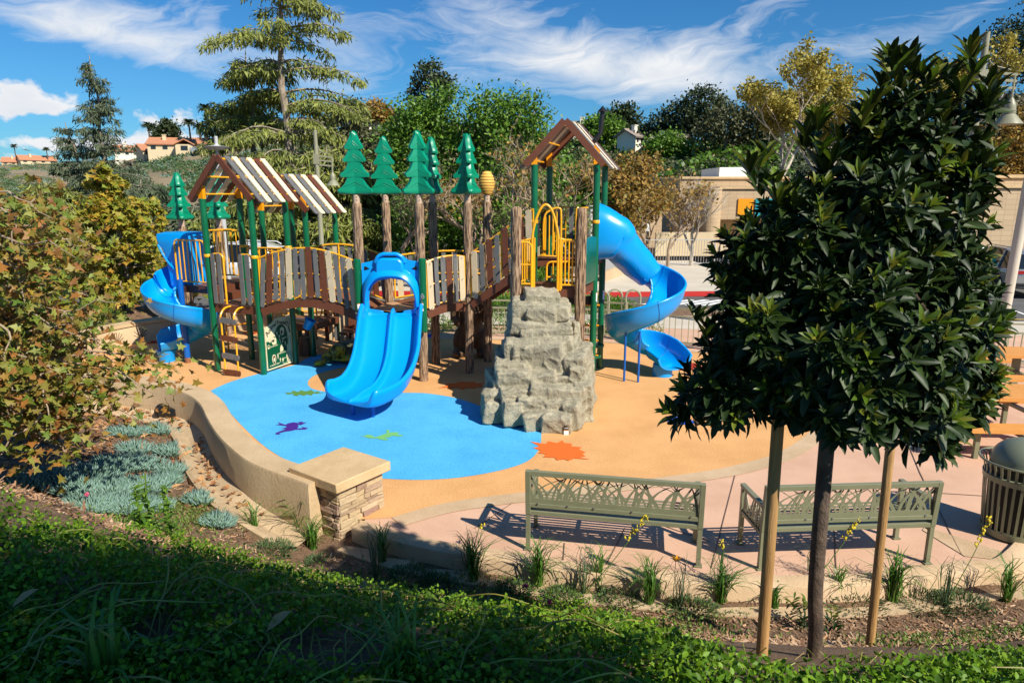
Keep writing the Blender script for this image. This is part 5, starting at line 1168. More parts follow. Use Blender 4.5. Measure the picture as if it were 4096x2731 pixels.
# ---------------------------------------------------------------- climbing rock
def rock():
    t = thing('climbing_rock', 'tall stepped grey granite climbing boulder in front of the yellow tower barrier', 'rock', (.75, 10.9, 0))
    mb = MB(); random.seed(5)
    def blk(px0, px1, pyt, pyb, Yf, Yb, jx=.03, rz=0.0):
        zt = AY((px0 + px1) / 2, pyt, Yf).z; zb_ = max(-.1, AY((px0 + px1) / 2, pyb, Yf).z)
        xa = AY(px0, (pyt + pyb) / 2, Yf).x; xb = AY(px1, (pyt + pyb) / 2, Yf).x
        w_, d_, h_ = xb - xa, Yb - Yf, zt - zb_; n1 = 4
        c_ = V((xa + xb) / 2, (Yf + Yb) / 2, (zt + zb_) / 2); M = Matrix.Rotation(R(rz + random.uniform(-8, 8)), 3, 'Z') @ Matrix.Rotation(R(random.uniform(-7, 7)), 3, 'Y') @ Matrix.Rotation(R(random.uniform(-2, 9)), 3, 'X')
        hx, hy, hz2 = w_ / 2, d_ / 2, h_ / 2; ch = min(hx, hy, hz2) * .16; vs = []
        # chamfered box
        for sx in (-1, 1):
            for sy in (-1, 1):
                for sz_ in (-1, 1):
                    q = lambda: random.uniform(.5, 1.4) * ch
                    vs += [(sx * (hx - q()), sy * (hy - q()), sz_ * hz2), (sx * hx, sy * (hy - q()), sz_ * (hz2 - q())), (sx * (hx - q()), sy * hy, sz_ * (hz2 - q()))]
        import bmesh
        bm = bmesh.new()
        for v in vs: bm.verts.new(c_ + M @ Vector(v))
        bmesh.ops.convex_hull(bm, input=bm.verts); bm.verts.ensure_lookup_table(); bm.verts.index_update()
        ok = [v for v in bm.verts if v.link_faces]; idx = {v: i for i, v in enumerate(ok)}
        mb.add([v.co for v in ok], [tuple(idx[v] for v in f.verts) for f in bm.faces]); bm.free()
    S = lambda x: 1800 + x / 2.24
    Sy = lambda y: 1100 + y / 2.24
    for (a, b, c_, d_, yf, yb, rz) in [
        (665, 985, 160, 300, 11.42, 12.0, 0), (550, 1080, 255, 450, 11.25, 12.0, 3), (700, 960, 300, 450, 11.12, 11.6, -6), (530, 760, 300, 560, 11.3, 11.9, 12), (960, 1090, 300, 420, 11.2, 11.8, -8),
        (560, 1100, 440, 560, 11.02, 11.8, -3), (1095, 1150, 440, 640, 11.25, 11.8, 0), (515, 650, 500, 640, 11.15, 11.8, 5), (640, 1100, 470, 570, 10.95, 11.5, 4),
        (490, 1110, 560, 900, 10.85, 11.8, 3), (680, 1080, 630, 900, 10.68, 11.5, -12), (500, 700, 630, 860, 10.8, 11.5, 22), (1040, 1180, 560, 900, 11.0, 11.8, -6),
        (400, 700, 770, 1010, 10.65, 11.6, 8), (1100, 1290, 715, 1300, 10.55, 11.5, -14), (1060, 1200, 800, 1100, 10.45, 11.2, -4), (440, 740, 860, 1040, 10.45, 11.3, -4), (660, 960, 880, 1000, 10.42, 11.2, 5), (930, 1130, 900, 1100, 10.45, 11.2, 0),
        (350, 450, 930, 1160, 10.55, 11.3, 12), (430, 740, 1010, 1200, 10.25, 11.1, 2), (720, 1180, 1000, 1200, 10.2, 11.1, -4), (1130, 1300, 950, 1330, 10.35, 11.3, -10),
        (285, 440, 1150, 1340, 10.22, 10.9, 8), (440, 615, 1150, 1370, 10.05, 10.9, 10), (600, 860, 1090, 1250, 10.1, 10.9, -5), (850, 1180, 1130, 1260, 10.08, 10.9, -3), (610, 870, 1240, 1410, 9.92, 10.8, 6), (840, 1110, 1240, 1430, 9.82, 10.7, -3), (1090, 1240, 1180, 1400, 9.95, 10.8, -16), (300, 1250, 1000, 1330, 10.35, 11.5, 0)]:
        blk(S(a), S(b), Sy(c_), Sy(d_), yf, yb, rz=rz)
    o = mb.build('boulder', 'rock', t, ang=40)
    rm = o.modifiers.new('fuse', 'REMESH'); rm.mode = 'VOXEL'; rm.voxel_size = .012; rm.use_smooth_shade = True
    for k, (nt_, ns, st_, extra) in enumerate((('CLOUDS', .5, .045, None), ('MUSGRAVE', .22, .030, 1), ('CLOUDS', .07, .014, None), ('CLOUDS', .025, .006, None))):
        tx = bpy.data.textures.new('rock%d' % k, nt_); tx.noise_scale = ns
        if extra: tx.musgrave_type = 'RIDGED_MULTIFRACTAL'; tx.noise_intensity = .6; tx.octaves = 3
        dm = o.modifiers.new('d%d' % k, 'DISPLACE'); dm.texture = tx; dm.strength = st_; dm.mid_level = .5
    c0_ = AY(2265, 1720, 9.80)
    mb = MB(); mb.box((c0_.x, c0_.y - .0, c0_.z - .06), (.07, .012, .11)); mb.box((c0_.x, c0_.y - .0, c0_.z + .035), (.07, .012, .07), mi=1); mb.box((c0_.x, c0_.y - .001, c0_.z - .002), (.07, .012, .008), mi=2)
    for k in range(3): mb.box((c0_.x - .02 + .02 * k, c0_.y - .0065, c0_.z + .035), (.010, .004, .014), mi=0)
    mb.build('sticker', ['sticker', 'ink', 'orange_sticker'], t, smooth=False)
rock()
# ---------------------------------------------------------------- benches
def bench(label, loc, rz):
    W_ = 1.73; D_ = .52; t = thing('park_bench', label, 'bench', (0, 0, 0), 0, 'sage metal benches facing the playground')
    fr_ = MB(); zb, zt = .40, .87; rk = .06        # local: x along, y from back (0) to front (D_)
    for z in (zt - .02, .50, .415): fr_.beam(V(.03, -rk * (z - .4) * 1.2, z), V(W_ - .03, -rk * (z - .4) * 1.2, z), .045, .05 if z > .8 else .045)
    for x in (.022, W_ - .022): fr_.beam(V(x, -rk * .56, zt + .004), V(x, 0, .40), .05, .052, up=V(0, 1, 0))
    fr_.build('back_frame', 'bench_metal', t, smooth=False, bevel=.004)
    mb = MB(); rr = random.Random(3)                # cut steel grass panel
    mb.prism([(.05, .525), (W_ - .05, .525), (W_ - .05, .575), (.05, .575)], V(0, -.018, 0), V(1, 0, 0), Zu, -.006)
    def blade(x0, x1, h, w, bend, i, mb=mb, O=V(0, -.018, 0), U=V(1, 0, 0), z0=.53, xmax=W_ - .05, xmin=.05):
        L1, L2 = [], []
        for k in range(9):
            f = k / 8; x = x0 + (x1 - x0) * (f ** (1 + bend)); z = z0 + h * f * (1 - .12 * bend * f); ww = w * (1 - f) ** .5 * (.45 + .55 * min(1, f * 3)) + .002
            L1.append((min(max(x - ww / 2, xmin), xmax), z)); L2.append((min(max(x + ww / 2, xmin), xmax), z))
        mb.prism(L1 + L2[::-1], O + V(0, .00012 * i, 0) if U.x > .5 else O + V(.00012 * i, 0, 0), U, Zu, -.006)
    i = 0; x = .06
    while x < W_ - .05:
        for k in range(3):
            i += 1; s = rr.choice((-1, 1)); blade(x + (k - 1) * .022, x + (k - 1) * .06 + s * rr.uniform(.03, .24), rr.uniform(.30, .345), rr.uniform(.024, .038), rr.uniform(.1, 1.3), i)
        x += .115
    for k in range(12): i += 1; x = .08 + k * .14; blade(x, x + rr.choice((-1, 1)) * rr.uniform(.2, .4), .34, .028, 1.3, i)
    mb.build('grass_panel', 'bench_metal', t, smooth=False)
    mb = MB()
    for x_ in (.12, .42, .68, 1.05, W_ - .12): mb.ball((x_, -.033, .522), .011, 6, 4)
    mb.build('bolt', 'steel', t)
    mb = MB()
    for k in range(9): mb.box((W_ / 2, .055 + k * .052, .425 - .02 * math.sin(k / 8 * math.pi)), (W_ - .09, .030, .008))
    for x_ in (.045, W_ - .045, W_ / 2): mb.box((x_, .25, .405), (.035, .46, .018))
    mb.build('seat', 'bench_metal', t, smooth=False)
    for x_ in (.022, W_ - .022):
        for y_ in (0.0, D_ - .02):
            l_ = MB(); l_.beam(V(x_, y_, .0), V(x_, y_, .41 if y_ == 0 else .63), .042, .042, up=V(0, 1, 0)); l_.box((x_, y_ + .0, .006), (.075, .075, .010)); l_.build('leg', 'bench_metal', t, smooth=False)
        a_ = MB(); a_.beam(V(x_, -.02, .645), V(x_, D_ + .01, .64), .05, .035); a_.beam(V(x_, 0, .36), V(x_, D_ - .03, .36), .035, .035); j = 0
        for k in range(12):
            j += 1; blade(.03 + k * .038, .03 + k * .038 + rr.uniform(-.14, .14), .27, .035, rr.uniform(0, 1), j, mb=a_, O=V(x_ - .003, 0, 0), U=V(0, 1, 0), z0=.36, xmin=.01, xmax=D_ - .03)
        a_.build('armrest', 'bench_metal', t, smooth=False)
    t.location = loc; t.rotation_euler = (0, 0, rz); return t
p0, p1 = G(2104, 2194), G(2792, 2262); b1 = bench('left one of the two sage green metal benches with cut-out grass backs', p0, math.atan2(p1.y - p0.y, p1.x - p0.x))
p0, p1 = G(3030, 2274), G(3705, 2250); copy_tree(b1, label='sage metal bench behind the staked tree, nearer the litter bin', loc=p0, rz=math.atan2(p1.y - p0.y, p1.x - p0.x))
# ---------------------------------------------------------------- litter bin
def bin_():
    c = V(5.36, 6.72, 0); t = thing('litter_bin', 'round dark sage slatted metal litter bin with a domed lid at the right edge', 'litter bin', c); r0, r1, h = .29, .345, .80
    mb = MB(); mb.lathe(c, [(.0, .06), (r0 - .03, .06), (r1 - .05, h - .02), (0, h - .02)], 32); mb.build('liner', 'can_black', t)
    mb = MB(); N_ = 32
    for k in range(N_):
        a = 2 * math.pi * k / N_; u = V(math.cos(a), math.sin(a), 0); w_ = V(-u.y, u.x, 0)
        pts = [c + u * r0 + Zu * .04, c + u * (r0 + .035) + Zu * .5, c + u * r1 * .985 + Zu * (h - .06), c + u * (r1 + .015) + Zu * (h + .01), c + u * (r1 + .05) + Zu * (h + .03)]
        mb.sweep([[p - w_ * .0125, p + w_ * .0125, p + w_ * .0125 - u * .006, p - w_ * .0125 - u * .006] for p in pts])
    mb.build('slat', 'bench_metal', t, smooth=False)
    mb = MB(); mb.lathe(c, [(r0 + .0, .02), (r0 + .008, .02), (r0 + .012, .09), (r0, .09)], 40); mb.build('hoop', 'bench_metal', t); mb = MB(); mb.lathe(c, [(r1 - .012, h - .18), (r1 - .004, h - .18), (r1 + .002, h - .12), (r1 - .01, h - .12)], 40); mb.build('hoop', 'bench_metal', t); mb = MB(); mb.tube(arc(c + Zu * (h + .03), r1 + .045, 0, 360, 40, (1, 0, 0), (0, 1, 0)), .013, 8, cap=False); mb.build('hoop', 'bench_metal', t)
    mb = MB(); mb.lathe(c, [(r1 - .045, h + .005)] + [((r1 - .05) * math.cos(R(a)), h + .02 + .25 * math.sin(R(a))) for a in range(0, 90, 8)] + [(0, h + .27)], 36); mb.build('lid', 'can_dome', t)
bin_()
# ---------------------------------------------------------------- picnic tables
def table(label, loc, rz, top=True):
    t = thing('picnic_table', label, 'picnic table', (0, 0, 0), 0, 'orange-brown slatted picnic tables')
    mb = MB()
    for k in range(5): mb.box((0, -.32 + k * .16, .74), (1.9, .152, .05))
    mb.build('table_top', 'recycled_wood', t, smooth=False)
    for s in (-1, 1):
        mb = MB()
        for k in range(2): mb.box((0, s * .72 + (k - .5) * .155, .43), (1.9, .15, .05))
        mb.build('seat', 'recycled_wood', t, smooth=False)
    for sx in (-.62, .62):
        mb = MB(); mb.box((sx, 0, .36), (.10, .10, .72)); mb.box((sx, 0, .385), (.06, 1.55, .05)); mb.box((sx, 0, .02), (.09, .9, .04)); mb.box((sx, 0, .70), (.06, .75, .04)); mb.build('frame', 'bench_metal', t, smooth=False)
        for s in (-1, 1): mb = MB(); mb.box((sx, s * .72, .20), (.06, .06, .40)); mb.build('leg', 'bench_metal', t, smooth=False)
    t.location = loc; t.rotation_euler = (0, 0, rz); return t
tb = table('nearer picnic table with orange slats behind the litter bin', (7.05, 9.55, 0), R(-4))
copy_tree(tb, label='farther picnic table beyond the first, next to the back fence', loc=(8.6, 12.2, 0), rz=R(-8))
# ---------------------------------------------------------------- back fence
FT = thing('metal_fence', 'low khaki picket fence curving along the back of the playground', 'fence', (2.3, 16.8, 0))
fp = smooth_pts(fence_pts, 8); pk_ = MB(); rl_ = MB(); L_ = 0; last = 0; acc = 0
for a, b in zip(fp, fp[1:]):
    for z in (.93, .74, .12): rl_.beam(V(a.x, a.y, z), V(b.x, b.y, z), .035, .04)
    n_ = max(1, int((b - a).length / .115))
    for i in range(n_):
        q = a.lerp(b, i / n_); pk_.box((q.x, q.y, .43), (.017, .017, .62)); 
rl_.build('rail', 'fence_metal', FT, smooth=False); pk_.build('picket', 'fence_metal', FT, smooth=False)
for a in fence_pts[:-1]:
    pass
acc = 0
for a, b in zip(fp, fp[1:]):
    acc += (b - a).length
    if acc > 1.7: acc = 0; m_ = MB(); m_.box((a.x, a.y, .48), (.06, .06, .98)); m_.build('post', 'fence_metal', FT, smooth=False)
for a, b in zip(fp, fp[1:]):
    if int(a.x * 2.2) != int(b.x * 2.2): pass
def railing(name, label, pts, h, z0=0.0, m='rail_grey', cat='railing', group=None, dp=.13, pr=.012):
    t = thing(name, label, cat, (pts[0][0], pts[0][1], z0), 0, group); r_ = MB(); p_ = MB(); pts = [V(*p, z0) for p in pts]
    for a, b in zip(pts, pts[1:]):
        for z in (h, .12): r_.beam(a + Zu * z, b + Zu * z, .04, .04)
        n_ = int((b - a).length / dp)
        for i in range(n_): q = a.lerp(b, i / n_); p_.tube([q + Zu * .12, q + Zu * h], pr, 4, cap=False)
    for q in pts: r_.box((q.x, q.y, z0 + h / 2), (.06, .06, h + .04))
    r_.build('rail', m, t, smooth=False); p_.build('picket', m, t, smooth=False)
railing('railing', 'pale grey railing in front of the tan building', [(3.9, 29.5), (3.9, 31.5), (6.2, 33.5), (9.9, 33.5), (13, 33.0)], 1.25, .14)
railing('railing', 'grey railing beside the sloping ramp with mesh infill', [(3.6, 27.2), (5.3, 31.0)], 1.25, .14, dp=.06)
mb = MB(); mb.box((4.5, 29.2, .3), (.25, 4.4, .5), Matrix.Rotation(R(-24), 3, 'Z')); tag(mb.build('ramp_wall', 'tan_concrete', smooth=False), 'low tan concrete wall under the ramp railing', 'wall')
mb = MB(); mb.lathe((3.05, 26.2, .14), [(.2, 0), (.2, 3.0)], 12, M=None); tag(mb.build('white_pole', 'white_paint'), 'white round pole just behind the tower', 'pole')
def brolly(x, y, lab):
    t = thing('umbrella', lab, 'umbrella', (x, y, .14), group='blue patio umbrellas by the ramp'); mb = MB(); mb.tube([V(x, y, .14), V(x, y, 2.5)], .03, 8); mb.build('pole', 'rail_grey', t)
    mb = MB(); rg = []
    for (r_, z) in ((.34, 1.0), (.30, 1.2), (.24, 1.7), (.12, 2.3), (.02, 2.5)): rg.append([V(x + r_ * (1 + .35 * (k % 2)) * math.cos(k * math.pi / 8), y + r_ * (1 + .35 * (k % 2)) * math.sin(k * math.pi / 8), z) for k in range(16)])
    mb.sweep(rg); mb.build('canopy', 'canvas_blue', t, smooth=False)
brolly(3.55, 28.3, 'folded blue umbrella just right of the tower post'); brolly(1.35, 30, 'blue umbrella seen low through the tower opening')
# bike rack hoops
for i, (px, yb) in enumerate(((2395, 1345), (2448, 1338), (2520, 1340))):
    p = G(px - 18, yb - 55); q = G(px + 36, yb - 55); m_ = MB(); r_ = (q - p).length / 2 * .55 + .1; c_ = (p + q) / 2; d = (q - p).normalized()
    m_.tube([c_ - d * r_] + [c_ - d * r_ + Zu * .7] + [c_ + d * r_ * -math.cos(R(a)) + Zu * (.7 + r_ * math.sin(R(a))) for a in range(15, 180, 15)] + [c_ + d * r_ + Zu * .7, c_ + d * r_], .03, 8)
    tag(m_.build('bike_hoop', 'fence_metal'), ['leftmost khaki bike rack hoop beyond the fence, next to the tower post', 'middle khaki bike rack hoop beyond the fence', 'rightmost khaki bike rack hoop beyond the fence'][i], 'bike rack', 'bike rack hoops beyond the fence')
# ---------------------------------------------------------------- lamps
def bell(c, s=1.0, parent=None):
    mb = MB(); mb.lathe(c, [(0, .62 * s), (.05 * s, .60 * s), (.09 * s, .52 * s), (.13 * s, .44 * s), (.15 * s, .36 * s), (.15 * s, .26 * s), (.17 * s, .25 * s), (.17 * s, .22 * s), (.15 * s, .21 * s), (.17 * s, .18 * s), (.17 * s, .16 * s), (.15 * s, .15 * s), (.19 * s, .10 * s), (.38 * s, -.14 * s), (.39 * s, -.16 * s), (.36 * s, -.15 * s), (.15 * s, .05 * s), (0, .05 * s)], 26)
    return mb.build('lamp_shade', 'lamp_metal', parent)
def street_lamp(label, x, y, h, arm, side=1, z0=0, s=.55):
    t = thing('street_lamp', label, 'street lamp', (x, y, z0), group='bell shaped street lamps')
    mb = MB(); mb.lathe((x, y, z0), [(.12, 0), (.12, .3), (.085, .35), (.08, h * .55), (.075, h - 1.5), (.085, h - 1.49), (.085, h - 1.42), (.07, h - 1.41), (.06, h - .02), (0, h)], 18); mb.build('pole', 'lamp_metal', t)
    mb = MB(); a = V(x, y, z0 + h - 1.05)
    for dz in (0, .14, .27): mb.beam(a + V(-side * .12, 0, dz), a + V(side * arm, 0, dz - .06), .03, .05)
    mb.box((x, y, z0 + h - .9), (.18, .15, .3)); mb.tube(smooth_pts([V(x, y, z0 + h - .15), V(x + side * arm * .2, y, z0 + h - .6), V(x + side * arm * .8, y, z0 + h - .95 + .2)], 5), .012, 6); mb.tube([a + V(side * arm * .93, 0, .2), a + V(side * arm * .93, 0, -.4)], .025, 8)
    mb.build('arm', 'lamp_metal', t); bell((x + side * arm * .93, y, z0 + h - 1.05 - .25 - .6 * s), s, t); return t
q = AY(1262, 560, 22.5); street_lamp('khaki street lamp with a bell shade, behind the two slat roofs', q.x, 22.5, AY(1262, 520, 22.5).z, .52)
q = AY(3905, 560, 13.0); street_lamp('khaki street lamp whose pole rises above the dark leafy tree', AY(3890, 560, 15.0).x, 15.0, AY(3935, 125, 15.0).z, .75, s=.7)
q = G(945, 1250); mb = MB(); x_ = AY(872, 650, 24).x; mb.lathe((x_, 24, 0), [(.11, 0), (.09, 4.7), (0, 4.72)], 12); 
t = thing('concrete_pole', 'pale concrete pole with a flat floodlight head behind the left roof', 'pole', (x_, 24, 0)); mb.build('pole', 'rail_grey', t); mb = MB(); mb.lathe((x_, 24, 4.72), [(.05, 0), (.05, .3), (.35, .33), (.45, .4), (.1, .45), (.06, .5), (.06, .75), (0, .76)], 14); mb.build('floodlight', 'rail_grey', t)
p = AY(4035, 1115, 16.0); mb = MB(); mb.tube([V(AY(4035, 1130, 17.5).x, 17.5, 0), V(AY(4092, 780, 17.5).x + .1, 17.5, AY(4092, 700, 17.5).z)], .12, 14); t = thing('parking_lot_pole', 'speckled concrete light pole in front of the parked silver car', 'pole', (AY(4035, 1130, 17.5).x, 17.5, 0)); mb.build('pole', 'pale_concrete', t)
mb = MB(); q = AY(4092, 740, 17.45); mb.box((q.x + .1, q.y - .1, q.z), (.04, .1, .9)); mb.build('banner', 'teal', t, smooth=False)
# ---------------------------------------------------------------- building
def blockwall(name, lab, boxes, extra=None, loc=None):
    t = thing(name, lab, 'building', loc)
    return t
mt = MATS['brick_block']; tn = mt.node_tree; bs = tn.nodes['Principled BSDF']
br_n = tn.nodes.new('ShaderNodeTexBrick'); tcn = tn.nodes.new('ShaderNodeTexCoord'); sepn = tn.nodes.new('ShaderNodeSeparateXYZ'); cmb = tn.nodes.new('ShaderNodeCombineXYZ'); ad = tn.nodes.new('ShaderNodeMath'); ad.operation = 'ADD'
tn.links.new(tcn.outputs['Object'], sepn.inputs[0]); tn.links.new(sepn.outputs[0], ad.inputs[0]); tn.links.new(sepn.outputs[1], ad.inputs[1]); tn.links.new(ad.outputs[0], cmb.inputs[0]); tn.links.new(sepn.outputs[2], cmb.inputs[1]); tn.links.new(cmb.outputs[0], br_n.inputs['Vector'])
br_n.inputs['Scale'].default_value = 1; br_n.inputs['Brick Width'].default_value = .42; br_n.inputs['Row Height'].default_value = .21; br_n.inputs['Mortar Size'].default_value = .012; br_n.inputs['Color1'].default_value = (.46, .33, .20, 1); br_n.inputs['Color2'].default_value = (.50, .365, .225, 1); br_n.inputs['Mortar'].default_value = (.36, .26, .16, 1); br_n.offset = 0; br_n.inputs['Bias'].default_value = 0
tn.links.new(br_n.outputs['Color'], bs.inputs['Base Color'])
BD = thing('community_building', 'tan block building with a flat roof and round columns behind the spiral slide', 'building', (14, 40, 0))
def bx(c0, c1, m, name, **k): mb = MB(); c0, c1 = Vector(c0), Vector(c1); mb.box((c0 + c1) / 2, c1 - c0); return mb.build(name, m, BD, smooth=False, **k)
zt = AY(2719, 716, 38).z; xl = AY(2722, 716, 38).x
bx((xl, 38, 0), (28, 52, zt), 'brick_block', 'wall'); bx((xl - .08, 37.9, zt), (28, 52.1, zt + .12), 'cap_stone', 'parapet')
xa, xb = AY(2876, 716, 42).x, AY(3010, 716, 42).x; bx((xa, 42, zt), (xb, 46, AY(2876, 670, 42).z), 'white_paint', 'roof_unit')
zc_ = AY(2850, 752, 36.6).z; x0c = AY(2857, 752, 36.6).x
mb = MB(); mb.lathe((x0c, 36.9, 0), [(.50, 0), (.50, zc_ - .1), (.53, zc_ - .1), (.53, zc_), (0, zc_)], 28); mb.build('column', 'brick_block', BD)
bx((x0c + .3, 36.7, AY(2900, 878, 36.7).z), (27.9, 37.9, zc_ - .05), 'brick_block', 'fascia_wall'); bx((x0c + .3, 36.6, zc_ - .05), (27.95, 37.95, zc_ + .06), 'cap_stone', 'parapet')
q0 = AY(2955, 795, 36.6); bx((q0.x, 36.62, AY(2955, 860, 36.6).z), (q0.x + .8, 36.68, q0.z), 'orange_paint', 'sign_edge'); bx((q0.x + .9, 36.60, AY(2955, 868, 36.6).z), (q0.x + 4.5, 36.66, q0.z), 'teal', 'sign_panel')
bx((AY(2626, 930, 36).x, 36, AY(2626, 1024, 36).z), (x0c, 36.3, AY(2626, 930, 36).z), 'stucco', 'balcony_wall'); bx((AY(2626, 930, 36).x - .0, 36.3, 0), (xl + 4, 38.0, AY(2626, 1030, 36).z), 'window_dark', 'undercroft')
xw = AY(2600, 840, 37).x; bx((xw, 37, 0), (AY(2650, 840, 37).x, 38.6, AY(2600, 838, 37).z), 'brick_block', 'pier')
mb = MB(); xq = AY(2560, 842, 36).x; mb.lathe((xq, 36, 0), [(.36, 0), (.36, AY(2560, 846, 36).z), (.39, AY(2560, 846, 36).z), (.39, AY(2560, 838, 36).z), (0, AY(2560, 838, 36).z)], 24); mb.build('column', 'brick_block', BD)
bx((AY(2583, 870, 36.4).x, 36.4, AY(2583, 925, 36.4).z), (AY(2600, 870, 36.4).x, 36.6, AY(2583, 858, 36.4).z), 'white_paint', 'sign_board'); bx((AY(2803, 868, 37.9).x, 37.8, AY(2803, 885, 37.9).z), (AY(2812, 868, 37.9).x, 37.98, AY(2803, 868, 37.9).z), 'lamp_metal', 'wall_lamp')
bx((9.5, 36.4, .1), (xl + 6, 38, .9), 'stucco', 'plinth')
BE = thing('building_wing', 'tan block wing with a dark glazed entrance behind the parked silver car', 'building', (24, 30, 0)); BD2 = BD; BD = BE
zr = AY(3900, 712, 29).z; bx((17.0, 29, 0), (21.2, 44, zr), 'brick_block', 'wall'); bx((16.9, 28.9, zr), (40, 44, zr + .13), 'cap_stone', 'parapet'); bx((17.3, 28.4, AY(3950, 752, 28.4).z - 2.6), (40, 29, AY(3950, 752, 28.4).z), 'brick_block', 'fascia_wall'); bx((17.25, 28.3, AY(3950, 752, 28.4).z), (40, 29, AY(3950, 752, 28.4).z + .12), 'cap_stone', 'parapet')
xe = AY(3930, 1000, 29).x; bx((xe + .05, 29.2, 0), (27, 44, 2.9), 'glass_dark', 'glazed_entrance'); bx((27, 28.95, 0), (40, 44, zr), 'brick_block', 'wall')
for i in range(4): bx((xe + .1 + i * 1.6, 29.1, 0), (xe + .2 + i * 1.6, 29.2, 2.9), 'can_black', 'mullion')
# ---------------------------------------------------------------- cars
def wheel(t, x, y, r=.36):
    mb = MB(); M = Matrix.Rotation(R(90), 3, 'X'); mb.lathe((x, y, r), [(r * .72, -.11), (r * .97, -.10), (r, -.05), (r, .05), (r * .97, .10), (r * .72, .11)], 24, M=M); w_ = mb.build('wheel', 'tyre', t)
    mb = MB(); mb.lathe((x, y, r), [(r * .72, -.09), (r * .25, -.06), (0, -.06), (0, .06), (r * .25, .06), (r * .72, .09)], 20, M=M)
    for k in range(5):
        a = k * 2 * math.pi / 5
        for s in (-1, 1): mb.beam(V(x, y + s * .095, r), V(x + math.cos(a) * r * .7, y + s * .095, r + math.sin(a) * r * .7), .02, .05, up=V(-math.sin(a), 0, math.cos(a)))
    mb.build('rim', 'alloy', w_)
def car(label, loc, rz, m, s=1.0, group=None):
    """length along x (front at +x), built from cross sections of a hatchback body"""
    t = thing('parked_car', label, 'car', (0, 0, 0), 0, group)
    L_ = [(-2.30, .42, .86, .80), (-2.26, .36, 1.02, .86), (-2.05, .30, 1.06, .90), (-1.3, .28, 1.05, .93), (0, .26, 1.02, .93), (.9, .27, 1.00, .92), (1.5, .30, .96, .90), (2.05, .32, .86, .84), (2.28, .38, .68, .72)]
    secs = []
    for x, zb_, zt_, hw_ in L_:
        secs.append([V(x, hw_ * .86, zb_), V(x, hw_, zb_ + .16), V(x, hw_, (zb_ + zt_) / 2 + .08), V(x, hw_ * .95, zt_ - .05), V(x, hw_ * .78, zt_), V(x, -hw_ * .78, zt_), V(x, -hw_ * .95, zt_ - .05), V(x, -hw_, (zb_ + zt_) / 2 + .08), V(x, -hw_, zb_ + .16), V(x, -hw_ * .86, zb_)])
    mb = MB(); mb.sweep(secs)
    b = mb.build('body', m, t, ang=50); sb_ = b.modifiers.new('s', 'SUBSURF'); sb_.levels = 1; sb_.render_levels = 2
    C_ = [(-2.15, 1.0, 1.03, .78, .78), (-1.85, 1.0, 1.50, .80, .62), (-1.2, 1.0, 1.64, .83, .64), (-.2, 1.0, 1.66, .84, .66), (.5, 1.0, 1.54, .83, .64), (1.25, .98, 1.02, .80, .76)]
    secs = [[V(x, a_, z0_), V(x, b_, z1_), V(x, -b_, z1_), V(x, -a_, z0_)] for x, z0_, z1_, a_, b_ in C_]
    mb = MB(); mb.sweep(secs); mb.build('windows', 'glass_dark', t, ang=30)
    mb = MB(); secs = [[V(x, b_ + .03, z1_ - .015), V(x, b_ - .08, z1_ + .03), V(x, -b_ + .08, z1_ + .03), V(x, -b_ - .03, z1_ - .015)] for x, z0_, z1_, a_, b_ in C_[1:5]]; mb.sweep(secs)
    for s_ in (-1, 1):
        for (i, j) in ((1, 0), (4, 5)): a_, b_ = C_[i], C_[j]; mb.beam(V(a_[0], s_ * (a_[4] + .015), a_[2]), V(b_[0], s_ * (b_[4] + .01), b_[2]), .07, .07)
        for x in (-1.25, -.05): mb.beam(V(x, s_ * .66, 1.60), V(x, s_ * .86, 1.0), .09, .05)
        mb.tube([V(-1.7, s_ * .60, 1.60), V(-1.5, s_ * .6, 1.70), V(.1, s_ * .6, 1.72), V(.3, s_ * .6, 1.64)], .02, 6)
    mb.build('roof', m, t, ang=40)
    for x in (-1.42, 1.38):
        for s_ in (-1, 1):
            mb = MB(); M = Matrix.Rotation(R(90), 3, 'X'); mb.lathe((x, s_ * .90, .37), [(.43, -.04), (.43, .045), (0, .045)], 24, M=M); mb.build('wheel_arch', 'can_black', t); wheel(t, x, s_ * .84)
    for s_ in (-1, 1):
        mb = MB(); mb.prism([(0, 0), (.28, .04), (.30, .17), (.02, .12)], V(-2.30, s_ * .86 - (.0 if s_ > 0 else 0), .82), V(.3, -s_ * 0.0, 0) / .3, Zu, -.03 * s_); mb.box((-2.27, s_ * .64, .92), (.08, .34, .11)); mb.build('tail_light', 'tail_red', t, smooth=False)
        mb = MB(); mb.box((.75, s_ * 1.0, 1.08), (.12, .18, .13)); mb.build('side_mirror', m, t, bevel=.03)
        mb = MB(); mb.box((2.16, s_ * .62, .76), (.2, .3, .12)); mb.build('headlight', 'sticker', t, bevel=.03)
        mb = MB(); 
        for x in (-.95, .25): mb.box((x, s_ * .935, .86), (.18, .02, .03))
        mb.build('door_handle', 'alloy', t, smooth=False)
    mb = MB(); mb.box((-2.24, 0, .50), (.14, 1.5, .12)); mb.build('bumper', 'can_black', t, bevel=.03)
    t.location = loc; t.rotation_euler = (0, 0, rz); t.scale = (s, s, s); return t
cr = car('silver SUV parked facing the building at the right edge', (18.55, 25.6, -.01), R(78), 'car_silver', 1.02)
def copycar(label, loc, rz, m):
    c_ = copy_tree(cr, label=label, loc=loc, rz=rz)
    for ch in [o for o in C.objects if o.parent == c_ and o.name.split('.')[0] in ('body', 'roof', 'side_mirror')]:
        ch.data = ch.data.copy(); ch.data.materials[0] = MATS[m]
    return c_
copycar('white car parked beyond the left deck, seen between the balusters', (-11.0, 27.2, 0.0), R(165), 'car_white')
copycar('white van-like car parked behind the arched bridge', (-11.0, 40.0, 0.0), R(10), 'car_white')
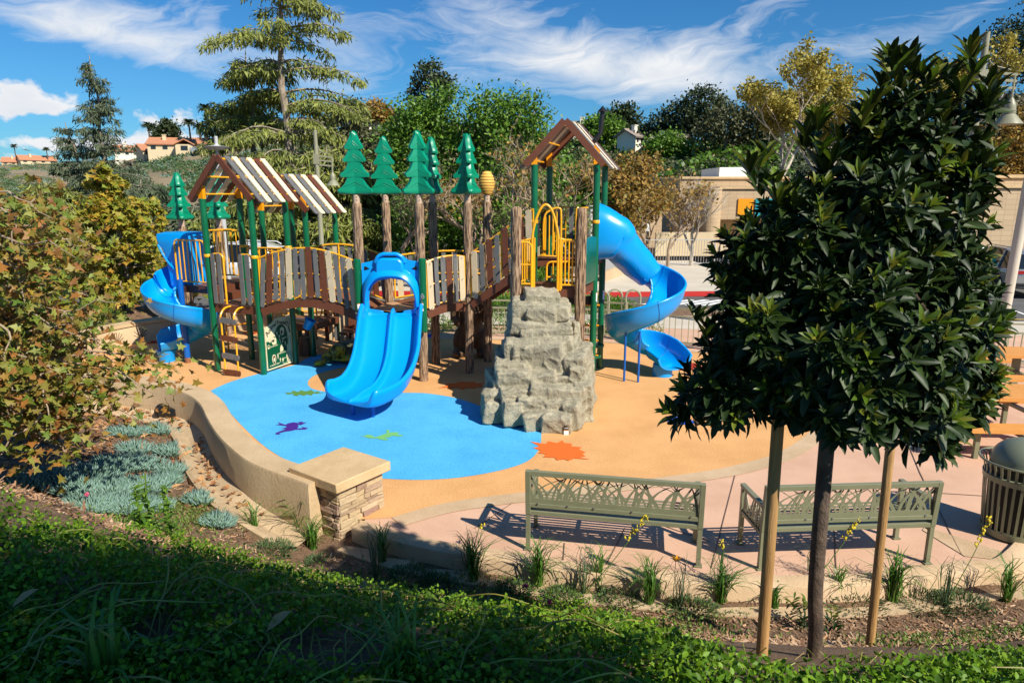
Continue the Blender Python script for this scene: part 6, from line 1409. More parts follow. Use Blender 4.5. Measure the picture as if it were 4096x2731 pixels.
copycar('dark car parked behind the arched bridge', (-7.2, 41, 0.0), R(14), 'car_dark')
copycar('silver car behind the double slide, under the trees', (-3.4, 42, 0.0), R(8), 'car_silver')
# ---------------------------------------------------------------- hill houses
def house(label, loc, rz, w, d, h, rise, roof='roof_clay', wall='stucco', chim=True, wins=4, wing=None, group='houses on the hill crest'):
    t = thing('hill_house', label, 'house', (0, 0, 0), 0, group); mb = MB(); mb.box((0, 0, h / 2 - 1), (w, d, h + 2))
    mb.add([(-w / 2, -d / 2, h), (-w / 2, d / 2, h), (-w / 2, 0, h + rise), (w / 2, -d / 2, h), (w / 2, d / 2, h), (w / 2, 0, h + rise)], [(0, 2, 1), (3, 4, 5)])
    if wing: mb.box((wing[0], -d / 2 - wing[2] / 2, wing[3] / 2 - 1), (wing[1], wing[2], wing[3] + 2))
    mb.build('wall', wall, t, smooth=False)
    mb = MB(); o_ = .5
    for s_ in (-1, 1):
        mb.prism([(-w / 2 - o_, 0), (w / 2 + o_, 0), (w / 2 + o_, 1), (-w / 2 - o_, 1)], V(0, s_ * (d / 2 + o_), h - rise * o_ / (d / 2)), V(1, 0, 0), V(0, -s_ * (d / 2 + o_), rise + rise * o_ / (d / 2)), .25 * -s_ * -1 if s_ < 0 else -.25)
    if wing: 
        y0_, y1_ = -d / 2 - wing[2] - .4, 0.0; zr_ = wing[3] + wing[1] * .28
        for s_ in (-1, 1): mb.prism([(0, 0), (1, 0), (1, 1), (0, 1)], V(wing[0] + s_ * (wing[1] / 2 + .4), y0_, wing[3] - .2), V(0, y1_ - y0_, 0), V(-s_ * (wing[1] / 2 + .4), 0, zr_ - wing[3] + .2), .2 * s_)
    r_ = mb.build('roof', roof, t, smooth=False)
    if chim: mb = MB(); mb.box((-w * .18, -d * .15, h + rise - .2), (.8, .7, 1.8)); mb.box((-w * .18, -d * .15, h + rise + .75), (1.0, .9, .15)); mb.build('chimney', wall, r_, smooth=False)
    for k in range(wins):
        mb = MB(); xx = -w / 2 + w * (k + .5) / wins
        if wing and abs(xx - wing[0]) < wing[1] / 2 + .5: continue
        mb.box((xx, -d / 2 - .03, h * .62), (w / wins * .42, .08, .9)); mb.build('window', 'window_dark', t, smooth=False)
    if wing: mb = MB(); mb.box((wing[0], -d / 2 - wing[2] - .03, wing[3] * .6), (1.6, .08, 1.1)); mb.build('window', 'window_dark', t, smooth=False)
    t.location = loc; t.rotation_euler = (0, 0, rz); return t
def hp_(px, f=1.0, dz=0.0): p = hillpt(px, f); p.z += dz; return p
for (lab, px, f, dz, rz, w, d, h, ri, rf, wl, wg) in [
    ('cream house with an orange clay roof and chimney, largest on the left crest', 412, .97, .0, -12, 12, 9, 4.6, 2.2, 'roof_clay', 'stucco', (4.0, 4.5, 3, 4.0)),
    ('clay roofed house between palm trees left of the largest cream house', 365, .96, -.3, 14, 8, 8, 3.8, 2.0, 'roof_clay', 'stucco', None),
    ('brown roofed house with a low wall just right of the palms', 494, .97, -.2, 5, 6, 7, 3.6, 1.6, 'roof_clay', 'stucco', None),
    ('small clay roofed house low on the left crest behind the cedar', 312, 1.0, 0, 0, 9, 8, 3.4, 2.0, 'roof_clay', 'stucco_white', None),
    ('far tile roofed house at the left horizon under the palms', 95, 1.0, 0, 10, 16, 10, 3.4, 3.0, 'roof_clay', 'stucco', None),
    ('far tile roofed house next to the cedar on the left horizon', 55, 1.0, -.5, -10, 14, 10, 3.0, 3.0, 'roof_clay', 'stucco', None),
    ('white house with chimney high behind the first green toppers', 888, .98, .6, 8, 10, 8, 3.8, 1.6, 'roof_grey', 'stucco_white', (-3, 3.2, 2.5, 4.4)),
    ('white house glimpsed between the branches of the big cedar', 735, .97, .3, -6, 9, 8, 4.0, 1.8, 'roof_grey', 'stucco_white', None),
    ('white gabled house glimpsed left of the big cedar trunk', 645, .95, .3, 12, 7, 8, 3.8, 2.2, 'roof_grey', 'stucco_white', None),
    ('pale house just behind the ridge of the tower roof', 1345, 1.0, 1.6, -8, 7, 7, 3.6, 1.2, 'roof_grey', 'stucco_white', None),
    ('white gabled house left of the dark hilltop tree', 1452, .86, 1.6, 50, 6, 6, 4.0, 2.0, 'roof_grey', 'stucco_white', None),
    ('long white house with two chimneys below the dark hilltop tree', 1532, .86, 1.6, -20, 8, 6, 2.8, 1.4, 'roof_grey', 'stucco_white', (2, 2.5, 2, 3.2))]:
    p = hp_(px, f, dz); base = math.atan2(-p.x, p.y); k_ = .72 if px > 1300 else .9; house(lab, p, base + R(rz), w * k_, d * k_, h * k_ * .62, ri * k_ * .75, rf, wl, True, 4, wg and (wg[0] * k_, wg[1] * k_, wg[2] * k_, wg[3] * k_ * .62))
mb = MB(); a, b = hp_(415, .955, 1.0), hp_(505, .96, 1.0)
for i in range(12): p, q = a.lerp(b, i / 12), a.lerp(b, (i + .92) / 12); mb.beam(p, q, .1, 1.1)
tag(mb.build('white_fence', 'white_paint', smooth=False), 'white fence along the crest below the largest cream house', 'fence')
# small props by the wall
t = thing('plant_pot', 'black plastic nursery pot lying on its side against the wall', 'plant pot', G(660, 1660, -.05)); c_ = G(662, 1672, 0) ; d_ = V(.9, -.35, 0).normalized(); mb = MB()
M = Matrix((V(-d_.y, d_.x, 0), V(0, 0, 1), d_)).transposed()
c_ = V(G(645, 1665, .0).x, G(645, 1665, .0).y, .09)
mb.lathe(c_, [(.0, .34), (.075, .34), (.11, .04), (.125, .04), (.13, 0), (.118, 0), (.10, .03), (.07, .30), (0, .30)], 24, M=M); mb.build('pot', 'black_plastic', t)
t = thing('spotlight', 'small landscape spotlight on the mulch behind the back wall', 'spotlight', (-10.9, 18.3, 0)); q = G(500, 1232, .35); mb = MB(); z0_ = terrain(q.x, q.y); mb.box((q.x, q.y, z0_ + .22), (.2, .14, .16)); mb.build('housing', 'rail_grey', t, bevel=.02); mb = MB(); mb.tube([V(q.x, q.y, z0_ - .05), V(q.x, q.y, z0_ + .2)], .025, 8); mb.build('stake', 'can_black', t)
# ---------------------------------------------------------------- plants
TPL['arch'] = ([(0, .5, 0), (0, -.5, 0), (.10, .5, .42), (.10, -.5, .42), (.34, .42, .80), (.34, -.42, .80), (.70, .28, .92), (.70, -.28, .92), (1, 0, .72)], [(0, 1, 3, 2), (2, 3, 5, 4), (4, 5, 7, 6), (6, 7, 8)])
def hit(x, y, n=12):
    z = .3
    for _ in range(n): g = G(x, y, z); z = .5 * z + .5 * terrain(g.x, g.y)
    g = G(x, y, z); return V(g.x, g.y, terrain(g.x, g.y))
def proj(p):
    d = p.z - EYE; f = p.y * _c - d * _s; return 2048 + FPX * p.x / f, 1365.5 - FPX * (p.y * _s + d * _c) / f
def hitP(x, y): return hit(*P(x, y))
def inpoly(x, y, poly):
    c = False; j = len(poly) - 1
    for i in range(len(poly)):
        xi, yi = poly[i]; xj, yj = poly[j]
        if (yi > y) != (yj > y) and x < (xj - xi) * (y - yi) / (yj - yi) + xi: c = not c
        j = i
    return c
def curve(a, b, sag=0.0, wob=.1, n=5, rr=random):
    a, b = Vector(a), Vector(b); L0 = (b - a).length; out = []
    for i in range(n + 1):
        t = i / n; p = a.lerp(b, t) + Zu * (sag * L0 * 4 * t * (1 - t))
        if 0 < i < n: p += V(rr.uniform(-1, 1), rr.uniform(-1, 1), rr.uniform(-1, 1)) * wob * L0 / n
        out.append(p)
    return out
def lobes_pts(lobes, n, lo=.6, hi=1.0, rg=RNG):
    vol = np.array([l[1][0] * l[1][1] * l[1][2] for l in lobes]) ** .75; pick = rg.choice(len(lobes), n, p=vol / vol.sum()); d = rg.normal(size=(n, 3)); d /= np.linalg.norm(d, axis=1, keepdims=True)
    r_ = rg.uniform(lo ** 3, hi ** 3, n) ** (1 / 3); c = np.array([l[0] for l in lobes])[pick]; s = np.array([l[1] for l in lobes])[pick]
    return c + d * s * r_[:, None], d
def broadleaf(name, label, base, h, lobes, leafm, nclump=120, per=45, ls=.25, rc=.5, trunkm='bark_grey', tr=.2, group=None, tpl='leaf', cat='tree', fork=.4, nb=14, up=.4, asp=.6, lo=.45):
    """lobes: (dx, dy, dz from the base), (rx, ry, rz)"""
    b = Vector(base); t = thing(name, label, cat, b, 0, group); rr = random.Random(int(abs(b.x * 37 + b.y * 11)) + nclump)
    lb = [((b.x + l[0][0], b.y + l[0][1], b.z + l[0][2]), l[1]) for l in lobes]
    cp_, d_ = lobes_pts(lb, nclump, lo, 1.0)
    q = np.repeat(cp_, per, 0) + RNG.normal(size=(nclump * per, 3)) * rc * .5 * np.array([1, 1, .75]); dr = rdir(len(q), -.1) + np.repeat(d_, per, 0) * .4; nr = rdir(len(q), 1.0) + np.array(sd) * up
    leaves('crown', leafm, q, dr, nr, RNG.uniform(.7, 1.3, len(q)) * ls, RNG.uniform(.7, 1.2, len(q)) * ls * asp, tpl, parent=t)
    mb = MB(); top = V(b.x, b.y, b.z + h * fork); mb.tube(curve(b - Zu * .3, top, 0, .25, 5, rr), [tr * 1.25, tr, tr * .95, tr * .9, tr * .85, tr * .8], 9)
    idx = rr.sample(range(nclump), min(nb, nclump))
    for i in idx: c = Vector(cp_[i]); pts = curve(top - Zu * rr.uniform(0, h * fork * .4), c, .05, .35, 5, rr); mb.tube(pts, [tr * .5 * (1 - k / 6) + .012 for k in range(6)], 5)
    mb.build('trunk', trunkm, t); return t
def twiggy(name, label, base, h, spread, leafm=None, nleaf=0, ls=.25, tr=.16, bark='twig', levels=5, group=None, seed=1, lean=(0, 0), up=.35, tpl='leaf', kids=(3, 4), cat='tree'):
    b = Vector(base); t = thing(name, label, cat, b, 0, group); rr = random.Random(seed); mb = MB(); tips = []
    def grow(p, d, L0, r_, lv):
        n_ = 4; pts = [p]; dd = d.copy()
        for i in range(n_):
            dd = (dd + V(rr.uniform(-1, 1), rr.uniform(-1, 1), rr.uniform(-.7, 1) + up * .3) * .26).normalized(); pts.append(pts[-1] + dd * L0 / n_)
        mb.tube(pts, [r_ * (1 - .45 * i / n_) for i in range(n_ + 1)], 6 if lv < 2 else (4 if lv < 4 else 3), cap=False)
        if lv >= levels - 1: tips.extend(pts[1:])
        if lv < levels:
            for k in range(rr.choice(kids)):
                q = pts[rr.randint(2, n_)] if k else pts[-1]; a = rr.uniform(0, 6.283); s_ = V(math.cos(a), math.sin(a), rr.uniform(-.2, .5)); nd_ = (dd * rr.uniform(.5, 1) + s_ * spread * rr.uniform(.6, 1.1) + Zu * up * .3).normalized(); grow(q, nd_, L0 * rr.uniform(.58, .8), r_ * .55, lv + 1)
    grow(b - Zu * .2, V(lean[0], lean[1], 1).normalized(), h * .34, tr, 0)
    mb.build('trunk', bark, t)
    if leafm and nleaf:
        tp = np.array([tuple(p) for p in tips]); q = tp[RNG.integers(0, len(tp), nleaf)] + RNG.normal(size=(nleaf, 3)) * ls * .8
        leaves('crown', leafm, q, rdir(nleaf, -.3), rdir(nleaf, 1) + np.array(sd) * .4, RNG.uniform(.6, 1.2, nleaf) * ls, RNG.uniform(.6, 1.2, nleaf) * ls * .75, tpl, parent=t)
    return t
def cedar(label, base, h, prof, leafm='cedar', nw=26, per=5, seed=1, tr=.3, group='deodar cedars', droop=.25, dens=1.0, ss=.34, bark='bark_grey', lean=0.0, bare=.0, name='cedar_tree'):
    """prof(f) -> branch length at height fraction f"""
    b = Vector(base); t = thing(name, label, 'tree', b, 0, group); rr = random.Random(seed); mb = MB(); Ps, Ds, Ls = [], [], []
    n_ = 14; tp = [b + V(lean * (i / n_) ** 2 * h + .12 * math.sin(i * 1.3) * (i > 0), 0, h * i / n_ - .3 * (i == 0)) for i in range(n_ + 1)]
    mb.tube(tp, [tr * (1 - i / n_) ** .8 + .02 for i in range(n_ + 1)], 8)
    for w in range(nw):
        f = (w + rr.uniform(-.3, .3)) / nw * (.985 - bare) + bare; f = min(max(f, .02), .985); k_ = f * n_; i0 = min(int(k_), n_ - 1); p0 = tp[i0].lerp(tp[i0 + 1], k_ - i0)
        for k in range(per):
            a = rr.uniform(0, 6.283); L0 = prof(f) * rr.uniform(.6, 1.15)
            if L0 < .15: continue
            u = V(math.cos(a), math.sin(a), 0); m_ = max(3, int(L0 / .5)); pts = []
            for j in range(m_ + 1):
                s_ = j / m_; pts.append(p0 + u * (L0 * s_) + Zu * (L0 * (.22 * s_ * (1 + f) - droop * s_ * s_ * 1.5)) + V(rr.uniform(-1, 1), rr.uniform(-1, 1), rr.uniform(-.5, .5)) * .06 * L0 / m_ * 2)
            mb.tube(pts, [max(.012, .05 * L0 / 3 * (1 - j / (m_ + 1))) for j in range(m_ + 1)], 4, cap=False)
            nn = int(L0 * 26 * dens); sidev = V(-u.y, u.x, 0)
            for _ in range(nn):
                s_ = rr.random() ** .6; kk = s_ * m_; j = min(int(kk), m_ - 1); p = pts[j].lerp(pts[j + 1], kk - j); wd_ = .30 * L0 * (.25 + s_ * (1.15 - s_)) * 1.1; o_ = rr.uniform(-1, 1) * wd_
                p = p + sidev * o_ + Zu * (-abs(o_) * .22 - rr.uniform(0, .10)); Ps.append(p); Ds.append(u * rr.uniform(-.1, .5) + sidev * (o_ / (wd_ + .01)) * .5 + V(0, 0, -rr.uniform(.1, 1.3))); Ls.append(ss * rr.uniform(.5, 1.3))
    Ps = np.array([tuple(p) for p in Ps]); Ds = np.array([tuple(p) for p in Ds]); Ls = np.array(Ls)
    reps = 3; q = np.repeat(Ps, reps, 0) + RNG.normal(size=(len(Ps) * reps, 3)) * .09; dd = np.repeat(Ds, reps, 0) + RNG.normal(size=(len(q), 3)) * .35; l_ = np.repeat(Ls, reps)
    leaves('crown', leafm, q, dd, rdir(len(q), .6) + np.array(sd) * .5, l_, l_ * .22, 'quad', parent=t); mb.build('trunk', bark, t); return t
def at(px, py, Y): return AY(*P(px, py), Y)
def gz(px, Y, z=0.0):                               # ground spot below a picture column at distance Y
    r = ray(*P(px, 447)); return V(r[0] / r[1] * Y, Y, z)
# --- conifers
cedar('tall deodar cedar with layered drooping boughs rising above the twin slat roofs', gz(668, 36, -.3), 15.8, lambda f: (6.3 * (1 - f) ** .62 + .4) * (1 if f > .42 else .85), nw=18, per=5, seed=4, tr=.30, ss=.36, bare=.14, dens=1.0, droop=.30)
cedar('darker cedar with dangling sprays just left of the tallest cedar', gz(592, 39, -.3), 11.4, lambda f: 3.9 * (1 - f) ** .5 + .3, nw=15, per=5, seed=9, tr=.26, ss=.40, bare=.1, droop=.34)
cedar('slim blue-green cedar with a pointed bare tip at the left', gz(252, 44, -.3), 12.1, lambda f: 2.9 * (1 - f) ** .85 + .25, 'cedar_blue', nw=26, per=5, seed=12, ss=.32, tr=.16, lean=-.012, dens=1.0)
cedar('short leaning cedar left of the slim pointed one', gz(200, 46, -.3), 8.4, lambda f: 2.6 * (1 - f) ** .7 + .3, 'cedar_blue', nw=18, per=5, seed=15, ss=.32, tr=.16, lean=-.09, dens=1.0)
for i, (px, Y, h, r_, lab) in enumerate(((430, 33, 3.3, 3.0, 'low spreading cedar behind the left spiral slide'), (760, 31, 5.8, 3.2, 'low weeping cedar behind the lamp with the bell shade'), (860, 33, 5.2, 3.0, 'low weeping cedar behind the first pair of green toppers'), (330, 40, 4.6, 3.4, 'wide low cedar below the slim pointed cedar'), (600, 30, 4.2, 2.8, 'shaggy cedar mass seen between the green roof posts'), (110, 38, 4.4, 3.4, 'low grey-green cedar at the far left'))):
    cedar(lab, gz(px, Y, -.2), h, lambda f, r_=r_: r_ * (1 - f) ** .45 + .2, 'cedar' if i % 3 else 'cedar_blue', nw=16, per=8, seed=20 + i, ss=.4, tr=.16, droop=.34)
# --- dense green trees and bare sycamores behind the bridge
L3 = lambda r, h, k=0: [((0, 0, h * .62), (r, r, h * .40)), ((-r * .6, -.3, h * .5), (r * .6, r * .6, h * .3)), ((r * .6, .2, h * .55), (r * .62, r * .6, h * .32)), ((r * .15, 0, h * .84), (r * .5, r * .5, h * .17))]
broadleaf('green_tree', 'dense bright green tree rising left of the beehive, behind the green toppers', gz(1010, 30, -.2), 8.0, [((-.4, 0, 4.6), (1.7, 1.6, 2.9)), ((-1.6, 0, 5.2), (1.0, 1.2, 1.5)), ((1.0, 0, 4.4), (1.3, 1.3, 2.6)), ((.2, 0, 7.1), (.8, .8, 1.0)), ((-.9, -.2, 6.6), (.8, .8, .9)), ((.3, -.6, 2.2), (2.6, 1.6, 2.0))], 'leaf_green', 420, 60, .17, .62, 'bark_grey', .22, lo=.7)
broadleaf('green_tree', 'second dense green tree with a domed top, right of the first', gz(1165, 29, -.2), 8.2, [((0, 0, 4.5), (1.8, 1.6, 2.9)), ((-.9, 0, 6.9), (.8, .9, .9)), ((.6, 0, 6.9), (.8, .9, .9)), ((1.4, 0, 3.6), (1.3, 1.2, 2.3)), ((-.4, -.5, 2), (2.4, 1.6, 1.9))], 'leaf_green', 420, 60, .17, .62, 'bark_grey', .22, lo=.7)
broadleaf('green_tree', 'low dark leafy tree filling the gap behind the tower', gz(1300, 30, -.2), 4.6, L3(2.3, 4.6), 'leaf_green', 260, 50, .2, .6, lo=.6)
broadleaf('green_tree', 'olive green tree right of the bell lamp, behind the first two toppers', gz(840, 37, -.2), 7.2, L3(2.4, 7.0), 'leaf_olive', 260, 50, .22, .6, lo=.6)
for i, (px, Y, h, n_, lab, lm, ln) in enumerate(((945, 25.5, 5.8, 900, 'pale-limbed bare sycamore with scattered fresh leaves behind the log posts', 'leaf_bright', (-.1, 0)), (1230, 24.8, 7.4, 500, 'bare branching sycamore with a few rusty leaves left of the tower roof', 'leaf_rust', (-.12, 0)), (1080, 25.2, 6.4, 700, 'tangled bare sycamore behind the beehive post', 'leaf_rust', (.12, 0)), (1330, 25.5, 5.6, 900, 'bare sycamore with yellow-green leaves behind the tower posts', 'leaf_bright', (.05, 0)), (1160, 24.6, 4.4, 900, 'small leafy sycamore behind the slat ramp', 'leaf_bright', (0, 0)))):
    twiggy('sycamore_tree', lab, gz(px, Y, -.1), h, .9, lm, n_, .16, .13, 'twig', 5, 'bare sycamores behind the bridge', 40 + i, ln)
for i, (px, Y, h, n_, lab) in enumerate(((1420, 29, 5.2, 6500, 'rust and gold leaved tree right of the tower'), (1490, 31, 4.2, 5000, 'thin golden-brown tree above the upper spiral slide'), (1535, 30.5, 4.6, 1000, 'half bare rusty tree just left of the tan building'), (1368, 33, 4.8, 6500, 'rusty tree seen through the tower posts'))):
    twiggy('autumn_tree', lab, gz(px, Y, -.1), h * 1.25, 1.15, 'leaf_rust', int(n_ * .6), .17, .10, 'twig', 5, 'rust coloured autumn trees', 60 + i)
twiggy('bare_tree', 'leafless spiky tree in front of the tan building wall', gz(1598, 33.5, 0), 5.6, .85, None, 0, .2, .12, 'bark_pale', 5, None, 71)
# tall yellow sycamores behind the dark foreground tree
def ytree(px, Y, h, lab, seed, n_): return twiggy('yellow_tree', lab, gz(px, Y, 0), h, .85, 'leaf_yellow', int(n_ * 1.6), .27, .3, 'bark_pale', 6, 'tall yellowing sycamores', seed, (-.03, 0), .6, kids=(2, 3, 3))
ytree(1800, 56, 14.2, 'tall open yellow sycamore left of the dark foreground tree tips', 81, 6000); ytree(1930, 57, 15.6, 'tall yellow sycamore directly behind the dark foreground tree', 84, 6000); ytree(2110, 57, 16.0, 'yellow sycamore showing between the two tips of the dark foreground tree', 88, 6000)
broadleaf('autumn_tree', 'rusty brown tree above the building wing at the right edge', gz(2345, 42, 0), 8.6, L3(3.2, 8.4), 'leaf_rust', 300, 50, .26, .8, group='rust coloured autumn trees', lo=.5)
# --- sycamores of the left garden
def sycbranches(t, starts, leafm, ls, seed, nb=3, per=34, bark='twig', droop=.2):
    rr = random.Random(seed); mb = MB(); Ps, Ds = [], []
    for a, b in starts:
        pts = curve(a, b, .08, .25, 7, rr); L0 = (Vector(b) - Vector(a)).length; mb.tube(pts, [.028 * (1 - k / 9) + .003 for k in range(8)], 6)
        for k in range(nb):
            i = rr.randint(1, 7); d = (pts[min(i + 1, 7)] - pts[i - 1]).normalized(); q = pts[i] + (d * rr.uniform(.2, .6) + V(rr.uniform(-1, 1), rr.uniform(-1, 1), rr.uniform(-.8, .4))) * min(L0 * .30, .55); tw = curve(pts[i], q, .05, .3, 4, rr); mb.tube(tw, [.010, .008, .007, .005, .003], 5)
            for _ in range(per):
                p = tw[rr.randint(1, 4)]; Ps.append(p + V(rr.gauss(0, 1), rr.gauss(0, 1), rr.gauss(0, 1)) * min(L0 * .06, .14)); Ds.append(V(rr.gauss(0, 1), rr.gauss(0, 1), rr.gauss(-.5, .6)))
    mb.build('branch', bark, t)
    n_ = len(Ps); q = np.array([tuple(p) for p in Ps]); leaves('crown', leafm, q, np.array([tuple(p) for p in Ds]), rdir(n_, .9) + np.array(sd) * .5, RNG.uniform(.6, 1.25, n_) * ls, RNG.uniform(.7, 1.15, n_) * ls, 'syc', parent=t)
t = thing('sycamore_tree', 'near sycamore whose green and browning lobed leaves hang in from the left edge', 'tree', (-7.4, 6.6, .8)); mb = MB(); mb.tube([V(-7.4, 6.6, .4), V(-7.2, 6.7, 2.0), V(-7.3, 6.8, 3.6), V(-7.1, 6.8, 5)], [.17, .15, .12, .08], 12); mb.build('trunk', 'bark_grey', t)
rr = random.Random(31); st_ = []
for k, (ex, ey, Y) in enumerate(((272, 812, 6.9), (215, 840, 6.7), (262, 872, 6.6), (200, 885, 6.4), (95, 950, 6.0), (40, 930, 6.0), (130, 770, 6.8), (150, 715, 7.0), (80, 700, 6.6), (120, 650, 7.2), (50, 620, 6.4), (90, 570, 6.9), (30, 500, 6.4), (60, 480, 7.0), (20, 440, 6.2), (130, 850, 6.3), (60, 820, 6.0), (20, 760, 6.0), (200, 790, 7.2), (100, 880, 6.1), (170, 905, 6.5), (30, 880, 5.9), (50, 560, 6.0), (90, 520, 7.4), (20, 680, 6.6), (150, 820, 6.9), (10, 600, 6.8), (80, 760, 7), (110, 900, 6.9), (70, 860, 6.9), (30, 960, 6.3), (-20, 540, 6.4), (-20, 700, 6.2), (0, 820, 6.3), (-10, 900, 6.3))):
    e_ = at(ex, ey, Y); st_.append((V(-7.2, 6.8, e_.z * .6 + 1.1 + rr.uniform(-.2, .3)), e_))
sycbranches(t, st_, 'syc_leaf', .09, 5, nb=8, per=44)
t = thing('sycamore_tree', 'golden and green sycamore standing on the mulch behind the left wall', 'tree', gz(262, 19.5, .3)); b0 = gz(262, 19.5, -.9); mb = MB(); mb.tube([b0, b0 + V(.1, 0, 1.5), b0 + V(0, 0, 3.6)], [.13, .11, .04], 10); mb.build('trunk', 'bark_grey', t); st_ = []
for k in range(60):
    f = rr.random(); z_ = .7 + 3.4 * f; a = rr.uniform(0, 6.283); L0 = (2.2 * (1 - f ** 2.6) + .2) * rr.uniform(.6, 1); p = V(b0.x, b0.y, z_ * .85); st_.append((p, V(p.x + math.cos(a) * L0, p.y + math.sin(a) * L0, z_ + rr.uniform(-.3, .3) - .15 * L0)))
sycbranches(t, st_, 'syc_leaf_far', .17, 8, nb=6, per=28)
# --- far hill trees, shrubs and scrub
def hpf(px, f): return hillpt(px, f)
for i, (px, f, h, r_, lm, lab) in enumerate((
    (1550, .93, 8.6, 4.2, 'leaf_dark', 'big dark rounded tree on the right hilltop, its left half'), (1605, .93, 10.2, 4.4, 'leaf_dark', 'big dark rounded tree on the right hilltop, its taller right half'),
    (1660, .82, 8, 4.0, 'leaf_olive', 'olive scrubby tree below the big dark hilltop tree'), (1735, .85, 8.0, 3.6, 'leaf_olive', 'thin olive eucalyptus left of the yellow sycamore'),
    (1425, .99, 7, 3.2, 'leaf_dark', 'small dark tree just left of the white hill houses'), (1375, .90, 6.5, 3.6, 'leaf_green', 'bright green round tree behind the tower roof edge'), (1490, .9, 4.5, 3.6, 'leaf_dark', 'dark tree between the two white hill houses'),
    (995, .95, 13, 4.0, 'leaf_dark', 'dark tree peeking over the first dense green tree'), (870, .93, 6, 3, 'leaf_rust', 'rusty shrub tree near the white crest house'), (810, .85, 8, 3.4, 'leaf_olive', 'olive tree right of the big cedar on the slope'),
    (540, .96, 7.5, 5.0, 'leaf_dark', 'dark wooded clump on the crest left of the big cedar'), (585, .93, 8.5, 5.0, 'leaf_dark', 'taller dark wooded clump on the crest behind the big cedar'), (400, 1.02, 8, 2.6, 'leaf_dark', 'dark tree directly behind the clay roofed house'),
    (2290, .95, 13, 5.0, 'leaf_dark', 'dark tree on the high right hilltop, left one'), (2345, .95, 15, 6.0, 'leaf_dark', 'dark tree on the high right hilltop at the picture edge'), (1530, .78, 4.5, 3.2, 'leaf_green', 'green round shrub tree under the long white house'))):
    p = hpf(px, f); Y = p.y; broadleaf('hill_tree', lab, p, h, L3(r_, h), lm, 90, 40, max(.35, Y * .0042), 1.5, 'bark_grey', .25, 'trees on the hills', 'quad', lo=.5, nb=5, asp=.8)
def palm(px, f, h, lab):
    p = hpf(px, f); t = thing('palm_tree', lab, 'palm tree', p, group='palms on the left crest'); mb = MB(); mb.tube([p - Zu, p + V(.2, 0, h * .5), p + V(.1, 0, h)], [.3, .22, .18], 6); mb.build('trunk', 'bark_dark', t)
    n_ = 90; a = RNG.uniform(0, 6.283, n_); d = np.stack([np.cos(a), np.sin(a), RNG.uniform(-.5, .8, n_)], 1); leaves('crown', 'leaf_dark', np.repeat([[p.x + .1, p.y, p.z + h]], n_, 0), d, np.repeat([[0, 0, 1.]], n_, 0), RNG.uniform(1.6, 2.4, n_), .5, 'blade', parent=t)
for px, f, h, lab in ((356, 1.02, 8.2, 'palm left of the largest cream house'), (366, 1.0, 7.2, 'shorter palm beside the taller one left of the cream house'), (448, .99, 7.2, 'palm right of the cream house gable'), (470, 1.0, 6.0, 'small palm near the brown roofed house'), (487, 1.0, 10, 'tall thin palm left of the dark wooded crest'), (48, 1.0, 8.5, 'far palm on the left horizon'), (120, 1.0, 7, 'far palm beside the slim cedar on the horizon')): palm(px, f, h, lab)
def scatter_hill(name, leafm, n_, pxr, fr_, size, per=14, keep=None, h=.7):
    Q, Sz = [], []
    while len(Q) < n_:
        px = random.uniform(*pxr); f = random.uniform(*fr_) ** .8
        p = hillpt(px, f)
        if keep and not keep(px, f, p): continue
        Q.append(tuple(p)); Sz.append(size * random.uniform(.5, 1.6))
    Q = np.array(Q); Sz = np.array(Sz); per = int(per * 2.2); q = np.repeat(Q, per, 0); s_ = np.repeat(Sz, per); off = RNG.normal(size=(len(q), 3)); off /= np.linalg.norm(off, axis=1, keepdims=True); off[:, 2] = abs(off[:, 2]) * h
    q = q + off * s_[:, None] * RNG.uniform(.5, 1, len(q))[:, None]
    return tag(leaves(name, leafm, q, rdir(len(q)), off + np.array([0, 0, .4]), s_ * .24, s_ * .20, 'quad'), kind='stuff')
nz = lambda px, f: noise.noise(V(px * .012, f * 5, 2))
scatter_hill('hillside_scrub', 'juniper', 3600, (-200, 900), (.02, 1), 1.1, 14, lambda px, f, p: nz(px, f) > -.12)
scatter_hill('hillside_sage', 'succulent', 1500, (-200, 900), (.1, .98), 1.0, 10, lambda px, f, p: nz(px, f) > -.3, h=.5)
scatter_hill('hillside_brush', 'leaf_dark', 2600, (900, 2500), (.02, 1), 1.7, 16, lambda px, f, p: nz(px * 1.4, f) > -.25)
scatter_hill('hillside_bushes', 'leaf_olive', 1500, (900, 2500), (.02, 1), 1.5, 14); scatter_hill('hillside_green_bushes', 'leaf_green', 160, (1200, 1800), (.5, .95), 2.2, 22)
scatter_hill('hillside_dry_brush', 'twig', 1200, (900, 2500), (.1, 1), 1.3, 8)
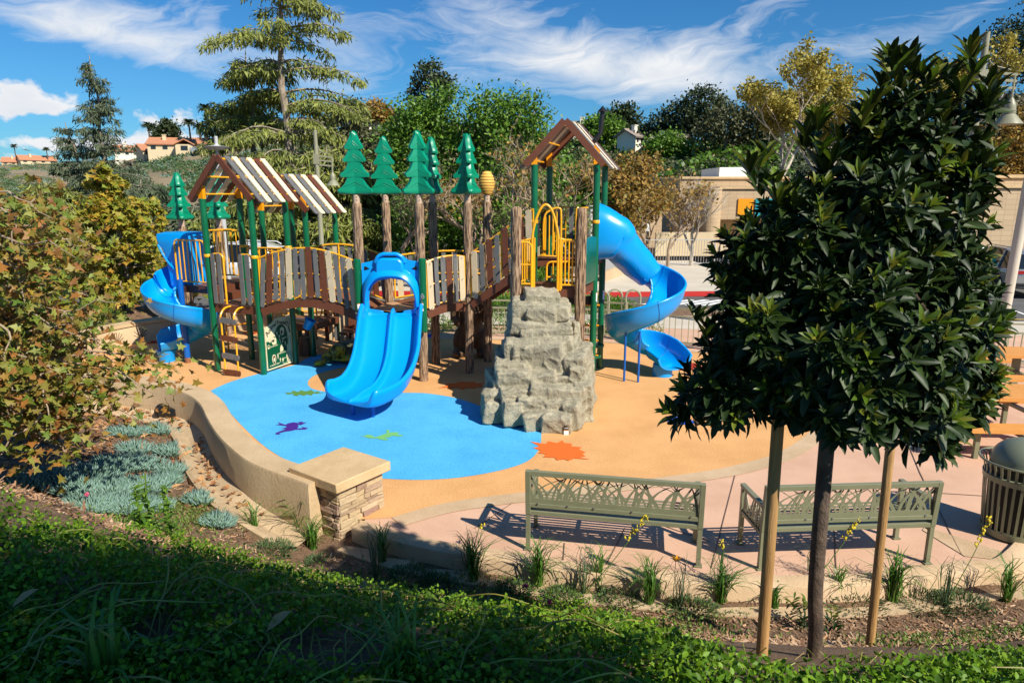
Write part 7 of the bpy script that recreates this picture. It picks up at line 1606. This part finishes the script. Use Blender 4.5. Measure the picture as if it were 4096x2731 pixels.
# belt of bushes beyond the road, each its own plant
rb = random.Random(77); kinds = [('leaf_green', 'green'), ('leaf_olive', 'olive'), ('leaf_dark', 'dark green'), ('leaf_bright', 'light green'), ('leaf_rust', 'rusty')]
spots = [(px + rb.uniform(-14, 14), rb.uniform(40, 50)) for px in range(-40, 1400, 66)]
LM = ['the left picture edge', 'the near sycamore tips', 'the short leaning cedar', 'the slim pointed cedar', 'the golden sycamore', 'the left spiral slide hood', 'the first log fir on the left', 'the front-left green post', 'the second log fir on the left', 'the left roof apex', 'the right eave of the left roof', 'the tallest cedar trunk', 'the bell lamp', 'the second slat roof eave', 'the leftmost fir of the middle group', 'the double slide arch', 'the third fir of the middle group', 'the fir pair gap', 'the last fir before the beehive', 'the beehive', 'the ramp bridge', 'the left tower log', 'the tower opening', 'the tall spiral slide hood']
for i, (px, Y) in enumerate(spots):
    lm, nm_ = kinds[i % 4 if i % 7 else 4]; h = rb.uniform(2.2, 4.2) * (.55 if 250 < px < 540 else 1); r_ = rb.uniform(1.8, 2.6); lr = 'left' if px < 500 else ('middle' if px < 1000 else 'right')
    broadleaf('bush', '%s bush beyond the road, in line with %s' % (nm_, LM[i]), gz(px, Y, -.6), h, [((0, 0, h * .5), (r_, r_, h * .5)), ((r_ * .7, 0, h * .4), (r_ * .6, r_ * .6, h * .38))], lm, 70, 36, .26, .8, 'twig', .08, 'bushes beyond the road', 'leaf', 'bush', nb=4)
# hedge by the silver car
t = thing('hedge', 'clipped dark hedge between the building wing and the silver car', 'hedge', (16.8, 27.6, 0)); n_ = 9000; q = np.stack([RNG.uniform(14.5, 17.6, n_), RNG.uniform(27.0, 27.9, n_), RNG.uniform(0, 1.15, n_)], 1); leaves('foliage', 'leaf_dark', q, rdir(n_), rdir(n_, .5), .10, .07, 'quad', parent=t); mb = MB(); mb.box((16.0, 27.45, .5), (3.0, .7, .95)); mb.build('inner_twigs', 'bark_dark', t, smooth=False)
# small leafy shrubs inside the fence strip and the garden behind the wall
def puff(name, label, c, r_, h, leafm, n_, ls, group=None, tpl='leaf', cat='shrub', asp=.5, zb_=.4, parent=None):
    t = thing(name, label, cat, c, 0, group); d = rdir(n_, .3); rad = RNG.uniform(.55, 1, n_)[:, None]; q = np.array(c) + d * np.array([r_, r_, h]) * rad; q[:, 2] = np.maximum(q[:, 2], c[2] + .01)
    leaves('foliage', leafm, q, d + rdir(n_) * .6 + np.array([0, 0, zb_]), rdir(n_, 1), RNG.uniform(.6, 1.3, n_) * ls, RNG.uniform(.6, 1.2, n_) * ls * asp, tpl, parent=t); return t
fc = smooth_pts([p + V(0, .75, 0) for p in fence_pts[:6]], 8)
LF = ['behind the double slide', 'just right of the double slide', 'left of the bear sculpture', 'right of the bear sculpture', 'behind the left tower log', 'behind the rock top', 'behind the right tower log', 'right of the last tower post', 'under the spiral slide belly', 'right of the spiral slide legs', 'behind the spiral slide exit', 'left of the dark young tree', 'under the dark young tree crown', 'behind the farther picnic table']
for i in range(14):
    p = fc[3 + i * 2]; puff('shrub', 'small light green shrub inside the back fence, ' + LF[i], (p.x + rb.uniform(-.2, .2), p.y + rb.uniform(-.1, .1), 0), rb.uniform(.28, .5), rb.uniform(.25, .55), 'leaf_bright', 420, .07, 'young shrubs along the back fence')
puff('flower_bed', 'dense green flowering shrub bed between the path and the red kerb', (-.3, 21.5, 0), 1.9, .42, 'leaf_green', 5200, .10, None); puff('flower_bed', 'second green shrub bed behind the tower, before the red kerb', (2.6, 21.6, 0), 1.5, .35, 'leaf_green', 3200, .10)
puff('round_shrub', 'rounded dark shrub behind the ramp bridge by the kerb', (1.0, 24.9, .1), 1.3, 1.0, 'leaf_green', 3000, .13); puff('round_shrub', 'dark shrub mass under the arched bridge line across the road', (-1.6, 25.6, .1), 1.7, 1.2, 'leaf_dark', 3600, .14)
for i, (px, py, r_) in enumerate(((330, 650, .42), (300, 700, .5), (360, 690, .4), (455, 655, .33), (480, 640, .3), (250, 740, .5), (200, 720, .45), (395, 700, .33), (160, 780, .4), (270, 680, .36))):
    p = hitP(px, py); puff('garden_shrub', ['feathery', 'low', 'rounded', 'small', 'tiny', 'wispy', 'yellowish', 'loose', 'pale', 'thin'][i] + ' green shrub on the mulch behind the back wall', p, r_, r_ * .8, 'weed' if i % 2 else 'leaf_bright', 700, .07, 'shrubs behind the back wall')
# --- foreground dark laurel with stakes
tb_ = hit(3250, 2660); TY = tb_.y
t = thing('laurel_tree', 'young dark glossy-leaved tree standing between two wooden stakes', 'tree', tb_)
mb = MB(); tt = [V(tb_.x, tb_.y, tb_.z - .1), tb_ + Zu * .15, AY(3262, 2350, TY), AY(3290, 1980, TY), AY(3312, 1720, TY), AY(3330, 1500, TY), AY(3420, 1200, TY)]
mb.tube(smooth_pts(tt, 5), [.050, .046, .042] + [.040] * 22 + [.034] * 4 + [.03] * 2, 14)
trk = mb.build('trunk', 'bark_dark', t, ang=80)
s_ = 1568 / (TY * 1.03)                             # 2352-px pixels per metre at the tree
LB = []
for (px, py, rx, ry) in ((1930, 770, 290, 215), (1750, 760, 140, 170), (2130, 770, 150, 225), (2170, 520, 95, 195), (2215, 330, 62, 165), (2055, 350, 85, 170), (1990, 500, 170, 150), (1840, 540, 120, 110), (1660, 900, 100, 62), (2180, 930, 85, 80), (1950, 905, 240, 70), (1740, 600, 90, 90), (2040, 965, 80, 55), (1590, 945, 55, 30), (2120, 1000, 60, 40)):
    c = AY(*P(px, py), TY - .05); LB.append(((c.x, c.y, c.z), (rx * .88 / s_, min(rx / s_ * 1.0, .58), ry * .92 / s_)))
nr_ = 520; rp, rd = lobes_pts(LB, nr_ * 3, .72, .98)
# keep rosettes that are not buried deep inside another lobe
keep = []
for i in range(len(rp)):
    deep = any((((rp[i] - np.array(c)) / np.array(r_)) ** 2).sum() < .45 for c, r_ in LB)
    if not deep: keep.append(i)
rp, rd = rp[keep[:nr_]], rd[keep[:nr_]]
Q, D, Nn, Ln, Wd, Mi = [], [], [], [], [], []
for i in range(len(rp)):
    ax = Vector(rd[i]) * .75 + Zu * .65 + V(0, -.15, 0); ax.normalize(); u = ax.orthogonal().normalized(); w = ax.cross(u); n_ = random.randint(14, 20); a0 = random.uniform(0, 6.28); young = random.random() < .55; sc_ = random.uniform(.8, 1.15)
    for k in range(n_):
        a = a0 + k * 2.4; f = k / n_; o = u * math.cos(a) + w * math.sin(a); til = .02 + 1.25 * f ** 1.3; d = o * (1 - til * .45) + ax * (til - .08); p = Vector(rp[i]) + ax * (.10 * (f - .5)) * sc_
        Q.append(tuple(p)); D.append(tuple(d)); Nn.append(tuple(ax * .9 - o * (til - .2) * .9 + V(random.gauss(0, .2), random.gauss(0, .2), random.gauss(0, .2)))); l_ = (.142 - .066 * f) * sc_ * random.uniform(.85, 1.15); Ln.append(l_); Wd.append(l_ * .29); Mi.append(1 if (young and f > .68) else 0)
for (px, py, n3, sp3) in ((1748, 440, 5, 1), (1775, 470, 3, 1), (1800, 500, 3, 1), (1868, 360, 5, 1), (1890, 390, 3, 1), (1925, 400, 4, 1), (1960, 330, 3, 1), (1985, 290, 4, 1), (2045, 210, 5, 1), (2095, 225, 5, 1), (2130, 290, 3, 1), (2190, 230, 4, 1), (2235, 190, 4, 1), (2262, 250, 4, 1), (2255, 400, 3, 1), (1680, 640, 3, 0), (1620, 780, 3, 0)):
    for m_ in range(n3):
        off = random.gauss(0, 14); c = AY(*P(px + off, py - m_ * 17 + random.gauss(0, 5)), TY - .05 + random.gauss(0, .10)); n_ = 9
        for k in range(n_):
            a = random.uniform(0, 6.283); o = V(math.cos(a), math.sin(a), 0); til = random.uniform(.9, 1.9); d = (o + Zu * til).normalized(); l_ = random.uniform(.10, .15)
            Q.append(tuple(c)); D.append(tuple(d)); Nn.append(tuple(Zu * .8 - o * .9)); Ln.append(l_); Wd.append(l_ * .26); Mi.append(1 if random.random() < .45 else 0)
ip, id_ = lobes_pts(LB, 3600, .25, .88)
for i in range(len(ip)):
    Q.append(tuple(ip[i])); D.append(tuple(rdir(1, .1)[0])); Nn.append(tuple(rdir(1, .6)[0])); Ln.append(.12); Wd.append(.042); Mi.append(0)
leaves('crown', ['laurel_dark', 'laurel_young'], Q, D, Nn, Ln, Wd, 'laurel', Mi, parent=t, smooth=True)
mb = MB(); top = AY(3330, 1560, TY)
for i in random.sample(range(len(rp)), 130): mb.tube(curve(top + V(0, 0, random.uniform(0, .9)), rp[i], .05, .3, 4), [.012, .010, .008, .006, .004], 5)
mb.build('branch', 'bark_dark', t)
for (tx1, ty1, bx_, by_, lab) in ((3115, 1650, 3043, 2660, 'round wooden stake left of the young dark tree'), (3570, 1700, 3478, 2590, 'round wooden stake right of the young dark tree')):
    b = hit(bx_, by_); tp_ = AY(tx1, ty1, b.y + .02); mb = MB(); dd = (tp_ - b); mb.tube([b - dd * .1, b + dd * .5, tp_ + dd * .12], .031, 16); sk = thing('tree_stake', lab, 'stake', b, group='stakes of the young tree'); mb.build('pole', 'stake_wood', sk)
# --- shade tree standing behind the photographer's right shoulder: its crown throws the shade on the lower left
broadleaf('shade_tree', 'broad leafy tree behind the viewpoint that shades the lower left bed', (4.6, -2.6, 1.8), 8.2, [((-1.6, .9, 5.0), (1.1, .8, .8)), ((-3.0, .5, 5.0), (1.3, .8, .9)), ((-4.8, .3, 5.0), (1.4, .9, .9)), ((-6.2, .3, 5.1), (1.2, 1.0, .9))], 'leaf_green', 190, 32, .2, .55, 'bark_grey', .2, lo=.2)
# --- plants of the front bed
def clump(name, label, c, n_, ln, wd, leafm, cat='grass clump', group=None, spread=1.0, tpl='arch', r0=.05, upb=0.0):
    t = thing(name, label, cat, c, 0, group); a = RNG.uniform(0, 6.283, n_); q = np.array(c) + np.stack([np.cos(a) * r0 * RNG.random(n_), np.sin(a) * r0 * RNG.random(n_), np.zeros(n_) - .01], 1)
    a2 = a + RNG.normal(size=n_) * .5; tz = RNG.uniform(-.05, .8, n_) + upb
    d = np.stack([np.cos(a2) * spread, np.sin(a2) * spread, tz], 1); n3 = np.stack([-np.cos(a2) * tz * .9, -np.sin(a2) * tz * .9, np.ones(n_)], 1); n3 += RNG.normal(size=(n_, 3)) * .06
    leaves('foliage', leafm, q, d, n3, RNG.uniform(.55, 1.1, n_) * ln, wd, tpl, parent=t, smooth=True); return t
for i, (px, py, n_, ln, lab) in enumerate(((1085, 1335, 60, .42, 'first lily clump right of the stone pillar, below the left end of the curb'), (1235, 1345, 80, .42, 'bushy lily clump below the left leg of the first bench'), (1375, 1350, 40, .34, 'lily clump with a flower stalk below the middle of the first bench'), (1490, 1385, 75, .38, 'lily clump with an orange flower below the right end of the first bench'), (1655, 1385, 80, .36, 'spreading lily clump below the gap between the benches'), (1775, 1395, 26, .22, 'narrow lily tuft between the left stake and the curb'), (1925, 1370, 50, .26, 'lily tuft just right of the young trunk'), (2050, 1380, 80, .42, 'tall lily clump just right of the right stake'), (2310, 1380, 55, .36, 'lily clump at the right edge of the bed'), (690, 1230, 70, .42, 'broad bladed lily clump at the foot of the stone pillar, left side'), (720, 1260, 60, .30, 'bright lily clump in front of the stone pillar'), (585, 1225, 36, .34, 'thin yellow grass tuft beside the gutter'), (878, 1290, 60, .34, 'dark lily clump at the left end of the patio curb'), (930, 1590, 50, .26, 'bright green blades rising from the rose bed at the bottom middle'), (255, 1600, 26, .30, 'broad grass blades rising from the rose bed at the bottom left'))):
    clump('lily_clump', lab, hitP(px, py), n_, ln, .012 if n_ != 26 else .018, 'blade_green', 'lily', 'lily and grass clumps in the front bed')
for i, (px, py, tx_, ty_2, lab) in enumerate(((1340, 1365, 1490, 1180, 'red yucca with a long leaning yellow bud stalk below the first bench'), (1860, 1345, 1975, 1190, 'yucca stalk with yellow buds leaning right between trunk and stake'), (2170, 1395, 2275, 1190, 'yucca with a tall branched yellow bud stalk right of the right stake'), (1560, 1400, 1540, 1380, 'dark wiry yucca rosette below the right end of the first bench'), (1080, 1320, 1110, 1205, 'lily stalk with small yellow buds beside the first clump'), (1657, 1375, 1662, 1245, 'pale green bud stalk rising between the two benches'), (862, 1330, 870, 1240, 'grey wiry yucca rosette near the curb end'))):
    b = hitP(px, py); t = clump('yucca', lab, b, 30, .42, .007, 'blade_dark', 'yucca', 'wiry yuccas in the front bed', .9, r0=.02, upb=.3)
    if i != 3 and i != 6:
        tp_ = AY(*P(tx_, ty_2), b.y + .15); pts = curve(b, tp_, -.03, .04, 8); mb = MB(); mb.tube(pts, [.006 - .0005 * k for k in range(9)], 6); mb.build('stalk', 'weed', t); q, d = [], []
        for k in range(34 if i < 3 else 8): f = random.uniform(.68, 1.0) if i < 3 else random.uniform(.9, 1); p = b.lerp(tp_, f) + V(random.gauss(0, .012 + .03 * (1 - f) * (i == 2 or i == 0)), random.gauss(0, .012), random.gauss(0, .006)); q.append(tuple(p)); d.append((random.uniform(-1, 1), random.uniform(-1, 1), 1.2))
        leaves('bud', 'petal_yellow', q, d, rdir(len(q)), .026, .011, 'finger', parent=t)
b = hitP(1545, 1390); tp_ = AY(*P(1552, 1290), b.y); mb = MB(); mb.tube(curve(b, tp_, 0, .05, 5), .003, 5); t = thing('lily_flower', 'single orange lily flower on a thin stalk in front of the first bench', 'flower', b); mb.build('stalk', 'weed', t); a = np.arange(6) * 1.047; leaves('petal', 'petal_orange', np.repeat([tuple(tp_)], 6, 0), np.stack([np.cos(a), np.sin(a), np.full(6, .9)], 1), np.repeat([[0, 0, 1.]], 6, 0), .07, .028, 'laurel', parent=t)
for i, (px, py) in enumerate(((1208, 1385), (1262, 1418), (205, 1170))):
    b = hitP(px, py); t = thing('rose_flower', ['small pink rose below the bushy lily clump', 'pink rose blossom lower right of the first pink one', 'tiny pink rose bud far left beside the succulents'][i], 'flower', b, group='pink roses'); n_ = 26; leaves('petal', 'petal_pink', np.repeat([[b.x, b.y, b.z + .17]], n_, 0) + RNG.normal(size=(n_, 3)) * .006, rdir(n_, .7), rdir(n_, .5), .032 if i < 2 else .02, .026, 'leaf', parent=t)
for i, (px, py, w_) in enumerate(((940, 1330, .26), (1000, 1345, .2), (620, 1270, .26), (740, 1300, .24), (1180, 1360, .2), (1420, 1375, .22), (1590, 1400, .24), (1960, 1385, .3), (2120, 1385, .28), (2210, 1390, .26), (1290, 1375, .2), (540, 1000, .3), (470, 985, .24))):
    p = hitP(px, py); puff('juniper', 'low spreading juniper mat ' + ['right of the pillar foot', 'below the left end of the curb', 'left of the pillar foot beside the yellow tuft', 'in front of the pillar', 'between the two left lily clumps', 'below the middle of the first bench', 'below the right end of the first bench', 'between the trunk and the right stake', 'right of the right stake', 'below the litter bin', 'right of the bushy lily clump', 'next to the black pot', 'left of the black pot under the wall'][i], p, w_, w_ * .3, 'juniper', 900, .045, 'low juniper mats', 'quad', asp=.25)
# blue chalk sticks
sc_sp = [(285, 1005, 34), (370, 1000, 34), (300, 1035, 30), (390, 1040, 34), (270, 1075, 50), (330, 1080, 42), (395, 1075, 26), (215, 1095, 55), (110, 1100, 42), (60, 1110, 30), (160, 1130, 52), (245, 1140, 60), (320, 1130, 50), (200, 1175, 52), (290, 1180, 50), (360, 1160, 36), (455, 1165, 26), (510, 1193, 28), (10, 1130, 30), (380, 1120, 30)]
names = ['topmost left', 'topmost right', 'second row left', 'second row right', 'wide middle', 'middle right', 'small right', 'broad left', 'far left', 'leftmost', 'lower left', 'central', 'right of centre', 'bottom left', 'bottom centre', 'bottom right', 'lone round', 'lone lowest', 'left edge', 'inner right']
for (px, py, rp_), nm in zip(sc_sp, names):
    px += random.uniform(-12, 12); py += random.uniform(-13, 13); p = hitP(px, py); r_ = rp_ / 1568 * (p.y + .6); n_ = int(520 * (rp_ / 40) ** 1.6); a = RNG.uniform(0, 6.283, n_); rad = np.sqrt(RNG.random(n_)) * r_; q = np.stack([p.x + np.cos(a) * rad, p.y + np.sin(a) * rad, np.zeros(n_)], 1)
    for k in range(n_): q[k, 2] = terrain(q[k, 0], q[k, 1]) + .015
    lean_ = rad / r_; d = np.stack([np.cos(a) * lean_ * .9, np.sin(a) * lean_ * .9, np.full(n_, .9)], 1) + RNG.normal(size=(n_, 3)) * .22
    t = thing('succulent_patch', nm + ' clump of blue-grey finger succulents on the mulch', 'succulent', p, group='blue-grey succulent clumps'); leaves('finger_leaves', 'succulent', q, d, rdir(n_, .3), RNG.uniform(.6, 1.25, n_) * .13, .014, 'finger', parent=t, zs=1)
# tall weed
for i, (px, py, h) in enumerate(((345, 1230, .62), (390, 1240, .52), (330, 1250, .45))):
    b = hitP(px, py); t = thing('tall_weed', ['tallest', 'middle', 'shortest'][i] + ' upright leafy weed beside the blue-grey succulents', 'weed', b, group='tall weeds'); mb = MB(); pts = curve(b, b + V(random.uniform(-.05, .05), 0, h), 0, .1, 6); mb.tube(pts, .006, 6); mb.build('stem', 'weed', t); n_ = 60
    f = RNG.random(n_) ** 1.4; q = np.array(b) + np.stack([np.zeros(n_), np.zeros(n_), f * h], 1); a = RNG.uniform(0, 6.28, n_); leaves('foliage', 'leaf_green', q, np.stack([np.cos(a), np.sin(a), RNG.uniform(-.2, .6, n_)], 1), np.repeat([[0, 0, 1.]], n_, 0), (1 - f * .7) * .15, .035, 'blade', parent=t)
for i, (px, py, h) in enumerate(((1845, 1450, .30), (1815, 1430, .24), (1910, 1455, .22))):
    b = hitP(px, py); t = thing('sapling', ['taller leafy sucker left of the young trunk', 'small leafy sucker farther left of the trunk', 'bronze tipped sucker right of the young trunk'][i], 'shrub', b, group='suckers at the young tree'); n_ = 42; f = RNG.random(n_); a = RNG.uniform(0, 6.28, n_); leaves('foliage', ['laurel_dark', 'laurel_young'], np.array(b) + np.stack([RNG.normal(size=n_) * .02, RNG.normal(size=n_) * .02, f * h], 1), np.stack([np.cos(a), np.sin(a), RNG.uniform(.3, 1, n_)], 1), np.repeat([[0, 0, 1.]], n_, 0), .08, .02, 'laurel', (f > .7).astype(int), parent=t, smooth=True)
# rose ground cover
poly = [P(*p) for p in [(-200, 1135), (0, 1125), (60, 1150), (130, 1190), (230, 1215), (330, 1215), (420, 1215), (480, 1240), (560, 1268), (700, 1300), (830, 1340), (1000, 1362), (1150, 1362), (1300, 1372), (1440, 1405), (1520, 1440), (1600, 1485), (1690, 1515), (1800, 1548), (1900, 1545), (2000, 1530), (2120, 1510), (2300, 1495), (2500, 1470), (2700, 1700), (2700, 2000), (-300, 2000)]]
q0, stems = [], []
def pick():
    while True:
        x, y = random.uniform(-300, 4600), random.uniform(1900, 3150)
        if inpoly(x, y, poly): return x, y
mb = MB(); Q = []; Dn = []
for i in range(3000):
    x, y = pick(); p = hit(x, y, 7); dd_ = min(1, .35 + .9 * random.random()); c = V(p.x, p.y, p.z + .02)
    a = random.uniform(0, 6.28); L0 = random.uniform(.15, .42); e_ = V(c.x + math.cos(a) * L0, c.y + math.sin(a) * L0, 0); e_.z = terrain(e_.x, e_.y) + random.uniform(.03, .15) * dd_; pts = curve(c, e_, .12, .2, 4)
    if i % 3 == 0: mb.tube([p_ for p_ in pts if inpoly(*proj(p_), poly)] if all(inpoly(*proj(p_), poly) for p_ in pts) else pts[:2], .0026, 4, cap=False)
    for _ in range(30):
        t_ = random.random(); k_ = min(3, int(t_ * 4)); pp = pts[k_].lerp(pts[k_ + 1], t_ * 4 - k_); 
        lf = (pp.x + random.gauss(0, .035), pp.y + random.gauss(0, .035), pp.z + random.gauss(0, .022))
        jx, jy = proj(V(*lf)); nj = 34 * noise.noise(V(lf[0] * 5, lf[1] * 5, 0)); 
        if inpoly(jx, jy + random.gauss(0, 16) + nj * 2, poly) and noise.noise(V(lf[0] * 2.6, lf[1] * 2.6, 4)) > -.42: Q.append((lf[0], lf[1], lf[2] + .07 * max(0, noise.noise(V(lf[0] * 3.2, lf[1] * 3.2, 9)))))
rose = leaves('rose_ground_cover', 'rose_leaf', Q, rdir(len(Q), .1), rdir(len(Q), 1.4), RNG.uniform(.6, 1.25, len(Q)) * .026, RNG.uniform(.8, 1.1, len(Q)) * .019, 'leaf'); tag(rose, 'low glossy green rose ground cover filling the lower part of the slope', 'ground cover', kind='stuff')
for i in range(70):
    x, y = pick(); p = hit(x, y, 7); a = random.uniform(0, 6.28); L0 = random.uniform(.4, .9); pts = [V(p.x, p.y, p.z + .05)]
    for k in range(6): a += random.gauss(0, .2); q = pts[-1] + V(math.cos(a), math.sin(a), 0) * L0 / 6; q.z = terrain(q.x, q.y) + .05 + .12 * math.sin((k + 1) / 7 * 3.0) + random.uniform(-.02, .02); pts.append(q)
    if all(inpoly(*proj(p_), poly) for p_ in pts): mb.tube(smooth_pts(pts, 3), .0032, 5, cap=False)
tag(mb.build('rose_stems', 'rose_stem'), 'long thin trailing rose stems over the ground cover', 'stems', kind='stuff')
# weeds fringe, mulch chips and fallen leaves
Q, D = [], []
edge_px = [(-100, 1150), (60, 1190), (200, 1215), (420, 1200), (860, 1345), (1100, 1360), (1300, 1370), (1600, 1440), (2100, 1480), (2340, 1460), (420, 1170), (300, 1210)]
for px, py in edge_px:
    c = hitP(px, py)
    for _ in range(650):
        X, Y = c.x + random.gauss(0, .28), c.y + random.gauss(0, .22)
        if inside(X, Y): continue
        Q.append((X, Y, terrain(X, Y) + random.random() ** 2 * .10)); D.append((random.gauss(0, .6), random.gauss(0, .6), 1))
tag(leaves('ground_weeds', 'weed', Q, D, rdir(len(Q), 1), .034, .014, 'leaf'), kind='stuff')
Q, D, Nn = [], [], []
while len(Q) < 36000:
    if random.random() < .75: x, y = random.uniform(0, 4096), random.uniform(1560, 2731); p = G(x, y, .1)
    else: p = V(random.uniform(-15, -8), random.uniform(11, 21), 0)
    if inside(p.x, p.y) or dist(p.x, p.y) < .24 or (p.x < -1.9 and p.y < 17 and dist(p.x, p.y) < .62): continue
    Q.append((p.x, p.y, terrain(p.x, p.y) + random.uniform(.002, .016))); D.append((random.gauss(0, 1), random.gauss(0, 1), random.gauss(0, .22)))
tag(leaves('mulch_chips', 'chips', Q, D, rdir(len(Q), 3.0), RNG.uniform(.3, 1.2, len(Q)) ** 1.5 * .058, RNG.uniform(.3, 1.0, len(Q)) * .020, 'chip'), kind='stuff')
Q, D = [], []
for (px, py, sx, sy, n_) in ((180, 950, 140, 40, 520), (60, 1000, 90, 40, 260), (300, 960, 80, 30, 160), (430, 975, 26, 10, 60), (480, 1060, 18, 30, 50), (505, 1085, 12, 12, 30), (560, 1170, 40, 30, 26), (460, 1100, 30, 50, 50), (240, 1060, 100, 30, 120), (900, 1340, 90, 10, 24), (350, 1110, 60, 40, 40)):
    for _ in range(n_):
        p = hitP(px + random.gauss(0, sx), py + random.gauss(0, sy))
        if inside(p.x, p.y) or dist(p.x, p.y) < .2: continue
        zg = p.z if dist(p.x, p.y) > .6 else max(p.z, zz(p) + .02); Q.append((p.x, p.y, zg + random.uniform(.01, .03))); D.append((random.gauss(0, 1), random.gauss(0, 1), random.gauss(0, .3)))
tag(leaves('leaf_litter', 'dead_leaf', Q, D, rdir(len(Q), 2.0), RNG.uniform(.5, 1.2, len(Q)) * .10, RNG.uniform(.5, 1.0, len(Q)) * .09, 'syc'), kind='stuff')
for i, (px, py) in enumerate(((620, 1530), (40, 1470), (830, 1440))):
    p = hitP(px, py); o = leaves('fallen_leaf', 'dead_leaf', [(p.x, p.y, p.z + .14)], [(.7, .5, .5)], [(-.5, -.5, .8)], .10 if i < 2 else .05, .05, 'laurel'); tag(o, ['large curled brown leaf resting on the rose bed at the bottom', 'big brown leaf in the shade at the far left of the rose bed', 'small brown leaf on the rose bed below the stone pillar'][i], 'leaf', 'fallen leaves on the roses')
